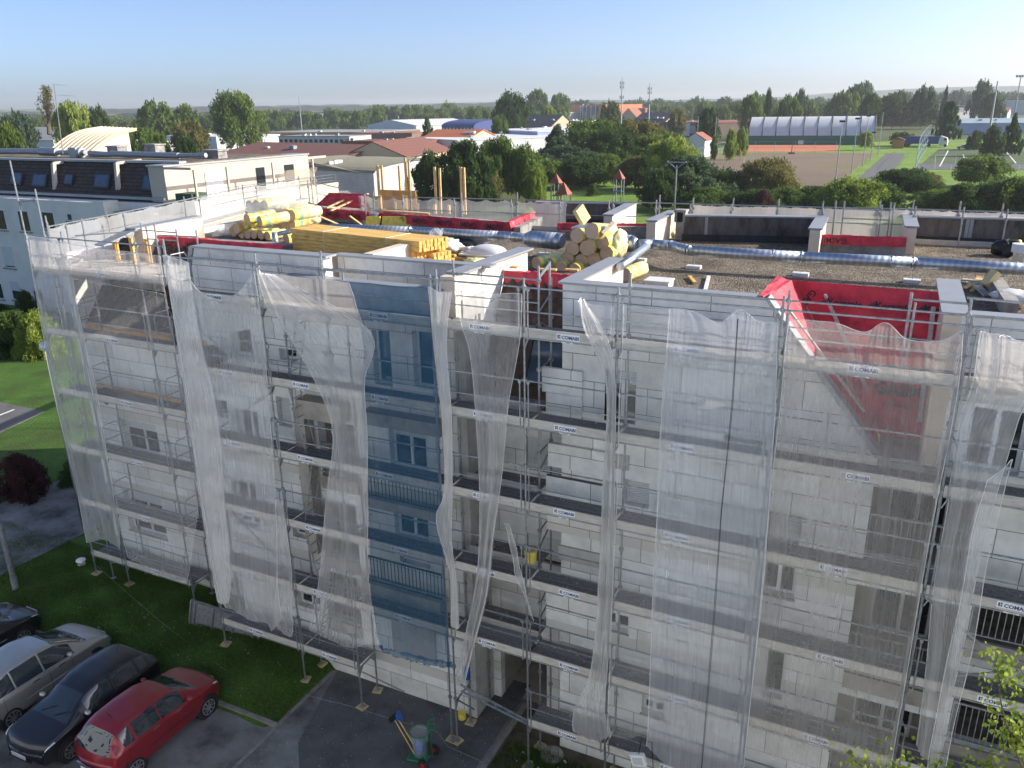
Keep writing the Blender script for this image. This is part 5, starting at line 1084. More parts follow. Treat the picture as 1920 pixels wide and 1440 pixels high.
# flat roof and its clutter
m = MB(); m.box(a_left, FY+3.9, zb_, NX, NY+13, ztt+.05); m.build('flat_roof', 'gravel', nb)
nd = thing('ventilation_duct', 'grey air duct with a box fan on the neighbouring roof', 'air duct', (-55, 33, ztt+.3))
for (pa, pb, r, nm) in (((-120, 283), (78, 284), .26, 'duct_pipe'), ((76, 284), (108, 285), .36, 'silencer'), ((106, 286), (130, 286), .2, 'duct_pipe'), ((168, 287), (210, 290), .22, 'duct_pipe'), ((208, 288), (335, 292), .24, 'duct_pipe'), ((335, 292), (386, 291), .18, 'duct_pipe')):
    m = MB(); m.tube([at(*pa, Y=34.), at(*pb, Y=34.)], r, 14); m.build(nm, 'galv_dull', nd, False)
c = at(143, 286, Y=34.); m = MB(); m.box(c[0]-.45, c[1]-.4, c[2]-.45, c[0]+.45, c[1]+.4, c[2]+.42); m.tube([c+[.45, 0, 0], c+[.8, 0, 0]], .42, 14); m.tube([c+[.8, 0, 0], c+[1.2, 0, 0]], .24, 14); m.build('fan_box', 'galv_dull', nd)
for x, y, wpx in ((192, 293, 32), (402, 289, 36), (288, 278, 28), (218, 281, 28)):
    c = at(x, y, Y=36.); hw = wpx/2/F_PX*fdist(c); m = MB(); m.box(c[0]-hw, c[1]-.4, ztt, c[0]+hw, c[1]+.6, c[2]+.25); m.box(c[0]-hw*1.15, c[1]-.5, c[2]+.25, c[0]+hw*1.15, c[1]+.7, c[2]+.36); m.build('chimney', 'concrete', nb)
# end block: sand coloured terrace storey along +Y
E0 = at(309, 345, Y=FY+1.6); zE = at(309, 311, Y=FY+1.6)[2]
m = MB(); xe = E0[0]; m.box(xe-1.5, FY+1.6, zb_-.3, xe+.1, NY+16, zE-.1); m.build('terrace_wall', 'render_sand', nb)
m = MB(); m.box(xe-1.6, FY+1.5, zE-.1, xe+.2, NY+16.1, zE+.02); m.build('parapet_cap', 'alu_cap', nb)
tz = zb_-.35
m = MB(); m.box(xe+.1, FY+1.2, GZ, xe+3.2, NY+16, tz); m.box(xe+3.0, FY+1.1, tz, xe+3.25, NY+16, tz+.25); m.box(xe+.1, FY+1.1, tz, xe+3.0, FY+1.3, tz+.25); m.build('terrace', 'render_sand', nb)
for y0, w_, h, mt in ((FY+5.4, 1.8, 1.9, 'white_pvc'), (FY+11, 1., 1.8, 'glass_dark'), (FY+14.5, 1.2, 1.8, 'glass_dark')):
    m = MB(); m.box(xe+.1, y0, tz+.1, xe+.16, y0+w_, tz+.1+h); m.build('terrace_door', mt, nb)
pg = MB()
for y in (FY+1.8, FY+5, FY+10, FY+15): pg.box(xe+2.7, y, tz, xe+2.84, y+.14, zE-.25)
pg.box(xe+2.65, FY+1.5, zE-.25, xe+2.9, NY+15, zE-.08); pg.box(xe+.1, FY+1.5, zE-.25, xe+2.65, FY+1.7, zE-.08); pg.build('pergola', 'render_sand', nb)
m = MB()
for z in (.45, .7, .95): m.tube([(xe+3.1, FY+4, tz+z), (xe+3.1, NY+15.5, tz+z)], .025, 5)
for k in range(9): m.tube([(xe+3.1, FY+4+k*1.7, tz+.2), (xe+3.1, FY+4+k*1.7, tz+.98)], .025, 5)
m.build('railing', 'galv', nb)
m = MB()
for k in range(22): m.bar((xe+2.9, FY+10.5+k*.18, tz+.3), (xe+2.9, FY+10.5+k*.18+1.2, tz+1.7), .02, .03); m.bar((xe+2.91, FY+11.7+k*.18, tz+.3), (xe+2.91, FY+10.5+k*.18, tz+1.7), .02, .03)
m.build('trellis', 'render_sand', nb)
m = MB(); m.box(xe+1.0, FY+1.5, tz, xe+2.6, FY+3.0, tz+.75); tag(m.build('storage_box', 'green_box'), 'dark green covered storage box on the terrace corner of the neighbouring block', 'storage box')
# windows of the front
for r, sh in (((-30, 11, 392, 430), 0), ((36, 56, 395, 434), 0), ((80, 103, 397, 430), 0), ((126, 136, 400, 414), 0), ((6, 26, 462, 502), .9), ((-6, 6, 530, 560), 0), ((22, 40, 528, 562), .5), ((195, 215, 400, 430), 0)):
    nwindow(nw(*r, FY), FY, sh)
nwindow(nw(64, 82, 540, 570, FY), FY, .2)
m = MB(); a = at(226, 396, Y=FY+.5); b = at(302, 400, Y=FY+.5); m.bar(a, b, 1.2, .12); m.build('awning', 'alu_cap', nb)
# antenna on the neighbour's roof
t = thing('tv_antenna', 'thin mast with two yagi antennas rising above the neighbouring roof', 'antenna', at(118, 288, Y=33)); a = at(118, 288, Y=33.); b = at(101, 157, Y=33.)
m = MB(); m.tube([a, b], .035, 6); m.build('mast', 'galv_dull', t)
for (x0, y0, x1, y1) in ((101, 158, 122, 160), (106, 178, 139, 180)):
    m = MB(); p = at(x0, y0, Y=33.); q = at(x1, y1, Y=33.); m.tube([p, q], .02, 5)
    for k in range(7): c = p+(q-p)*(k/6.); m.tube([c-[0, .3, 0], c+[0, .3, 0]], .012, 4)
    m.build('yagi', 'galv_dull', t)
# ------------------------------------------------------------------ trees
def leafmat(name, c1, c2, c3, tr=.45):
    m, n, l, b, out = nodes_of(name)
    oi = n.new('ShaderNodeObjectInfo'); at_ = n.new('ShaderNodeAttribute'); at_.attribute_name = 'leafc'
    f = mth(n, l, 'ADD', mth(n, l, 'MULTIPLY', at_.outputs['Fac'], .75), mth(n, l, 'MULTIPLY', oi.outputs['Random'], .25))
    r = ramp(n, l, f, [(.1, c1), (.5, c2), (.9, c3)]); l.new(r.outputs[0], b.inputs['Base Color']); b.inputs['Roughness'].default_value = .75
    b.inputs['Specular IOR Level'].default_value = .15
    t = n.new('ShaderNodeBsdfTranslucent'); l.new(r.outputs[0], t.inputs[0]); mx = n.new('ShaderNodeMixShader'); mx.inputs[0].default_value = tr
    l.new(b.outputs[0], mx.inputs[1]); l.new(t.outputs[0], mx.inputs[2]); l.new(mx.outputs[0], out.inputs[0])
leafmat('leaf_dark', (0.038, 0.076, 0.021), (0.062, 0.113, 0.030), (0.114, 0.170, 0.046))
leafmat('leaf_mid', (0.073, 0.123, 0.028), (0.125, 0.189, 0.038), (0.208, 0.264, 0.061))
leafmat('leaf_light', (0.146, 0.208, 0.030), (0.229, 0.302, 0.053), (0.354, 0.396, 0.091))
leafmat('leaf_olive', (0.104, 0.104, 0.030), (0.177, 0.170, 0.053), (0.270, 0.236, 0.091))
leafmat('leaf_blue', (0.042, 0.085, 0.046), (0.073, 0.123, 0.061), (0.125, 0.179, 0.091))
leafmat('leaf_red', (0.032, 0.019, 0.022), (0.080, 0.032, 0.035), (0.144, 0.056, 0.048))
leafmat('leaf_birch', (.14, .20, .03), (.26, .33, .055), (.44, .48, .12), .5)
def leaves(name, mat, cents, rads, per, size, parent, seed=0, flat=.5, jitter=1.):
    """many small leaf faces scattered in clumps"""
    g = np.random.default_rng(seed); C = np.repeat(np.array(cents, float), per, 0); Rr = np.repeat(np.array(rads, float), per)
    N = len(C); d = g.normal(size=(N, 3)); d /= np.linalg.norm(d, axis=1)[:, None]; rad = Rr*g.random(N)**.45
    P = C+d*rad[:, None]*np.array([1, 1, .8])
    a = g.normal(size=(N, 3)); a /= np.linalg.norm(a, axis=1)[:, None]; b_ = np.cross(a, g.normal(size=(N, 3))); b_ /= np.linalg.norm(b_, axis=1)[:, None]
    s = size*(.6+.8*g.random(N))[:, None]
    V = np.stack([P-a*s, P+b_*s*.55, P+a*s, P-b_*s*.55], 1).reshape(-1, 3)
    me = bpy.data.meshes.new(name); me.vertices.add(4*N); me.vertices.foreach_set('co', V.astype(np.float32).ravel())
    me.loops.add(4*N); me.loops.foreach_set('vertex_index', np.arange(4*N, dtype=np.int32)); me.polygons.add(N); me.polygons.foreach_set('loop_start', np.arange(0, 4*N, 4, dtype=np.int32)); me.polygons.foreach_set('loop_total', np.full(N, 4, dtype=np.int32))
    me.materials.append(MATS[mat]); me.update(); me.validate()
    cl = np.repeat(g.random(len(cents)), per); v = np.clip(cl*.6+g.random(N)*.4, 0, 1); at_ = me.attributes.new('leafc', 'FLOAT', 'POINT'); at_.data.foreach_set('value', np.repeat(v, 4).astype(np.float32))
    o = bpy.data.objects.new(name, me); COL.objects.link(o)
    if parent is not None: attach(o, parent)
    return o
def crown_pts(kind, n, g):
    """clump centres and radii in a crown of height 1 (z 0..1) and unit half width"""
    C = []; Rd = []
    ph = g.random(4)*6.28
    while len(C) < n:
        th = g.random()*6.28
        if kind == 'round':
            z = .12+.88*g.random(); w_ = math.sin(math.pi*min(1, (z*.86+.1)))**.55*(1+.22*math.sin(3*th+ph[0]+z*5)+.14*math.sin(5*th+ph[1]-z*9)); r = w_*(.35+.65*g.random()**.5); rr = .17+.12*g.random()
            if g.random() < .2: continue
        elif kind == 'cone': z = g.random()**1.3; w_ = (1-z)**.85*(1+.2*math.sin(17*z+ph[0]))+.04; r = w_*(.3+.7*g.random()**.5); rr = .10+.07*g.random()
        elif kind == 'pine': z = .1+.9*g.random(); w_ = (math.sin(math.pi*(z*.8+.16))**.8)*(1+.3*math.sin(2*th+ph[0]+z*7)+.2*math.sin(20*z)); r = w_*(.3+.7*g.random()**.4); rr = .13+.1*g.random()
        elif kind == 'cedar':
            k = g.integers(0, 8); z = .12+.86*(k+.35*g.random())/8; w_ = (1.05-z)**.6*(.8+.4*math.sin(th*2+k*2+ph[0])); r = w_*g.random()**.5; rr = .09+.05*g.random()
        elif kind == 'column': z = g.random(); w_ = math.sin(math.pi*(z*.9+.06))**.5; r = w_*g.random()**.5; rr = .16+.1*g.random()
        else: z = g.random()**1.2; w_ = math.cos(z*1.45)**.6*(1+.25*math.sin(3*th+ph[0])+.15*math.sin(7*th+ph[1])); r = w_*g.random()**.5; rr = .18+.12*g.random(); 
        C.append((r*math.cos(th), r*math.sin(th), z)); Rd.append(rr)
    return C, Rd
TP = {}
def tree_proto(kind, mat, det, seed):
    key = (kind, mat, det, seed)
    if key in TP: return TP[key]
    g = np.random.default_rng(seed*31+len(kind)); nC, per, ls = {0: (60, 24, .10), 1: (105, 46, .062), 2: (190, 78, .040)}[det]
    C, Rd = crown_pts(kind, nC, g); asp = 1.
    c = leaves('crown', mat, C, [r*(1.1 if det == 0 else .84) for r in Rd], per, ls, None, seed)
    m = MB(); m.tube([(0, 0, -.35), (.01, 0, .1), (.0, .02, .75)], [.05, .035, .008], 7)
    for k in range(6):
        th = k*1.05+seed; z = .1+k*.09; m.tube([(0, 0, z), (.3*math.cos(th), .3*math.sin(th), z+.2), (.6*math.cos(th), .6*math.sin(th), z+.32)], [.018, .011, .004], 5)
    tr = m.build('trunk', 'bark', None)
    COL.objects.unlink(c); COL.objects.unlink(tr); TP[key] = (c.data, tr.data); bpy.data.objects.remove(c); bpy.data.objects.remove(tr); return TP[key]
def tree(label, p, h, w_, kind='round', mat='leaf_mid', det=1, seed=1, trunk=.15, name=None, cat='tree', group=None, bare=False):
    """p ground point, total height h, crown width w_; trunk = share of the height below the crown"""
    cd, td = tree_proto(kind, mat, det, seed % 4)
    nm = name or ('shrub' if kind == 'bush' else 'conifer' if kind in ('cone', 'pine', 'cedar') else 'tree')
    t = thing(nm, label, cat, p, group, local=True)
    hc = h*(1-trunk); rz = random.uniform(0, 6.28)
    c = bpy.data.objects.new('crown' if cat != 'shrub' else 'foliage', cd); COL.objects.link(c); c.parent = t; c.location = (0, 0, h*trunk); c.scale = (w_/2/1.1, w_/2/1.1, hc*.95); c.rotation_euler = (0, 0, rz)
    k = bpy.data.objects.new('trunk', td); COL.objects.link(k); k.parent = t; k.location = (0, 0, h*trunk); k.scale = (max(.3, w_/4), max(.3, w_/4), hc); 
    return t
def tpx(label, x, yb, yt, wpx, kind='round', mat='leaf_mid', det=1, seed=1, trunk=.1, **kw):
    p = at(x, yb, Z=GZ-.5); D = fdist(p); h = at(x, yt, D=D)[2]-p[2]; return tree(label, p, h, wpx/F_PX*D, kind, mat, det, seed, trunk, **kw)
def DF(x, D):
    """guess at a distance refined by where the feet stand on the plain"""
    return D*(2.15 if x < 1300 or D < 100 else 1.65)
def tpd(label, x, D, yt, wpx, kind='round', mat='leaf_mid', det=1, seed=1, trunk=.08, far=True, **kw):
    if far: D = DF(x, D)
    p = at(x, 400, D=D); p[2] = GZ-.5
    q = at(x, yt, D=D); h = q[2]-p[2]; p[0], p[1] = q[0], q[1]; return tree(label, p, h, wpx/F_PX*D, kind, mat, det, seed, trunk, **kw)
# trees close behind the building
G1 = 'trees behind the roof'
for a in [
 ('dark pine left of the grey lamp arm', 803, 62, 286, 60, 'pine', 'leaf_dark', 2, 1), ('broad dark pine right of the pale middle posts', 872, 60, 268, 105, 'pine', 'leaf_dark', 2, 2), ('olive brown tinged tree between dark pine and bright tree', 905, 63, 300, 60, 'round', 'leaf_olive', 2, 3),
 ('bright green broadleaf tree behind the middle posts', 935, 68, 262, 85, 'round', 'leaf_mid', 2, 1), ('smaller green tree right of the bright broadleaf', 985, 66, 275, 60, 'round', 'leaf_mid', 2, 2), ('light green young tree just left of the play towers', 1005, 60, 320, 36, 'round', 'leaf_light', 2, 3),
 ('tall dark spruce left of the dense group', 1045, 95, 235, 85, 'cone', 'leaf_blue', 2, 1), ('spreading dark pine behind the play towers', 1060, 90, 275, 110, 'pine', 'leaf_blue', 2, 3), ('large dense green tree in the middle group', 1112, 105, 228, 120, 'round', 'leaf_mid', 2, 1), ('dark tree in front of the dense middle group', 1150, 98, 240, 90, 'round', 'leaf_dark', 2, 2),
 ('brownish green tree right of the dense group', 1195, 102, 230, 110, 'round', 'leaf_olive', 2, 3), ('green tree behind the left lamp', 1240, 90, 250, 90, 'round', 'leaf_mid', 2, 2), ('tall pale acacia beside the left lamp', 1262, 74, 262, 95, 'round', 'leaf_light', 2, 1), ('large conifer mass right of the left lamp', 1290, 62, 295, 130, 'pine', 'leaf_blue', 2, 2), ('dark conifer in front of the football pitch corner', 1245, 60, 320, 75, 'pine', 'leaf_dark', 2, 3),
 ('green tree filling behind the left play towers', 1022, 78, 300, 70, 'round', 'leaf_mid', 2, 1), ('dark tree filling behind the play towers', 1090, 78, 296, 80, 'round', 'leaf_dark', 2, 2), ('green tree filling left of the single play tower', 1135, 80, 292, 70, 'round', 'leaf_mid', 2, 3), ('olive tree filling right of the single play tower', 1200, 76, 296, 80, 'round', 'leaf_olive', 2, 1), ('small conifer on the play lawn', 1112, 72, 345, 26, 'cone', 'leaf_mid', 2, 1), ('young tree left of the right play tower', 1085, 80, 318, 30, 'cone', 'leaf_light', 2, 2),
 ('broad olive tree in front of the brown pitch', 1440, 66, 300, 95, 'round', 'leaf_olive', 2, 1), ('dark green tree left of the olive tree', 1362, 66, 318, 56, 'round', 'leaf_dark', 2, 2), ('bright yellow green maple behind the rear nets', 1600, 56, 335, 100, 'round', 'leaf_light', 2, 2),
 ('dark rounded tree left of the goal field', 1700, 68, 318, 95, 'round', 'leaf_dark', 2, 1), ('dense green tree at the corner of the green pitch', 1730, 72, 325, 70, 'round', 'leaf_olive', 2, 3), ('rounded bright tree standing on the green pitch edge', 1845, 74, 292, 80, 'round', 'leaf_mid', 2, 2)]:
    tpd(a[0], a[1], a[2], a[3], a[4]*(1.2 if a[4] > 45 and 1000 < a[1] < 1330 else 1.2), a[5], a[6], a[7], a[8], group=G1)
hedge = [(1330, 58, 345), (1385, 56, 352), (1420, 55, 350), (1478, 58, 345), (1525, 60, 342), (1655, 58, 335), (1770, 58, 350), (1810, 56, 338), (1860, 56, 335), (1905, 55, 325), (1945, 55, 328), (1320, 52, 360), (1760, 66, 345)]
for i, (x, D, yt) in enumerate(hedge):
    tpd('dark shrub of the hedge behind the roof, number %d from the left' % (i+1) if False else 'dark bushy hedge clump behind the rear scaffold, %s' % ('below the conifer mass', 'left of the red shrub', 'right of the red shrub', 'left of the pitch lamp', 'just under the brown pitch', 'right of the yellow maple', 'left of the bright round tree', 'under the bright round tree', 'right of the bright round tree', 'near the right edge', 'at the right edge', 'low one under the conifers', 'at the pitch corner')[i], x, D, yt+9, 112, 'bush', 'leaf_dark' if i % 3 else 'leaf_mid', 2, i, .0, group='hedge behind the roof', cat='shrub')
tpd('reddish brown shrub below the olive tree', 1432, 54, 358, 50, 'bush', 'leaf_red', 2, 1, 0., cat='shrub')
# mid distance trees
G2 = 'trees among the halls'
for a in [
 ('big round plane tree standing alone at the left', 437, 150, 177, 96, 'round', 'leaf_mid', 2, 1), ('bushy tree behind the curved roof hall', 285, 190, 192, 80, 'round', 'leaf_mid', 1, 2), ('round tree right of the bushy one', 345, 210, 200, 60, 'round', 'leaf_mid', 1, 3), ('willow like tree left of the curved hall', 130, 130, 196, 80, 'round', 'leaf_light', 1, 1),
 ('dark tree right of the bare poplar', 180, 150, 203, 50, 'round', 'leaf_dark', 1, 2), ('small dark round tree by the white hall', 347, 85, 258, 46, 'round', 'leaf_dark', 1, 1), ('green tree left of the small dark one', 298, 85, 255, 50, 'round', 'leaf_mid', 1, 3), ('low green tree behind the yellow band', 262, 110, 240, 60, 'round', 'leaf_mid', 1, 2), ('green tree above the white hall', 350, 120, 230, 80, 'round', 'leaf_olive', 1, 1),
 ('left edge green tree in front of the fields', 8, 70, 238, 70, 'round', 'leaf_mid', 2, 1), ('pale green tree right of the left edge tree', 30, 140, 212, 60, 'round', 'leaf_blue', 1, 2), ('tall dense elm right of the dark roofed house', 955, 190, 175, 68, 'round', 'leaf_dark', 2, 2), ('smaller tree below the dense elm', 937, 160, 218, 38, 'round', 'leaf_mid', 1, 1), ('green tree right of the elm, further back', 1008, 330, 171, 50, 'round', 'leaf_mid', 1, 3), ('green tree at the right of the far pair', 1048, 340, 178, 46, 'round', 'leaf_mid', 1, 1),
 ('dark spruce behind the orange roof', 800, 150, 220, 44, 'cone', 'leaf_dark', 1, 1), ('round tree right of the orange glazed building', 1146, 200, 192, 42, 'round', 'leaf_dark', 1, 2), ('blue spruce beside the orange glazed building', 1130, 175, 202, 22, 'cone', 'leaf_blue', 1, 2), ('pale tree left of the orange glazed building', 1030, 230, 203, 36, 'round', 'leaf_light', 1, 3),
 ('round bright tree left of the white tennis hall', 1412, 230, 178, 46, 'round', 'leaf_mid', 1, 1), ('slim pointed tree behind the tennis hall', 1443, 260, 169, 18, 'column', 'leaf_dark', 1, 1), ('tree pair behind the tennis hall', 1480, 240, 181, 50, 'round', 'leaf_mid', 1, 2), ('taller tree behind the tennis hall', 1502, 300, 172, 36, 'round', 'leaf_blue', 1, 3),
 ('tall round poplar group behind the tennis hall', 1617, 330, 158, 62, 'round', 'leaf_blue', 1, 1), ('wide tree left of the tall round group', 1585, 300, 172, 60, 'round', 'leaf_mid', 1, 2), ('rounded tree right of the tall group', 1635, 260, 178, 46, 'round', 'leaf_dark', 1, 3), ('tree right of the tennis hall lamp', 1680, 300, 175, 56, 'round', 'leaf_dark', 1, 1),
 ('round dark tree in front of the far right hills', 1737, 300, 164, 58, 'round', 'leaf_blue', 1, 2), ('pointed conifer beside the round dark tree', 1776, 290, 162, 22, 'cone', 'leaf_blue', 1, 2), ('big layered cedar by the parking lorry', 1786, 185, 184, 62, 'cedar', 'leaf_blue', 2, 1), ('tall tree group at the far right', 1845, 330, 155, 46, 'round', 'leaf_blue', 1, 3), ('lower tree right of the tall far group', 1865, 300, 175, 42, 'round', 'leaf_dark', 1, 1),
 ('dark clipped conifer hedge left of the stadium mast', 1865, 150, 236, 46, 'bush', 'leaf_dark', 1, 1), ('dark conifer block right of the stadium mast', 1905, 150, 215, 50, 'cone', 'leaf_dark', 1, 3), ('rounded shrub left of the clipped hedge', 1832, 170, 246, 34, 'bush', 'leaf_dark', 1, 2), ('round tree at the end of the field path', 1692, 190, 248, 44, 'round', 'leaf_mid', 1, 1), ('young bright tree by the tennis fence', 1627, 175, 246, 30, 'round', 'leaf_light', 1, 2), ('dark round tree left of the brown roofed hall', 1330, 190, 205, 46, 'round', 'leaf_dark', 1, 3), ('olive tree above the house with white gable', 1270, 180, 208, 40, 'round', 'leaf_olive', 1, 1),
 ('light tree at the white hall corner', 1372, 140, 245, 24, 'round', 'leaf_light', 1, 3), ('light tree beside the tennis fence corner', 1392, 150, 242, 24, 'round', 'leaf_light', 1, 1), ('small bush behind the pitch goal', 1340, 150, 255, 18, 'column', 'leaf_mid', 1, 2)]:
    tpd(a[0], a[1], a[2], a[3], a[4], a[5], a[6], a[7], a[8], group=G2)
# bare poplar
t = thing('poplar_tree', 'half bare brown poplar rising beside the antenna at the left', 'tree', (0, 0, 0)); pb = at(92, 252, D=240.); t.location = Vector(pb)
m = MB(); top = at(88, 168, D=240.); m.tube([pb, (pb+top)/2, top], [.6, .35, .06], 7)
g = np.random.default_rng(5); cs = []; rs = []
for k in range(46):
    u = .12+.85*k/46; a = np.array(pb)+(np.array(top)-pb)*u; th = g.random()*6.28; L = (1-u)*3.+1; b = a+np.array([math.cos(th)*L*.7, math.sin(th)*L*.7, L*1.5]); m.tube([a, b], [.12, .03], 5)
    cs.append(b); rs.append(.8); cs.append((a+b)/2); rs.append(.7)
m.build('trunk', 'bark', t); pm('dry', (.2, .17, .12), .9); o = leaves('crown', 'leaf_olive', cs, rs, 16, .22, t, 3)
# rows of far trees
def far_row(label, x0, x1, D, yt, wpx, step, mat, seed, jit=6, kind='round', det=0, group=None, name='tree'):
    i = 0; x = x0; rg = random.Random(seed); one = 'first second third fourth fifth sixth seventh eighth ninth tenth eleventh twelfth thirteenth fourteenth fifteenth sixteenth seventeenth eighteenth nineteenth twentieth twenty-first twenty-second twenty-third twenty-fourth twenty-fifth twenty-sixth twenty-seventh twenty-eighth twenty-ninth thirtieth'.split()
    while x < x1:
        wp = wpx*rg.uniform(.8, 1.3); tpd(one[min(i, 29)]+' '+label+', counted from its left end', x, D*rg.uniform(.93, 1.07), yt+rg.uniform(-jit, jit)-.0156*(x-960), wp, kind, mat, det, rg.randint(0, 3), .02, group=group or label); x += step*rg.uniform(.8, 1.25); i += 1
far_row('tree in the long avenue behind the blue halls', 690, 900, 380, 197, 34, 18, 'leaf_mid', 1)
far_row('tree in the far belt at the left', -20, 460, 520, 207, 40, 20, 'leaf_blue', 2)
far_row('tree in the far belt behind the halls', 480, 700, 560, 204, 34, 18, 'leaf_blue', 3)
far_row('tree in the far belt behind the orange building', 1060, 1420, 520, 196, 36, 19, 'leaf_blue', 4)
far_row('tree in the far belt behind the tennis hall', 1400, 1760, 560, 193, 40, 24, 'leaf_blue', 5)
far_row('tree in the far belt at the right edge', 1690, 1960, 600, 186, 40, 26, 'leaf_blue', 6)
far_row('tree on the plain left of the lone plane tree', -20, 430, 300, 211, 36, 20, 'leaf_mid', 7, 5)
far_row('tree between the cyan hall and the avenue', 470, 720, 330, 205, 34, 18, 'leaf_mid', 8, 4)
far_row('tree on the plain above the periwinkle hall', 890, 1060, 300, 206, 32, 22, 'leaf_mid', 9, 4)
far_row('tree on the plain above the tennis hall', 1230, 1760, 360, 200, 36, 22, 'leaf_mid', 10, 5)
far_row('tree on the plain left of the tan roofed hall', -30, 120, 190, 222, 44, 30, 'leaf_mid', 11, 6)
# far woods as relief
def woods(name, D, base, amp, x0, x1, seed, mat='woods', th=120):
    g = np.random.default_rng(seed); n = 420; top = []; P0 = []; ph = g.random(12)*6.28
    for i in range(n+1):
        x = x0+(x1-x0)*i/n; u = i/n; y = base(x)+amp*(.5*math.sin(u*31+ph[0])+.35*math.sin(u*73+ph[1])+.3*math.sin(u*190+ph[2])+.25*math.sin(u*410+ph[3]))+g.uniform(-.4, .4)*amp*.5
        q = at(x, y, D=D); P0.append((q[0], q[1], GZ-6)); top.append(q)
    bk = np.array([FW[0], FW[1], 0]); bk /= np.linalg.norm(bk); G = [P0, [tuple(t) for t in top]]
    for k in range(1, 5): G.append([tuple(t+bk*th*k/4+np.array([0, 0, g.uniform(-1, 1)*amp*.6-(k*k)*.4*amp*D/F_PX*.25])) for t in top])
    m = MB(); m.grid(G); return tag(m.build(name, mat, None), None, None, kind='stuff')
pm('woods', (.09, .12, .05), .95, 0, .5, .05, .8, .3)
o = woods('far_wood', 1500, lambda x: 202-.0156*(x-960), 3.0, -300, 2200, 1); o['label'] = 'far belt of woods closing the plain'; o['category'] = 'woods'
o = woods('far_wood', 2600, lambda x: 194-.0156*(x-960)-1.5*math.sin(x/300), 2.0, -400, 2300, 2, th=300); o['label'] = 'hazy forest line along the horizon'; o['category'] = 'woods'
def hill(name, D, f, x0, x1, seed):
    o = woods(name, D, f, 1.2, x0, x1, seed, th=800); o['kind'] = 'structure'; return o
hill('hills', 4200, lambda x: 191-.0156*(x-960)-max(0, 15*smooth((x-1380)/450)), -500, 2400, 3)
# ------------------------------------------------------------------ halls and houses
def col(name, c, rough=.7, var=.06, metal=0): pm(name, c, rough, metal, var, .15); return name
col('hall_white', (.66, .67, .67)); col('hall_grey', (.33, .34, .35)); col('hall_blue', (.22, .28, .42)); col('hall_navy', (.04, .07, .22)); col('hall_brown', (.17, .12, .09)); col('hall_ochre', (.45, .24, .08)); col('hall_brick', (.30, .085, .05)); col('hall_peri', (.38, .43, .60)); col('hall_tan', (.50, .40, .26)); col('roof_red', (.30, .10, .06)); col('roof_orange', (.45, .14, .05)); col('roof_grey', (.30, .30, .29)); col('roof_dark', (.05, .05, .06)); col('roof_green', (.26, .24, .16)); col('yellow_band', (.75, .6, .05)); col('hall_cyan', (.33, .43, .48)); col('orange_panel', (.62, .17, .05)); col('green_sheet', (.04, .16, .10)); col('pvc_white', (.60, .62, .62))
def crv(P, n=6):
    P = np.array(P, float); out = []
    for i in range(len(P)-1):
        p0, p1, p2, p3 = P[max(i-1, 0)], P[i], P[i+1], P[min(i+2, len(P)-1)]
        for k in range(n): f = k/n; out.append(.5*((2*p1)+(-p0+p2)*f+(2*p0-5*p1+4*p2-p3)*f*f+(-p0+3*p1-3*p2+p3)*f**3))
    return out+[P[-1]]
wavemat('roof_red_rib', (.17, .07, .05), (.24, .10, .07), 'X', .7, .8, 0, .5); wavemat('wall_rib', (.62, .62, .61), (.48, .49, .5), 'Z', 3.3, .6, 0, .5); wavemat('tan_rib', (.36, .29, .19), (.55, .45, .30), 'X', .55, .7, 0, .8); wavemat('roof_fibro', (.22, .20, .14), (.33, .31, .22), 'X', 2., .9, 0, .4)
NB = 0
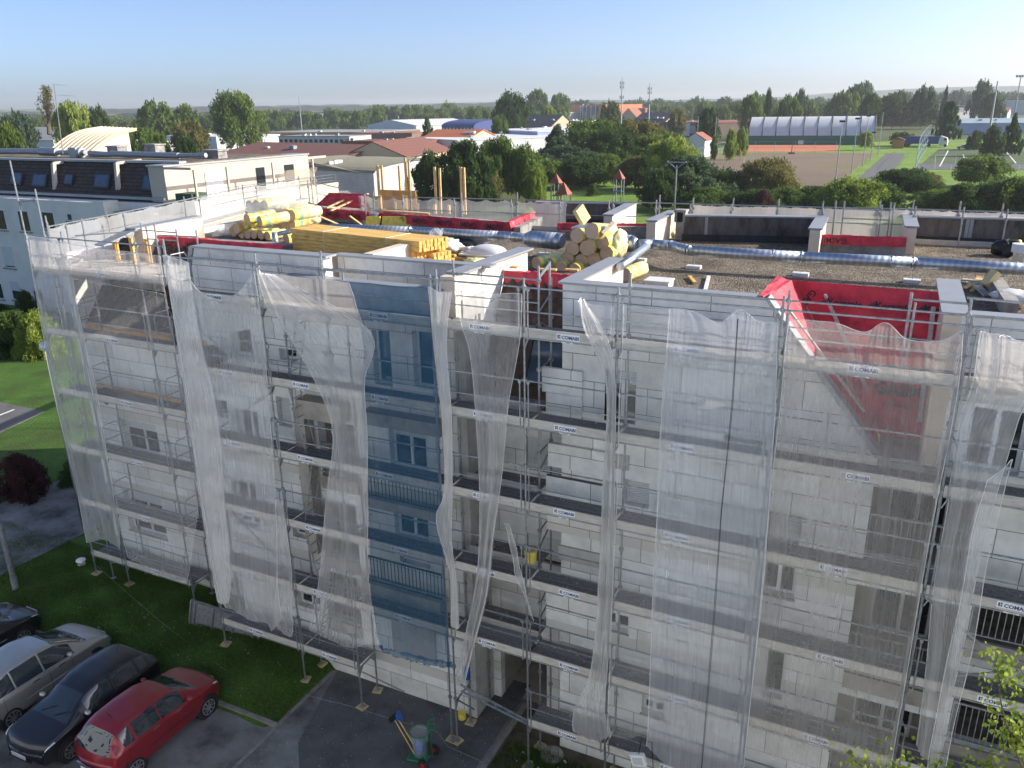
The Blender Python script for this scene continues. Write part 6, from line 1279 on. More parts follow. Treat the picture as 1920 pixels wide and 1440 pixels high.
def hall(label, L, Rt, depth, D1, D2, yt, wall='hall_white', roof='roof_grey', kind='flat', rise=0., name='industrial_hall', win=None, band=None, cat='hall', wallmat2=None, hE=5.5, winmat='glass_dark'):
    """L, Rt = pixel x of the front corners at distances D1, D2; yt = pixel y of the front eaves; depth away from the camera"""
    # the plain gives the distance: eaves at height hE are seen at the row yt
    De = fdist(at((L+Rt)/2, (yt[0]+yt[1])/2, Z=GZ-.6+hE)); De = De if 0 < De < 900 else 900.; k = De/((D1+D2)/2); D1 *= k; D2 *= k; depth *= min(k, 3.)*.8; rise *= k*.8
    a = at(L, 260, D=D1); b = at(Rt, 260, D=D2); za = at(L, yt[0], D=D1)[2]; zb = at(Rt, yt[1], D=D2)[2]; z = (za+zb)/2
    A = Vector(at(L, yt[0], D=D1)); B = Vector(at(Rt, yt[1], D=D2)); A.z = B.z = GZ-.5; d = (B-A).normalized(); nrm = Vector((-d.y, d.x, 0)); 
    if nrm.dot(Vector((FW[0], FW[1], 0))) < 0: nrm = -nrm
    t = thing(name, label, cat, (A+B)/2); Cc = B+nrm*depth; Dd = A+nrm*depth; up = Vector((0, 0, 1))
    H = z-A.z; m = MB(); P = [A, B, Cc, Dd]
    T = [p+up*H for p in P]
    if kind == 'flat':
        m.prism([p+up*0 for p in P], up*H); m.build('wall', wall, t); r = MB(); e = .15
        r.prism([A-d*e-nrm*e+up*H, B+d*e-nrm*e+up*H, Cc+d*e+nrm*e+up*H, Dd-d*e+nrm*e+up*H], up*.35); r.build('roof', roof, t)
    elif kind == 'ridge':      # ridge runs parallel to the front
        m.prism([A, A+up*H, (A+Dd)/2+up*(H+rise), Dd+up*H, Dd], B-A); m.build('wall', wall, t)
        r = MB(); e = .5; mid = (A+Dd)/2+up*(H+rise); r.prism([A-nrm*e+up*(H-.1)-d*e, mid-d*e+up*.05, mid-d*e+up*.3, A-nrm*e+up*(H+.15)-d*e], (B-A)+d*2*e); r.prism([Dd+nrm*e+up*(H-.1)-d*e, Dd+nrm*e+up*(H+.15)-d*e, mid-d*e+up*.3, mid-d*e+up*.05], (B-A)+d*2*e); r.build('roof', roof, t)
    elif kind == 'gable':      # gable faces the camera
        m.prism([A, B, B+up*H, (A+B)/2+up*(H+rise), A+up*H], nrm*depth); m.build('wall', wall, t)
        r = MB(); e = .4; mid = (A+B)/2+up*(H+rise+.02)
        r.prism([A-d*e+up*(H-.15), mid, mid+up*.25, A-d*e+up*(H+.12)], nrm*(depth)+nrm*.0); r.prism([B+d*e+up*(H-.15), B+d*e+up*(H+.12), mid+up*.25, mid], nrm*depth); r.build('roof', roof, t)
    elif kind == 'vault':      # barrel roof, axis along the front
        pr = []; n = 12
        for k in range(n+1): th = math.pi*k/n; c = (A+Dd)/2; pr.append(c-nrm*(depth/2)*math.cos(th)+up*(H+rise*math.sin(th)))
        m.prism([A, Dd]+pr[::-1], B-A); m.build('wall', wall, t); r = MB(); G = [[p-d*.2+up*.08 for p in pr], [p+(B-A)+d*.2+up*.08 for p in pr]]; r.grid(G); r.build('roof', roof, t)
    elif kind == 'vaultx':     # barrel roof, axis away from the camera
        n = 12; pr = [(A+B)/2-d*((B-A).length/2+.3)*math.cos(math.pi*k/n)+up*(H+rise*math.sin(math.pi*k/n)) for k in range(n+1)]
        m.prism([A, B]+pr[::-1], nrm*depth); m.build('wall', wall, t); r = MB(); r.grid([[p-nrm*.3+up*.1 for p in pr], [p+nrm*depth+up*.1 for p in pr]]); r.build('roof', roof, t)
    if kind in ('flat', 'ridge') and k < 6 and (B-A).length > 12:
        rc_ = random.Random(len(label)*7+int(L)); hr = H+(.35 if kind == 'flat' else rise*.5+.25)
        for _ in range(rc_.randint(2, 5)):
            c = A+d*((B-A).length*rc_.uniform(.08, .92))+nrm*(depth*(rc_.uniform(.1, .6) if kind == 'flat' else .25))+up*hr; sz = rc_.uniform(.5, 1.3); q = MB(); q.prism([c-d*sz-nrm*sz*.6, c+d*sz-nrm*sz*.6, c+d*sz+nrm*sz*.6, c-d*sz+nrm*sz*.6], up*rc_.uniform(.4, 1.)); q.build('rooflight', rc_.choice(['hall_white', 'hall_grey']), t)
    if band: q = MB(); h0, h1, bm = band; q.prism([A-nrm*.06+up*(H*h0), B-nrm*.06+up*(H*h0), B-nrm*.06+up*(H*h1), A-nrm*.06+up*(H*h1)], nrm*.05); q.build('band', bm, t)
    if win:
        n, h0, h1, fr = win; Lg = (B-A).length
        for k in range(n):
            c = A+d*(Lg*(k+.5)/n); hw = Lg/n*fr/2; q = MB(); q.prism([c-d*hw-nrm*.08+up*H*h0, c+d*hw-nrm*.08+up*H*h0, c+d*hw-nrm*.08+up*H*h1, c-d*hw-nrm*.08+up*H*h1], nrm*.07); q.build('window', winmat, t)
    return t, A, B, nrm, H
hall('vaulted hall with a ribbed tan roof beyond the neighbouring block', 95, 238, 22, 88, 78, (284, 284), 'render_sand', 'tan_rib', 'flat', name='vaulted_hall') if False else None
# curved tan roof, ribs running up the curve
t = thing('sports_hall', 'sand coloured hall with a curved ribbed roof sweeping up to the right', 'hall', at(175, 285, D=135.))
Lc = crv([(86, 290), (118, 262), (150, 246), (192, 238)]); Rc = crv([(163, 291), (192, 266), (220, 250), (256, 241)])
G = [[at(Lc[j][0]*(1-i/9)+Rc[j][0]*i/9, Lc[j][1]*(1-i/9)+Rc[j][1]*i/9, D=128+26*j/(len(Lc)-1)) for i in range(10)] for j in range(len(Lc))]
m = MB(); m.grid(G); m.grid([[p-np.array([0, 0, .4]) for p in r] for r in G]); m.grid([[r[-1] for r in G], [r[-1]-np.array([0, 0, .4]) for r in G]]); m.build('curved_roof', 'hall_tan', t, True)
for i in range(10): m = MB(); m.tube([r[i]+np.array([0, 0, .05]) for r in G], .12, 5); m.build('roof_rib', 'render_sand', t)
m = MB(); e = [r[-1]-np.array([.4, -.4, .41]) for r in G[:-3]]; m.grid([[np.array([p[0], p[1], GZ]) for p in e], e]); q = e[-1]; q2 = at(236, 250, D=170.); m.quad((q[0], q[1], GZ), (q2[0], q2[1], GZ), (q2[0], q2[1], q[2]), tuple(q)); m.build('wall', 'render_sand', t)
H = hall
H('grey roofed white hall far left behind the curved roof', 2, 100, 14, 118, 112, (262, 264), 'hall_white', 'roof_grey', 'ridge', 2.)
H('white low hall beside the small dark tree', 312, 405, 14, 108, 100, (257, 256), 'hall_white', 'hall_white', 'flat')
H('white office strip with a yellow parapet band', 238, 288, 8, 92, 88, (268, 267), 'hall_white', 'hall_white', 'flat', band=(.9, 1.02, 'yellow_band'), win=(6, .5, .8, .8))
H('long low dark shed at the far left edge', -40, 190, 18, 190, 175, (240, 238), 'hall_brown', 'roof_dark', 'flat')
H('pale workshop behind the lone plane tree', 240, 400, 18, 240, 210, (226, 224), 'hall_grey', 'roof_grey', 'flat', win=(8, .3, .7, .6)); H('small red roofed house beside the pale workshop', 300, 330, 9, 190, 188, (238, 238), 'hall_white', 'roof_orange', 'gable', 2.)
H('long cyan walled hall with a light grey roof', 489, 705, 30, 215, 200, (229, 225), 'hall_cyan', 'roof_grey', 'ridge', 2.2, band=(.1, .7, 'hall_blue'))
H('brown hall with ochre upper panels', 487, 700, 22, 158, 148, (252, 246), 'hall_brown', 'roof_grey', 'flat', band=(.84, 1.0, 'hall_ochre'))
H('long white office block with small windows in front of the brown hall', 522, 655, 8, 140, 134, (257, 256), 'hall_white', 'roof_grey', 'flat', win=(14, .55, .8, .6))
H('long workshop with a shallow red ribbed roof', 415, 640, 16, 112, 96, (294, 291), 'hall_brown', 'roof_red_rib', 'ridge', 1.5, hE=4.5)
H('red roofed workshop whose cream gable faces right', 640, 760, 20, 92, 90, (297, 293), 'hall_tan', 'roof_red_rib', 'gable', 2.0, hE=4.5)
H('brown workshop roof row behind the cream gable', 640, 772, 10, 125, 120, (268, 265), 'hall_brick', 'roof_red_rib', 'flat')
tH, A, B, nr_, hh = H('corrugated white hall under twin curved fibre cement roofs', 566, 700, 16, 76, 70, (322, 322), 'wall_rib', 'roof_fibro', 'vault', 1.0, hE=4.5)
H('right wing of the corrugated white hall with square windows', 672, 768, 24, 68, 72, (322, 318), 'wall_rib', 'roof_fibro', 'ridge', 1.0, win=(4, .45, .72, .22), hE=4.5)
H('white hall with a pale roof left of the navy shed', 690, 780, 24, 205, 190, (236, 234), 'hall_white', 'hall_white', 'gable', 1.5)
H('navy blue metal shed', 727, 780, 18, 165, 158, (236, 234), 'hall_navy', 'roof_dark', 'flat'); H('brown brick strip building before the navy shed', 655, 772, 10, 150, 146, (253, 249), 'hall_brown', 'roof_red', 'flat')
H('royal blue barrel roofed showroom', 828, 888, 16, 175, 168, (238, 236), 'hall_navy', 'hall_navy', 'vault', 1.6, win=(9, .55, .85, .5), winmat='hall_white')
H('low building with a bright orange tiled roof', 793, 880, 12, 150, 145, (261, 257), 'hall_tan', 'roof_orange', 'ridge', 1.6)
H('long pale hall row behind the blue showroom', 815, 925, 26, 235, 225, (229, 224), 'hall_white', 'roof_grey', 'flat', band=(.35, .7, 'roof_dark'))
H('large white cube building with slit windows', 762, 858, 22, 108, 96, (262, 261), 'hall_white', 'hall_white', 'flat', win=(5, .55, .78, .13)); H('white annex right of the cube building', 850, 950, 10, 118, 116, (256, 252), 'hall_white', 'hall_white', 'flat')
H('periwinkle blue metal hall in front of the dark roofed house', 915, 1008, 26, 150, 132, (248, 243), 'hall_peri', 'hall_white', 'flat', hE=7); H('right face wing of the periwinkle hall', 1009, 1070, 3, 131.5, 140, (243, 238), 'hall_blue', 'hall_white', 'flat', hE=7)
H('house with a steep black roof and cream gable', 955, 1032, 12, 185, 178, (240, 237), 'hall_tan', 'roof_dark', 'ridge', 3.2, name='house', cat='house')
H('white box between the black roof and the orange building', 1045, 1085, 10, 185, 180, (228, 226), 'hall_white', 'hall_white', 'flat')
tO, A, B, nr_, hh = H('orange panelled building with a curved glass corner', 1062, 1135, 26, 215, 205, (198, 196), 'orange_panel', 'orange_panel', 'flat', win=(1, .05, .2, .5), hE=15, name='office_building', cat='building')
m = MB(); c = A+(B-A)*.68-nr_*.4; pts = []
for k in range(9):
    th = math.pi*k/8; pts.append(c+Vector((math.cos(th)*-14, -math.sin(th)*4.0, 0)))
m.grid([[p+Vector((0, 0, 1)) for p in pts], [p+Vector((0, 0, hh-1.6)) for p in pts]]); m.build('glass_front', 'glass_front' if 'glass_front' in MATS else 'glass_sky', tO)
for k in range(9): q = MB(); q.box(pts[k][0]-.3, pts[k][1]-.36, GZ, pts[k][0]+.3, pts[k][1]+.1, GZ+hh-1); q.build('mullion', 'hall_white', tO)
H('long red brick school block right of the orange building', 1166, 1210, 14, 265, 260, (204, 203), 'hall_brick', 'roof_grey', 'flat', win=(2, .3, .6, .3), hE=11); H('orange and white block at the end of the school', 1212, 1262, 14, 270, 262, (205, 202), 'hall_white', 'roof_grey', 'flat', band=(.3, .9, 'orange_panel'), hE=10)
H('brown roofed house in front of the school', 1160, 1195, 9, 170, 168, (223, 222), 'hall_tan', 'roof_red', 'gable', 2.6, name='house', cat='house'); H('grey roofed house left of the fenced hall', 1180, 1240, 12, 165, 160, (236, 233), 'hall_tan', 'roof_dark', 'ridge', 2.8, name='house', cat='house')
H('grey low school wing behind the trees', 1000, 1060, 12, 300, 290, (212, 211), 'hall_grey', 'hall_white', 'flat', win=(10, .3, .7, .7))
H('gym hall with a dark red roof and bright side wall', 1232, 1342, 34, 168, 150, (232, 228), 'hall_brown', 'roof_red', 'flat', band=(.2, .8, 'hall_grey'), hE=7); H('bright side wing of the gym hall', 1338, 1400, 10, 150, 165, (231, 225), 'hall_white', 'roof_red', 'flat', hE=7)
H('small white house with a mauve roof at the court corner', 1284, 1322, 8, 178, 176, (264, 262), 'hall_white', 'roof_red', 'gable', 1.8, name='house', cat='house')
H('yellow and white shed left of the tennis hall', 1360, 1420, 12, 200, 195, (225, 221), 'hall_white', 'roof_grey', 'gable', 2., band=(.0, .5, 'yellow_band'))
# tennis hall
t = thing('tennis_hall', 'long white tent roofed tennis hall with dark ribs and green base', 'hall', at(1520, 284, D=250.)); DT = fdist(at(1520, 271.5, Z=GZ-.6)); D1, D2 = DT*1.025, DT*.975; A = Vector(at(1402, 271, D=D1)); B = Vector(at(1638, 271, D=D2)); A.z = B.z = GZ-.6; d = (B-A).normalized(); nr_ = Vector((-d.y, d.x, 0)); L = (B-A).length; dp_ = 24.; up = Vector((0, 0, 1))
h0 = at(1520, 254, D=DT)[2]-A.z; h1 = at(1520, 218, D=DT+14)[2]-A.z
def tprof(s, k):  # k 0..1 across
    v = math.sin(math.pi*k)**.62; return nr_*(dp_*k)+up*(h0+(h1-h0)*v)
m = MB(); G = [[A+d*(L*i/40)+tprof(0, k/16) for k in range(17)] for i in range(41)]; m.grid(G); m.build('tent_roof', 'pvc_white', t, True)
for i in range(10):
    m = MB(); P = [A+d*(L*i/9)+tprof(0, k/16)+up*.06-nr_*(.05 if k == 0 else 0) for k in range(17)]; m.tube(P, .2, 5); m.build('rib', 'roof_dark', t)
m = MB(); m.prism([A, B, B+up*h0, A+up*h0], nr_*.1); m.build('base_wall', 'green_dark' if 'green_dark' in MATS else 'green_sheet', t)
m = MB(); m.add([B]+[B+tprof(0, k/16) for k in range(17)]+[B+nr_*dp_], [tuple(range(19))]); m.build('end_wall', 'green_sheet', t)
# more buildings on the right
H('red brick cube building right of the tennis hall', 1661, 1708, 14, 190, 186, (212, 210), 'hall_brick', 'roof_dark', 'flat', win=(3, .55, .75, .2), hE=9, name='office_building', cat='building')
H('dark grey annex left of the brick cube', 1642, 1662, 16, 200, 198, (214, 213), 'hall_navy', 'roof_red', 'flat', hE=8); H('long pale hall row above the tennis hall', 1490, 1640, 20, 330, 320, (208, 205), 'hall_white', 'roof_grey', 'flat', hE=8); H('second far pale hall above the brick cube', 1650, 1720, 20, 310, 300, (205, 203), 'hall_white', 'roof_grey', 'ridge', 1.5)
H('pale grey hall with a sloping roof left of the cedar', 1712, 1790, 22, 225, 215, (216, 209), 'hall_grey', 'roof_grey', 'ridge', 1.6, hE=8); H('dark slate hall right of the cedar', 1800, 1850, 20, 215, 212, (214, 212), 'roof_dark', 'roof_grey', 'ridge', 1.5); H('red roofed hall near the right edge', 1835, 1890, 20, 240, 236, (212, 210), 'hall_white', 'roof_red', 'ridge', 1.5); H('light blue low hall right of the cedar', 1800, 1925, 12, 200, 195, (234, 228), 'hall_peri', 'hall_cyan', 'ridge', 1.2); H('brick warehouse row above the cedar', 1760, 1850, 14, 300, 296, (200, 198), 'hall_brick', 'roof_grey', 'flat', hE=12); H('pale building at the far right edge', 1890, 1990, 14, 300, 296, (190, 187), 'hall_cyan', 'hall_white', 'flat', hE=13)
# ------------------------------------------------------------------ sports grounds
def psheet(name, mat, px, dz, kind='structure'):
    m = MB(); m.prism([Vector(at(x, y, Z=GZ-.6)) for x, y in px], (0, 0, dz)); o = struct(m, name, mat); return o
psheet('grass_verge', 'pitch_green', [(1000, 330), (1290, 300), (1340, 278), (1760, 262), (2050, 262), (2200, 420), (1000, 420)], .03)
psheet('stony_pitch', 'stony_pitch', [(1345, 286), (1640, 288), (1600, 320), (1560, 352), (1440, 346), (1370, 330), (1300, 312)], .06)
psheet('clay_court', 'clay', [(1360, 285), (1388, 272), (1572, 272), (1568, 285)], .08)
psheet('path', 'path_grey', [(1590, 352), (1655, 352), (1698, 288), (1662, 288)], .07)
psheet('football_turf', 'turf', [(1720, 314), (1760, 280), (2000, 282), (2100, 316)], .07)
psheet('running_strip', 'path_grey', [(1715, 318), (1722, 307), (2080, 309), (2090, 320)], .09)
m = MB()
for (pa, pb) in (((1778, 282), (1762, 312)), ((1888, 286), (1905, 306)), ((1806, 290), (1808, 296)), ((1760, 281), (1990, 283))):
    a = at(*pa, Z=GZ-.5); b = at(*pb, Z=GZ-.5); m.bar(a, b, .35, .01)
struct(m, 'pitch_marking', 'line_white')
# lamp columns
G3 = 'tall lamp columns beside the field path'
for x0, yb, x1, yt, lab in ((1566, 346, 1576, 227, 'nearest tall lamp column beside the brown pitch'), (1596, 326, 1609, 222, 'second lamp column along the path'), (1617, 312, 1629, 217, 'third lamp column along the path'), (1632, 302, 1638, 248, 'short fourth lamp column along the path'), (1646, 291, 1658, 208, 'fifth lamp column along the path'), (1306, 282, 1307, 216, 'left lamp column by the gym hall'), (1339, 288, 1342, 217, 'lamp column at the corner of the stony pitch')):
    p = at(x0, yb, Z=GZ-.6); D = fdist(p); q = at(x1, yt, D=D); t = thing('lamp_column', lab, 'lamp', p, G3); m = MB(); m.tube([p, (p[0], p[1], q[2])], [.14, .07], 7); m.build('column', 'galv', t)
    m = MB(); m.box(p[0]-.55, p[1]-.2, q[2]-.15, p[0]+.55, p[1]+.2, q[2]+.25); m.build('floodlight', 'black_plastic', t)
p = at(1890, 279, Z=GZ-.6); D = fdist(p); q = at(1912, 146, D=D); t = thing('floodlight_mast', 'tall grey stadium floodlight mast at the right edge', 'mast', p); m = MB(); m.tube([p, (p[0], p[1], q[2])], [.32, .16], 10); m.build('column', 'galv', t)
m = MB(); z = q[2]; m.box(p[0]-1.4, p[1]-.1, z, p[0]+1.4, p[1]+.1, z+.15)
for k in (-1.2, -.4, .4, 1.2): m.box(p[0]+k-.3, p[1]-.3, z+.15, p[0]+k+.3, p[1]+.15, z+.75)
m.build('floodlight', 'galv_dull', t)
for x, D, yt, lab in ((1167, 420, 145, 'taller lattice radio mast above the school'), (1219, 430, 156, 'slimmer radio mast right of the taller one'), (1871, 330, 152, 'thin mast among the far right trees'), (560, 600, 181, 'tiny far mast above the left woods')):
    q = at(x, yt, D=D); t = thing('radio_mast', lab, 'mast', (q[0], q[1], GZ)); m = MB(); m.tube([(q[0], q[1], GZ), tuple(q)], [.5, .25], 6); m.build('lattice', 'galv_dull', t)
    if D < 500 and x < 1500:
        m = MB(); 
        for k, dz in enumerate((2, 4, 9)): m.tube([(q[0]-.9, q[1], q[2]-dz-1.5), (q[0]-.9, q[1], q[2]-dz)], .28, 6); m.tube([(q[0]+.9, q[1], q[2]-dz-1.5), (q[0]+.9, q[1], q[2]-dz)], .28, 6)
        m.build('aerial', 'hall_grey', t)
# street lamps near
for x0, yb, x1, yt, lab in ((1268, 372, 1269, 305, 'twin armed street lamp before the conifer mass'), (776, 378, 767, 293, 'single armed street lamp left of the dark pine')):
    D = 118.; p = at(x0, yb, D=D); q = at(x1, yt, D=D); t = thing('street_lamp', lab, 'street lamp', (q[0], q[1], GZ)); m = MB(); m.tube([(q[0], q[1], GZ), (q[0], q[1], q[2]-.4)], [.14, .1], 8); m.build('column', 'galv', t); m = MB()
    if x0 > 1000: m.tube([(q[0]-1.4, q[1], q[2]+.2), (q[0], q[1], q[2]-.9), (q[0]+1.4, q[1], q[2]+.2)], .08, 6); m.box(q[0]-1.4, q[1]-.15, q[2]+.0, q[0]+1.4, q[1]+.15, q[2]+.12)
    else: m.tube([(q[0], q[1], q[2]-.9), (q[0]+1.7, q[1], q[2]+.2)], .09, 6); m.bar((q[0]+1, q[1], q[2]-.05), (q[0]+3, q[1], q[2]+.3), .4, .12)
    m.build('lamp_arm', 'galv', t)
# ball-stop net frames, fences and railings
t = thing('ball_net', 'tall green framed ball stop net beside the field path', 'net', at(1718, 318, Z=GZ-.6)); prev = None
for k in range(7):
    u = k/6; p = at(1716+(1740-1716)*u, 320-(320-276)*u**.7, Z=GZ-.6); D = fdist(p); q = at(1722+(1762-1722)*u, 262-(262-232)*u**.7, D=D); m = MB(); m.tube([p, (p[0], p[1], q[2])], .09, 6); m.build('post', 'hall_cyan', t)
    if prev is not None:
        m = MB()
        for h in (.02, .33, .66, 1.): m.tube([prev[0]+(prev[1]-prev[0])*h, np.array([p[0], p[1], p[2]+(q[2]-p[2])*h])], .035, 4)
        m.build('mesh_panel', 'hall_cyan', t)
    prev = (np.array(p), np.array([p[0], p[1], q[2]]))
def fence(label, pts, h, mat, step=3., r=.04, rails=(1., .5, .06), cat='fence', Z=GZ-.6):
    P = [np.array(at(x, y, Z=Z)) for x, y in pts]; t = thing('fence', label, cat, P[0])
    pst = []
    for a, b in zip(P[:-1], P[1:]):
        n = max(1, int(np.linalg.norm(b-a)/step)); pst += [a+(b-a)*k/n for k in range(n+(1 if b is P[-1] else 0))]
        for q in rails: m = MB(); m.tube([a+[0, 0, h*q], b+[0, 0, h*q]], r*.7, 4); m.build('rail', mat, t)
    m = None
    for p in pst[:90]: m = MB(); m.tube([p, p+np.array([0, 0, h])], r, 5); m.build('post', mat, t)
fence('white railing along the green football pitch', [(1722, 316), (2010, 320)], 1.1, 'paint_white', 3.5, .06, (1., .5)); fence('tall wire fence around the red clay court', [(1378, 288), (1566, 289)], 4., 'hall_grey', 6., .06, (1., .5)); fence('wire fence left of the stony pitch', [(1310, 300), (1375, 280)], 3.5, 'hall_grey', 3., .05); fence('green mesh fence at the far left court corner', [(1298, 290), (1345, 268)], 3.5, 'green_sheet', 2., .06)
# goals
for (x, yb, wd, hgt, lab, sg) in ((1394, 312, 3.2, 2., 'small white goal at the left of the brown pitch', 1), (1752, 308, 5., 2.4, 'white football goal at the near corner of the green pitch', 1)):
    p = at(x, yb, Z=GZ-.55); t = thing('football_goal', lab, 'goal', p); m = MB(); x0, y0, z0 = p; m.tube([(x0, y0, z0), (x0, y0, z0+hgt), (x0+wd, y0+.5, z0+hgt), (x0+wd, y0+.5, z0)], .07, 6); m.build('frame', 'paint_white', t); m = MB(); m.tube([(x0, y0, z0+hgt), (x0+.2, y0+1.5, z0), (x0+wd, y0+2, z0), (x0+wd, y0+.5, z0+hgt)], .03, 5); m.build('back_stay', 'paint_white', t)
p = at(1484, 289, Z=GZ-.6); t = thing('basketball_hoop', 'red framed basketball stand in front of the clay court', 'basketball stand', p); m = MB(); m.tube([p, p+[0, 0, 3.4]], .14, 6); m.box(p[0]-1, p[1]-.6, p[2], p[0]+1.2, p[1]+.6, p[2]+.6); m.tube([p+[0, 0, 3.4], p+[2.2, 0, 3.9]], .09, 6); m.build('stand', 'hall_brick', t); m = MB(); m.box(p[0]+1.8, p[1]-.1, p[2]+3.2, p[0]+3.4, p[1]+.1, p[2]+4.5); m.build('backboard', 'paint_white', t)
p = at(1683, 278, Z=GZ-.6); t = thing('kiosk', 'small orange timber hut at the end of the path', 'hut', p); m = MB(); m.box(p[0]-2, p[1]-1.5, p[2], p[0]+2, p[1]+1.5, p[2]+3.); m.build('wall', 'hall_ochre', t); m = MB(); m.prism([(p[0]-2.4, p[1]-1.8, p[2]+3), (p[0]+2.4, p[1]-1.8, p[2]+3), (p[0], p[1]-1.8, p[2]+4)], (0, 3.6, 0)); m.build('roof', 'roof_red', t)
# play towers
for i, (x, yb, yt, lab, wpx) in enumerate(((1043, 365, 325, 'play tower with a red pyramid roof, back one of the left pair', 20), (1057, 372, 341, 'play tower with a red pyramid roof, front one of the left pair', 26), (1161, 374, 317, 'tall play tower with a red pyramid roof standing alone on the right', 20), (998, 365, 331, 'play tower with a faded tan roof half hidden by the young tree', 16))):
    D = 142.; p = at(x, yb, D=D); q = at(x, yt, D=D); hw = wpx/2/F_PX*D; zt = q[2]; zr = zt-1.6*hw*1.1; gz = GZ-.6; t = thing('play_tower', lab, 'play tower', (q[0], q[1], gz), 'play towers with pyramid roofs')
    m = MB(); c = (q[0], q[1], zt); P = [(q[0]+sx*hw, q[1]+sy*hw, zr) for sx, sy in ((-1, -1), (1, -1), (1, 1), (-1, 1))]; m.add(P+[c], [(0, 1, 4), (1, 2, 4), (2, 3, 4), (3, 0, 4), (3, 2, 1, 0)]); m.build('roof', 'hall_brick' if i < 3 else 'hall_tan', t)
    for sx, sy in ((-1, -1), (1, -1), (1, 1), (-1, 1)): m = MB(); m.tube([(q[0]+sx*hw*.75, q[1]+sy*hw*.75, gz), (q[0]+sx*hw*.75, q[1]+sy*hw*.75, zr+.05)], .1, 6); m.build('leg', 'galv_dull', t)
    m = MB(); m.box(q[0]-hw*.8, q[1]-hw*.8, zr-2.2, q[0]+hw*.8, q[1]+hw*.8, zr-2.1); m.build('platform', 'hall_navy', t)
psheet('play_lawn', 'pitch_green', [(1000, 362), (1165, 353), (1240, 358), (1240, 410), (980, 410)], .05)
# vehicles by the halls
p = at(1735, 262, D=300.); t = thing('lorry', 'white cab lorry with a long dark blue trailer parked behind the ball net', 'lorry', (p[0], p[1], GZ)); z0 = GZ-.4
a = at(1692, 255, D=306.); b = at(1762, 255, D=300.); c2 = at(1783, 255, D=298.)
m = MB(); m.bar((a[0], a[1], z0+2.4), (b[0], b[1], z0+2.4), 2.5, 2.7); m.build('trailer', 'hall_navy', t); d = Vector(c2-b); d.z = 0
m = MB(); b3 = Vector((b[0], b[1], z0)); dn = d.normalized(); s = dn.cross(Vector((0, 0, 1)))*1.2; L = min(2.6, d.length); m.prism([b3+dn*.4-s+Vector((0, 0, .6)), b3+dn*(L+.4)-s+Vector((0, 0, .6)), b3+dn*(L+.4)-s+Vector((0, 0, 2.2)), b3+dn*(L)-s+Vector((0, 0, 3.3)), b3+dn*(.7)-s+Vector((0, 0, 3.9)), b3+dn*.4-s+Vector((0, 0, 3.9))], s*2); m.build('cab', 'paint_white', t)
m = MB(); m.prism([b3+dn*(L-.9)-s*1.02+Vector((0, 0, 2.3)), b3+dn*(L+.2)-s*1.02+Vector((0, 0, 2.3)), b3+dn*(L-.0)-s*1.02+Vector((0, 0, 3.1)), b3+dn*(L-.9)-s*1.02+Vector((0, 0, 3.1))], s*2.04); m.build('cab_window', 'glass_dark', t)
for q in (.1, .2, .75): 
    w_ = Vector((a[0], a[1], z0+.5)).lerp(Vector((b[0], b[1], z0+.5)), q); m = MB(); m.tube([w_-s*1.05, w_+s*1.05], .5, 12); m.build('wheel', 'rubber', t)
w_ = b3+dn*(L-.2)+Vector((0, 0, .5)); m = MB(); m.tube([w_-s*1.05, w_+s*1.05], .5, 12); m.build('wheel', 'rubber', t)
def farcar(label, x, y, D, Lm, paint, hgt=1.5, van=False):
    D = D*1.7; p = at(x, y, D=D); t = thing('parked_car' if not van else 'van', label, 'car' if not van else 'van', (p[0], p[1], GZ-.5)); z = GZ-.5; x0 = p[0]-Lm/2; y0 = p[1]-.85; m = MB()
    pr = [(0, .35), (0, .9), (.18, 1.0), (.3, 1.), (.42, hgt), (.82, hgt), (.97, 1.0), (1, .9), (1, .35)] if not van else [(0, .35), (0, 1.0), (.1, 1.15), (.2, hgt*.96), (.3, hgt), (1, hgt), (1, .35)]
    m.prism([(x0+Lm*u, y0, z+h) for u, h in pr], (0, 1.7, 0)); m.build('body', paint, t)
    m = MB(); m.box(x0+Lm*.36 if not van else x0+Lm*.2, y0-.01, z+1.02, x0+Lm*(.85 if not van else .36), y0+1.71, z+hgt-.12); m.build('window', 'glass_dark', t)
    for u in (.18, .8): m = MB(); m.tube([(x0+Lm*u, y0-.03, z+.32), (x0+Lm*u, y0+1.73, z+.32)], .32, 12); m.build('wheel', 'rubber', t)
farcar('white delivery van parked right of the cedar', 1852, 262, 165, 5.2, 'paint_white', 2.3, True); farcar('silver car parked between cedar and van', 1808, 268, 168, 4.2, 'alloy'); farcar('white van parked left of the white hall behind the curved roof', 30, 275, 120, 5., 'paint_white', 2.2, True)
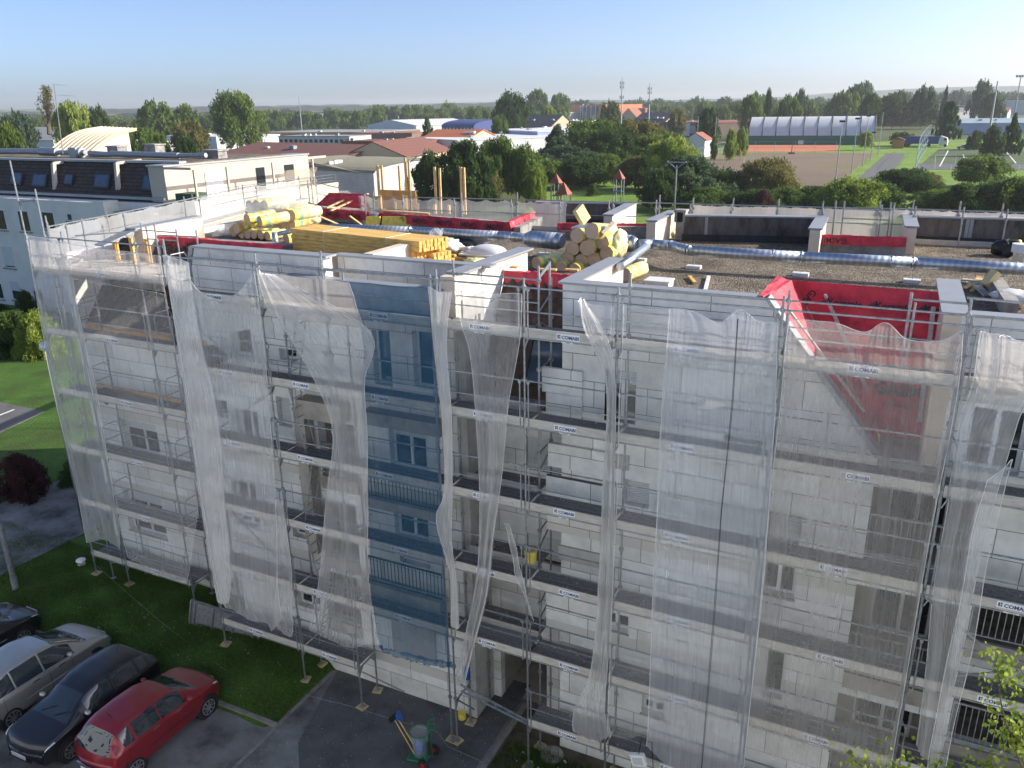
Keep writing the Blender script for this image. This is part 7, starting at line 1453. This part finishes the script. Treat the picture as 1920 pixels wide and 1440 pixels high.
# hedge, bushes and lamp at the left foot
bx = at(30, 640, Y=24.)
for i, (x, y, yt, wpx, mat, lab) in enumerate(((30, 658, 582, 110, 'leaf_dark', 'clipped green hedge clump at the left edge below the neighbouring block'), (78, 668, 580, 90, 'leaf_light', 'autumn tinted hedge clump behind the corner scaffold'), (-30, 650, 575, 100, 'leaf_mid', 'clipped green hedge clump cut by the left edge'))):  # first clump takes the dark leaf colour for the shadow lying on the hedge
    p = at(x, y, Z=LZ); D = fdist(p); q = at(x, yt, D=D); tree(lab, p, q[2]-p[2], wpx/F_PX*D, 'bush', mat, 2, i, 0, cat='shrub', group='clipped hedge at the left')
p = at(52, 585, Y=FY-1.6); tree('dark round shrub against the neighbouring wall', (p[0], p[1], GZ+.3), p[2]+1.4-GZ, 1.9, 'bush', 'leaf_dark', 2, 1, 0, cat='shrub'); p = at(4, 600, Y=FY-1.6); tree('dark shrub under the left window of the neighbouring block', (p[0], p[1], GZ+.3), p[2]+1.0-GZ, 1.5, 'bush', 'leaf_dark', 2, 2, 0, cat='shrub')
p = at(45, 930, Z=LZ); D = fdist(p); q = at(45, 850, D=D); tree('dark purple barberry shrub beside the road at the left', p, q[2]-p[2]+.1, 105/F_PX*D, 'bush', 'leaf_red', 2, 3, 0, cat='shrub')
p = at(150, 905, Z=LZ); tree('low dark shrub behind the leftmost uprights', p, 1.2, 1.6, 'bush', 'leaf_dark', 2, 1, 0, cat='shrub')
t = thing('street_lamp', 'grey lamp post at the left edge of the lawn with its foot by the road', 'street lamp', at(30, 1105, Z=LZ-.1)); p = at(30, 1105, Z=LZ-.1); m = MB(); q = at(-40, 820, D=fdist(p)*.99); m.tube([p, (p[0], p[1], q[2]+1.5)], [.09, .07], 12); m.build('column', 'galv', t)
m = MB(); m.tube([p, p+[0, 0, .5]], .105, 12); m.build('base_sleeve', 'galv_dull', t)
c = at(84, 649, Y=3.2); t = thing('globe_lamp', 'clear globe lamp on a silver post behind the corner scaffold', 'street lamp', (c[0], c[1], LZ)); m = MB(); m.tube([(c[0], c[1], LZ), (c[0], c[1], c[2]-.15)], .045, 8); m.build('column', 'chrome', t); m = MB(); blob(m, c, (.19, .19, .19), 12, 0); m.build('globe', 'lamp_glass', t, True)
# ------------------------------------------------------------------ cars
def paintmat(name, c, flake=.0, metal=.3):
    m = pm(name, c, .32, metal, .04, 3); b = [n for n in m.node_tree.nodes if n.type == 'BSDF_PRINCIPLED'][0]; b.inputs['Coat Weight'].default_value = .8; b.inputs['Coat Roughness'].default_value = .06
paintmat('paint_red', (.26, .015, .025)); paintmat('paint_black', (.010, .011, .016), 0, .1); paintmat('paint_silver', (.46, .46, .44), 0, .6); paintmat('paint_car_white', (.7, .72, .75), 0, 0)
pm('headlamp', (.72, .74, .76), .12, .35, .15, 25, spec=1, coat=1)
pm('car_glass', (.02, .03, .04), .04, 0, .1, 3, spec=1, coat=.5)
def crom(P, n):
    P = np.array(P, float); out = []
    for i in range(len(P)-1):
        p0, p1, p2, p3 = P[max(i-1, 0)], P[i], P[i+1], P[min(i+2, len(P)-1)]
        for k in range(n):
            f = k/n; out.append(.5*((2*p1)+(-p0+p2)*f+(2*p0-5*p1+4*p2-p3)*f*f+(-p0+3*p1-3*p2+p3)*f**3))
    out.append(P[-1]); return np.array(out)
def make_car(label, loc, rz, L, Wd, Hh, paint, wb, fo, keys, ws, bw, sw, plate=None, group='cars parked in a row below the building'):
    """keys: (u from rear 0 to nose 1, centre height, shoulder height, half width factor, roof half width factor); ws / bw = windscreen and rear glass u ranges; sw = side glass u ranges"""
    t = thing('parked_car', label, 'car', loc, group, local=True); t.rotation_euler = (0, 0, rz)
    K = np.array(keys, float); us = np.linspace(0, 1, 93)
    def ev(c):
        # smooth interpolation
        y = np.interp(us, K[:, 0], K[:, c]); k = np.array([1, 2, 3, 2, 1.])/9; yp = np.pad(y, 2, mode='edge'); return np.convolve(yp, k, 'valid')
    zc, zs, wf, rf = [ev(i) for i in (1, 2, 3, 4)]
    NS = 4; ring = []; 
    rows = []
    for i, u in enumerate(us):
        w_ = Wd/2*wf[i]; r = Wd/2*rf[i]; top = zc[i]*Hh; sh = min(zs[i]*Hh, top-.02); cab = max(0., min(1., (top-sh-.05)/.25)); endf = min(1, min(u, 1-u)/.035); lo = .2+.12*(1-endf)
        rr = r*cab+w_*.86*(1-cab); tr_ = top-.055*cab-.02
        pts = [(w_*.84, lo), (w_*.97, lo+.1), (w_*1.0, .50), (w_*.985, sh*.5+.36), (w_*.95, sh), (w_*.95*.5+rr*.5+.012*cab, (sh+tr_)/2), (rr, tr_), (rr*.6, top-.008), (0, top)]
        x = (u-.5)*L; P = crom(pts, NS); row = []
        bow = .10*(1-endf)
        for (y, z) in P:
            sgn = 1 if u > .5 else -1; cx = 0
            e = max(0, 1-min(u, 1-u)/.12); cx = -sgn*e*e*.28*(abs(y)/(Wd/2))**2.2          # rounded corners in plan
            row.append((x+cx, y, z))
        rows.append(row)
    nr = len(rows[0]); full = []
    for row in rows: full.append([(x, -y, z) for x, y, z in row]+[(x, y, z) for x, y, z in row[-2::-1]])
    nc = len(full[0]); verts = [p for r in full for p in r]; paintf = []; glassf = {'windscreen': [], 'rear_window': [], 'side_window': []}
    def inr(u, R): return R[0] < u < R[1]
    for i in range(len(us)-1):
        u = (us[i]+us[i+1])/2
        for j in range(nc-1):
            k = j if j < nr-1 else nc-2-j          # ring index from the sill
            s = k/NS; f = (i*nc+j, i*nc+j+1, (i+1)*nc+j+1, (i+1)*nc+j); g = None
            if s >= 6.25 and inr(u, ws): g = 'windscreen'
            elif s >= 6.25 and inr(u, bw): g = 'rear_window'
            elif 4.2 <= s < 6. and any(inr(u, q) for q in sw): g = ('side_window', [n for n, q in enumerate(sw) if inr(u, q)][0], j < nr-1)
            (paintf if g is None else glassf.setdefault(g, [])).append(f)
    mb = MB(); mb.v = verts; mb.f = paintf+[tuple(range(nc)), tuple((len(us)-1)*nc+j for j in range(nc-1, -1, -1))]; mb.m = [0]*len(mb.f); body = mb.build('body', paint, t, True)
    for g, fs in glassf.items():
        if not fs: continue
        idx = sorted({i for f in fs for i in f}); mp = {a: b for b, a in enumerate(idx)}; q = MB(); q.v = [verts[i] for i in idx]; q.f = [tuple(mp[i] for i in f) for f in fs]; q.m = [0]*len(fs); q.build(g if isinstance(g, str) else 'side_window', 'car_glass', t, True)
    # black sill and bumper line, roof rails
    # wheels
    for ax in (-L/2+fo[1], -L/2+fo[1]+wb):
        for s in (-1, 1):
            y = s*Wd/2; m = MB(); m.tube([(ax, y*.7, .32), (ax, y*.985, .32)], .375, 28); m.build('wheel_arch', 'black_plastic', t)
            m = MB(); m.tube([(ax, y-s*.2, .30), (ax, y-s*.04, .30), (ax, y+s*.008, .30)], [.305, .305, .28], 28); wl_ = m.build('wheel', 'rubber', t)
            m = MB(); m.tube([(ax, y+s*.0, .30), (ax, y+s*.010, .30)], .06, 14)
            for k in range(9):
                a = 2*math.pi*k/9; m.bar((ax+.05*math.cos(a), y+s*.012, .30+.05*math.sin(a)), (ax+.205*math.cos(a), y+s*.014, .30+.205*math.sin(a)), .035, .012, 0, (0, 1, 0))
            G = [[(ax+r*math.cos(2*math.pi*k/24), y+s*yy, .30+r*math.sin(2*math.pi*k/24)) for k in range(25)] for r, yy in ((.195, .0), (.2, .018), (.22, .018), (.225, .0))]; m.grid(G); m.build('rim', 'alloy', wl_)
    def on(u, k):  # point on the right side ring
        i = int(u*92); x, y, z = rows[i][k]; return Vector((x, y, z))
    def patch(name, u0, u1, k0, k1, mat, off=.012, both=True, inset=True):
        for s in ((1, -1) if both else (1,)):
            q = MB(); i0, i1 = int(u0*92), int(u1*92); G = []
            for i in range(i0, i1+1):
                r = []
                for k in range(k0, k1+1):
                    x, y, z = rows[i][k]; r.append((x+(off if u0 > .5 else -off)*.8, s*(y+off*.8), z+off*.3))
                G.append(r)
            q.grid(G); q.build(name, mat, t, True)
    patch('headlight', .885, .97, 13, 18, 'headlamp', .02); patch('tail_light', .01, .05, 13, 18, 'lamp_red')
    patch('bumper_trim', .985, 1.0, 2, 8, 'black_plastic', .006); 
    for s in (1, -1):
        for u in (.38, .56):
            p = on(u, 15); m = MB(); m.bar((p.x-.1, s*(p.y+.018), p.z), (p.x+.1, s*(p.y+.018), p.z), .025, .03); m.build('door_handle', 'chrome' if 'red' in paint or 'silver' in paint else paint, t)
        p = on(ws[0]+.06, 18); m = MB(); blob(m, (p.x, s*(p.y+.11), p.z+.05), (.075, .11, .065), 8, .02); m.build('wing_mirror', 'paint_silver' if 'red' not in paint else paint, t, True)
        # door gaps
        for u in (sw[0][0]+.03, .47, sw[-1][1]-.02):
            m = MB(); i = int(u*92); P = [Vector((x, s*(y+.003), z)) for x, y, z in rows[i][5:17]]; m.tube(P, .005, 4); m.build('door_gap', 'black_plastic', t)
    # rubbing strip on the doors
    for s in (1, -1):
        m = MB(); P = [Vector((rows[i][9][0], s*(rows[i][9][1]+.006), rows[i][9][2])) for i in range(26, 66, 4)]; m.tube(P, .013, 5); m.build('rub_strip', 'black_plastic' if 'red' in paint else 'alloy', t)
    # plates, badge, grille, wipers, aerial
    for sx, x in ((-1, -L/2-.012), (1, L/2+.012)):
        m = MB(); m.box(x-.008, -.26, .44, x+.008, .26, .55, 0); 
        if plate: text_into(m, plate, .09, (x+sx*.008, 0, .462), (0, sx*1, 0), (0, 0, 1), 1, .003, .01)
        m.build('number_plate', ['label_white', 'print_black'], t)
    m = MB(); m.box(L/2-.05, -.4, .36, L/2+.002, .4, .43); m.build('grille', 'black_plastic', t)
    m = MB(); q = [(L/2+.012, 0, .70), (L/2+.016, .045, .64), (L/2+.012, 0, .58), (L/2+.016, -.045, .64)]; m.add(q, [(0, 1, 2, 3)]) ; m.build('badge', 'chrome', t)
    if 'red' in paint: m = MB(); m.box(-L/2-.03, -.38, .62, -L/2+.02, .38, .655); m.build('tailgate_trim', 'chrome', t)
    p = on(.2, 31); m = MB(); m.tube([(p.x+.1, 0, zc[18]*Hh-.01), (p.x-.0, 0, zc[18]*Hh+.2)], .008, 5); m.build('aerial', 'black_plastic', t)
    for s in (-.35, .15):
        i = int((ws[1]-.005)*92); j = int((ws[1]-.06)*92); m = MB(); m.tube([(rows[i][0][0]-.02, s, zc[i]*Hh+.025), (rows[j][0][0], s+.38, zc[j]*Hh+.018)], .009, 5); m.build('wiper', 'rubber', t)
    return t
# (u, centre height, shoulder, half width, roof half width)
hatch = [(0, .40, .36, .86, .60), (.015, .60, .55, .93, .62), (.05, .72, .64, .96, .66), (.13, .93, .66, .985, .66), (.2, .975, .665, 1, .68), (.36, 1.0, .655, 1, .68), (.5, .985, .64, 1, .66), (.60, .925, .625, 1, .62), (.76, .67, .60, .99, .70), (.84, .62, .575, .975, .72), (.93, .56, .52, .93, .7), (.985, .47, .44, .86, .66), (1, .34, .32, .78, .6)]
mpv = [(0, .40, .36, .86, .6), (.015, .62, .54, .94, .64), (.06, .80, .62, .97, .68), (.12, .95, .63, .99, .7), (.25, 1.0, .625, 1, .70), (.45, .995, .61, 1, .69), (.58, .93, .59, 1, .64), (.77, .66, .575, .99, .7), (.88, .58, .545, .96, .72), (.96, .50, .47, .90, .7), (1, .33, .31, .78, .6)]
RY = R_(90)
make_car('red hatchback nearest the pavement, its rear glass towards the camera', (-9.62, -3.2, GZ+.01), RY, 3.85, 1.67, 1.50, 'paint_red', 2.40, (.75, .68), hatch, (.60, .77), (.035, .135), [(.14, .22), (.235, .42), (.44, .63)], 'BW 402 TF')
make_car('black hatchback facing the camera between the silver and the red car', (-11.72, -3.5, GZ+.01), -RY+R_(1), 4.06, 1.73, 1.45, 'paint_black', 2.55, (.8, .7), hatch, (.60, .77), (.035, .135), [(.15, .22), (.235, .42), (.44, .63)])
make_car('silver beige people carrier left of the black hatchback', (-14.25, -3.25, GZ+.01), RY+R_(1), 4.25, 1.80, 1.58, 'paint_silver', 2.65, (.85, .75), mpv, (.56, .79), (.03, .12), [(.13, .24), (.255, .43), (.45, .66)])
make_car('dark saloon at the far left end of the parked row', (-17.35, -3.4, GZ+.01), RY, 4.3, 1.76, 1.45, 'paint_black', 2.6, (.85, .8), mpv, (.56, .79), (.03, .12), [(.13, .24), (.255, .43), (.45, .66)])
make_car('white car at the bottom left corner with only its roof edge showing', (-12.1, -7.28, GZ+.01), 0, 4.2, 1.75, 1.5, 'paint_car_white', 2.6, (.8, .75), hatch, (.60, .77), (.035, .135), [(.15, .22), (.235, .42), (.44, .63)])
# ------------------------------------------------------------------ things at the foot of the building
pm('cart_green', (.02, .17, .09), .45, 0, .1); pm('cart_blue', (.02, .08, .30), .5, 0, .2, 6)
c0 = at(792, 1424, Z=GZ+.02); t = thing('sweeping_cart', 'green two wheeled waste cart with a hoop holding a clear blue bag', 'cart', c0)
X0, Y0, Z0 = c0
m = MB(); m.prism([(X0-.28, Y0-.28, Z0+.1), (X0+.2, Y0-.2, Z0+.1), (X0+.2, Y0+.25, Z0+.1), (X0-.28, Y0+.25, Z0+.1)], (0, 0, .03)); m.tube([(X0-.28, Y0-.28, Z0+.15), (X0-.28, Y0+.25, Z0+.15), (X0+.2, Y0+.25, Z0+.15), (X0+.2, Y0-.22, Z0+.15), (X0-.28, Y0-.28, Z0+.15)], .02, 6)
for k in range(6): m.box(X0-.25+k*.08, Y0-.24, Z0+.13, X0-.22+k*.08, Y0+.22, Z0+.14)
m.build('tray', 'cart_green', t)
m = MB(); m.tube([(X0+.18, Y0-.15, Z0+.12), (X0+.22, Y0-.1, Z0+.9), (X0+.28, Y0-.08, Z0+1.05)], .018, 6); m.tube([(X0+.18, Y0+.18, Z0+.12), (X0+.22, Y0+.13, Z0+.9), (X0+.28, Y0+.13, Z0+1.05)], .018, 6)
m.tube([(X0+.28, Y0-.08, Z0+1.05), (X0+.36, Y0-.08, Z0+1.12), (X0+.4, Y0+.03, Z0+1.12), (X0+.36, Y0+.13, Z0+1.12), (X0+.28, Y0+.13, Z0+1.05)], .018, 6); m.bar((X0+.2, Y0-.12, Z0+.55), (X0+.2, Y0+.16, Z0+.55), .03, .03); m.bar((X0+.2, Y0, Z0+.9), (X0+.24, Y0+.05, Z0+1.3), .05, .04); m.bar((X0+.24, Y0+.05, Z0+1.3), (X0+.34, Y0+.12, Z0+1.32), .04, .04); m.build('frame', 'cart_green', t)
m = MB(); cx, cy, cz = X0-.05, Y0+.0, Z0+.88; m.tube([(cx+.24*math.cos(2*math.pi*k/24), cy+.24*math.sin(2*math.pi*k/24), cz) for k in range(25)], .016, 6, caps=False); m.build('hoop', 'cart_green', t)
m = MB(); G = []
for j in range(9):
    v = j/8; r = .235*(1-.28*v); G.append([(cx+r*math.cos(2*math.pi*k/24)*(1+.05*math.sin(5*k+j)), cy+r*math.sin(2*math.pi*k/24), cz-.7*v) for k in range(25)])
m.grid(G); o = m.build('clear_bag', 'plastic_wrap', t, True); o.data.uv_layers.new(name='UVMap'); at__ = o.data.attributes.new('dens', 'FLOAT', 'POINT'); at__.data.foreach_set('value', [1.]*len(o.data.vertices))
m = MB(); blob(m, (cx, cy, cz-.47), (.16, .16, .22), 10, .15, 3); m.build('blue_rubbish', 'cart_blue', t, True)
for s, nm in ((-.28, 0), (.3, 1)):
    m = MB(); m.tube([(X0+.2, Y0+s-.03, Z0+.15), (X0+.2, Y0+s+.03, Z0+.15)], .15, 20); w_ = m.build('wheel', 'rubber', t); m = MB(); m.tube([(X0+.2, Y0+s-.036, Z0+.15), (X0+.2, Y0+s+.036, Z0+.15)], .065, 14); m.build('rim', 'lamp_red', w_)
m = MB(); m.tube([(X0+.28, Y0-.1, Z0+.75), (X0+.33, Y0-.12, Z0+.4)], [.05, .045], 8); m.build('black_pouch', 'black_plastic', t)
h = at(762, 1376, Z=Z0+.9); b = at(748, 1345, Z=Z0+1.25)
t2 = thing('shovel', 'blue shovel leaning out of the waste cart with its blade up', 'shovel', h); m = MB(); m.tube([(cx-.1, cy+.02, Z0+.2), (b[0], b[1], b[2]-.1)], .014, 6); m.build('handle', 'timber', t2); m = MB(); p = Vector(b); m.prism([p+Vector((-.09, 0, -.14)), p+Vector((.09, 0, -.14)), p+Vector((.11, 0, .05)), p+Vector((.03, .02, .18)), p+Vector((-.06, .02, .17)), p+Vector((-.11, 0, .03))], (0, .02, 0)); m.build('blade', 'cart_blue', t2)
t3 = thing('broom', 'broom with dark bristles leaning from the waste cart beside the shovel', 'broom', h); b2 = Vector(at(739, 1348, Z=Z0+1.15)); m = MB(); m.tube([(cx-.16, cy-.05, Z0+.15), b2], .013, 6); m.build('handle', 'timber', t3); m = MB(); m.bar(b2-Vector((.03, .14, 0)), b2+Vector((.03, .14, .02)), .06, .05); m.bar(b2-Vector((.05, .14, -.05)), b2+Vector((.01, .14, .07)), .05, .09); m.build('broom_head', 'rubber', t3)
# leaning alu deck frame on the lawn
a = at(355, 1168, Z=LZ+.02); b = at(483, 1212, Z=LZ-.25+.02); t = thing('deck_panel', 'aluminium framed scaffold deck panel standing on edge in the grass', 'panel', a); A = Vector(a); B = Vector(b); n_ = Vector((0, .22, .72))
m = MB(); m.bar(A, B, .05, .06); m.bar(A+n_, B+n_, .05, .06)
for u in (0, .06, .33, .63, .92, 1): m.bar(A.lerp(B, u), A.lerp(B, u)+n_, .05, .05, 0, (0, 1, 0))
m.build('frame', 'galv', t); m = MB(); m.prism([A+Vector((0, .03, 0)), B+Vector((0, .03, 0)), B+n_+Vector((0, .03, 0)), A+n_+Vector((0, .03, 0))], (0, .012, 0)); m.build('board', 'deckboard' if 'deckboard' in MATS else 'plank', t)
# white bollard light, rubbish sacks, floodlight box
p = at(153, 1058, Z=LZ); t = thing('bollard_light', 'small white mushroom shaped lamp in the grass near the corner upright', 'lamp', p); m = MB(); m.tube([p, p+[0, 0, .16]], .05, 12); m.tube([p+[0, 0, .0], p+[0, 0, .04]], .14, 20); m.build('stem', 'label_white', t); m = MB(); m.tube([p+[0, 0, .16], p+[0, 0, .2], p+[0, 0, .25]], [.17, .15, .04], 20); m.build('cap', 'label_white', t)
wrap_obj('rubbish_bag', 'pale plastic bag lying under the corner scaffold', 'bag', (222, 1045), LZ+.12, (.25, .18, .14), 'paint_white', .4, 21); wrap_obj('rubbish_bag', 'small pale bag just right of the other one under the corner scaffold', 'bag', (238, 1052), LZ+.1, (.12, .12, .1), 'paint_white', .4, 22)
p = at(1197, 1424, Y=-.45); t = thing('work_light', 'white work light box hung on the scaffold at the bottom', 'work light', p); m = MB(); P = Vector(p); m.bar(P+Vector((-.16, 0, -.05)), P+Vector((.16, 0, .05)), .1, .3); m.build('housing', 'label_white', t); m = MB(); m.bar(P+Vector((-.11, -.056, -.04)), P+Vector((.11, -.056, .03)), .012, .18); m.build('lens', 'lamp_glass', t); m = MB(); m.tube([P+Vector((0, 0, .15)), P+Vector((.02, .1, .5)), P+Vector((.25, .15, .45)), P+Vector((.35, .1, -.5))], .01, 5); m.build('cable', 'rubber', t)
for px, Y, s, lab in (((875, 1262), .55, .1, 'blue canister on the ground beside the entrance'),): 
    p = at(*px, Y=Y); m = MB(); m.tube([p-[0, 0, .15], p+[0, 0, .15]], s, 14); tag(m.build('canister', 'cart_blue'), lab, 'canister')
p = at(878, 1290, Y=1.2); m = MB(); m.tube([(p[0], p[1]-.4, GZ+.02), (p[0], p[1]-.4, GZ+.22)], .11, 14); tag(m.build('bucket', 'wool_yellow'), 'small yellow bucket by the entrance jamb', 'bucket')
p = at(1167, 1282, Y=.3); m = MB(); m.tube([p-[0, 0, .06], p+[0, 0, .06]], .045, 12); tag(m.build('cup', 'wool_yellow'), 'tiny yellow cup standing on the deck right of the entrance', 'cup')
# marking string across lawn and asphalt
m = MB(); P = [at(180, 1060, Z=LZ+.05), at(300, 1165, Z=LZ+.05), at(420, 1255, Z=LZ-.1), at(560, 1300, Z=GZ+.1), at(650, 1322, Z=GZ+.06), at(740, 1350, Z=GZ+.03), at(820, 1372, Z=GZ+.03), at(840, 1400, Z=GZ+.03), at(920, 1435, Z=GZ+.03)]; m.tube(P, .003, 4); tag(m.build('string', 'toe_wood'), 'thin pale string lying over the grass and asphalt', 'string')
# chips and litter on the asphalt, leaves on the grass: countless
m = MB(); rg = random.Random(4)
for k in range(520):
    x = rg.uniform(-6.7, -1.1); y = rg.uniform(-4.5, 2.4); s = rg.uniform(.005, .018); m.add([(x, y, GZ+.022), (x+s, y+s*.3, GZ+.024), (x+s*.8, y+s, GZ+.022), (x-s*.2, y+s*.7, GZ+.026)], [(0, 1, 2, 3)])
for k in range(260):
    x = rg.uniform(-.8, 8); y = rg.uniform(-3, .9); s = rg.uniform(.01, .07); m.box(x, y, GZ, x+s, y+s*.8, GZ+.03+s*.4)
for k in range(90):
    x = rg.uniform(-16, -7); y = rg.uniform(-1.4, .8); s = rg.uniform(.01, .035); m.add([(x, y, gh(x, y)+.04), (x+s, y+s*.3, gh(x, y)+.05), (x+s*.8, y+s, gh(x, y)+.04), (x-s*.2, y+s*.7, gh(x, y)+.045)], [(0, 1, 2, 3)])
o = tag(m.build('litter', 'label_white'), 'white insulation crumbs scattered over the ground', 'crumbs', kind='stuff')
# grass blades on the near lawn
def blades(name, label, region, n, hgt, mat, seed, zf):
    g = np.random.default_rng(seed); x = g.uniform(region[0], region[1], n); y = g.uniform(region[2], region[3], n); z = np.array([zf(a, b) for a, b in zip(x, y)]); dens = .5+.5*np.sin(x*2.1+np.sin(y*3))*np.sin(y*2.7+1); h = hgt*(.35+g.random(n)*.8)*(.6+.7*dens); a = g.uniform(0, 6.28, n); wd = .012; lx = g.normal(size=n)*.35*h; ly = g.normal(size=n)*.35*h
    V = np.stack([np.stack([x-wd*np.cos(a), y-wd*np.sin(a), z], 1), np.stack([x+wd*np.cos(a), y+wd*np.sin(a), z], 1), np.stack([x+lx, y+ly, z+h], 1)], 1).reshape(-1, 3)
    me = bpy.data.meshes.new(name); me.vertices.add(3*n); me.vertices.foreach_set('co', V.astype(np.float32).ravel()); me.loops.add(3*n); me.loops.foreach_set('vertex_index', np.arange(3*n, dtype=np.int32)); me.polygons.add(n); me.polygons.foreach_set('loop_start', np.arange(0, 3*n, 3, dtype=np.int32)); me.polygons.foreach_set('loop_total', np.full(n, 3, dtype=np.int32))
    at_ = me.attributes.new('leafc', 'FLOAT', 'POINT'); at_.data.foreach_set('value', np.repeat(g.random(n), 3).astype(np.float32)); me.materials.append(MATS[mat]); me.update(); me.validate(); o = bpy.data.objects.new(name, me); COL.objects.link(o); return tag(o, label, 'grass', kind='stuff')
leafmat('leaf_grass', (.04, .09, .015), (.07, .14, .022), (.12, .20, .04), .35)
blades('grass', 'short grass of the lawn below the scaffolding', (-24, -6.9, -1.5, 2.2), 90000, .085, 'leaf_grass', 1, lambda a, b: gh(a, b)-.01)
blades('weeds', 'rough weeds in the planting bed at the foot of the wall', (-.85, 4.5, -1.6, .6), 9000, .22, 'leaf_grass', 2, lambda a, b: GZ)
# planting bed shrubs and drain cover
for x, y, s, lab in ((.6, -.7, 1.0, 'low weedy clump beside the kerb at the bottom'), (1.5, -.3, .8, 'low weedy clump under the tangled net'), (2.5, -.9, 1.1, 'low weedy clump left of the work light')): tree(lab, (x, y, GZ-.05), .5, s, 'bush', 'leaf_dark', 2, 1, 0, cat='shrub')
p = at(1035, 1415, Z=GZ+.03); m = MB(); m.tube([(p[0], p[1], GZ), (p[0], p[1], GZ+.05)], .3, 24); tag(m.build('drain_cover', 'concrete'), 'round drain cover in the planting bed', 'drain cover')
# ------------------------------------------------------------------ birch twigs reaching in at the bottom right
t = thing('birch_tree', 'yellow green birch twigs reaching into the bottom right corner', 'tree', at(1960, 1700, D=7.2)); m = MB(); cs = []; rs = []
root = at(2080, 1500, D=7.4); base = (root[0]+.6, root[1]+.4, GZ); m.tube([base, root, at(2010, 1250, D=7.2)], [.16, .07, .02], 8)
tw = [[(2030, 1560), (1930, 1460), (1882, 1340), (1872, 1262), (1868, 1232)], [(2030, 1500), (1960, 1400), (1935, 1300), (1905, 1240)], [(2000, 1540), (1900, 1470), (1850, 1440), (1830, 1432)], [(2000, 1600), (1760, 1475), (1690, 1440), (1668, 1425)], [(1760, 1475), (1640, 1446), (1600, 1425)], [(1960, 1420), (1900, 1380), (1878, 1345)], [(2010, 1460), (1945, 1410), (1915, 1370)], [(2000, 1600), (1900, 1500), (1880, 1450)], [(1990, 1600), (1800, 1470), (1780, 1440)]]
g = np.random.default_rng(9)
for w_ in tw:
    P = crom([list(at(x, y, D=7.0+.2*g.random())) for x, y in w_], 8); m.tube([tuple(p) for p in P], [.012-.009*i/(len(P)-1) for i in range(len(P))], 5)
    for i in range(8, len(P)):
        for k in range(2): cs.append(P[i]+g.normal(size=3)*.07+np.array([0, 0, -.03])); rs.append(.085)
m.build('trunk', 'bark', t)
def birch_leaves(cents, rads, per, size):
    g = np.random.default_rng(3); C = np.repeat(np.array(cents), per, 0); N = len(C); P = C+g.normal(size=(N, 3))*np.repeat(np.array(rads), per)[:, None]*.55
    d = g.normal(size=(N, 3))*.5+np.array([0, 0, -1.]); d /= np.linalg.norm(d, axis=1)[:, None]; s_ = np.cross(d, g.normal(size=(N, 3))); s_ /= np.linalg.norm(s_, axis=1)[:, None]; L = size*(.6+.7*g.random(N))[:, None]
    nn = np.cross(d, s_); V = np.stack([P, P+d*L*.35+s_*L*.42, P+d*L*.55+s_*L*.36+nn*L*.06, P+d*L*1.05, P+d*L*.55-s_*L*.36+nn*L*.06, P+d*L*.35-s_*L*.42], 1).reshape(-1, 3)
    me = bpy.data.meshes.new('crown'); me.vertices.add(6*N); me.vertices.foreach_set('co', V.astype(np.float32).ravel()); me.loops.add(6*N); me.loops.foreach_set('vertex_index', np.arange(6*N, dtype=np.int32)); me.polygons.add(N); me.polygons.foreach_set('loop_start', np.arange(0, 6*N, 6, dtype=np.int32)); me.polygons.foreach_set('loop_total', np.full(N, 6, dtype=np.int32))
    at_ = me.attributes.new('leafc', 'FLOAT', 'POINT'); at_.data.foreach_set('value', np.repeat(g.random(N), 6).astype(np.float32)); me.materials.append(MATS['leaf_birch']); me.update(); me.validate(); o = bpy.data.objects.new('crown', me); COL.objects.link(o); attach(o, t)
birch_leaves(cs, rs, 5, .046)
# ------------------------------------------------------------------ haze
m = MB(); m.box(-4200, -60, GZ-3, 4200, 6200, 75); hz = m.build('haze', []) if False else None
me = bpy.data.meshes.new('haze'); me.from_pydata(m.v, [], m.f); hm = bpy.data.materials.new('haze'); hm.use_nodes = True; hn = hm.node_tree.nodes; hn.clear(); ho = hn.new('ShaderNodeOutputMaterial'); pv = hn.new('ShaderNodeVolumePrincipled'); pv.inputs['Color'].default_value = (.86, .91, .94, 1); pv.inputs['Density'].default_value = .00016; pv.inputs['Anisotropy'].default_value = .2; hm.node_tree.links.new(pv.outputs[0], ho.inputs['Volume']); me.materials.append(hm)
hz = bpy.data.objects.new('haze', me); COL.objects.link(hz); tag(hz, 'thin morning haze over the plain', 'haze', kind='stuff')
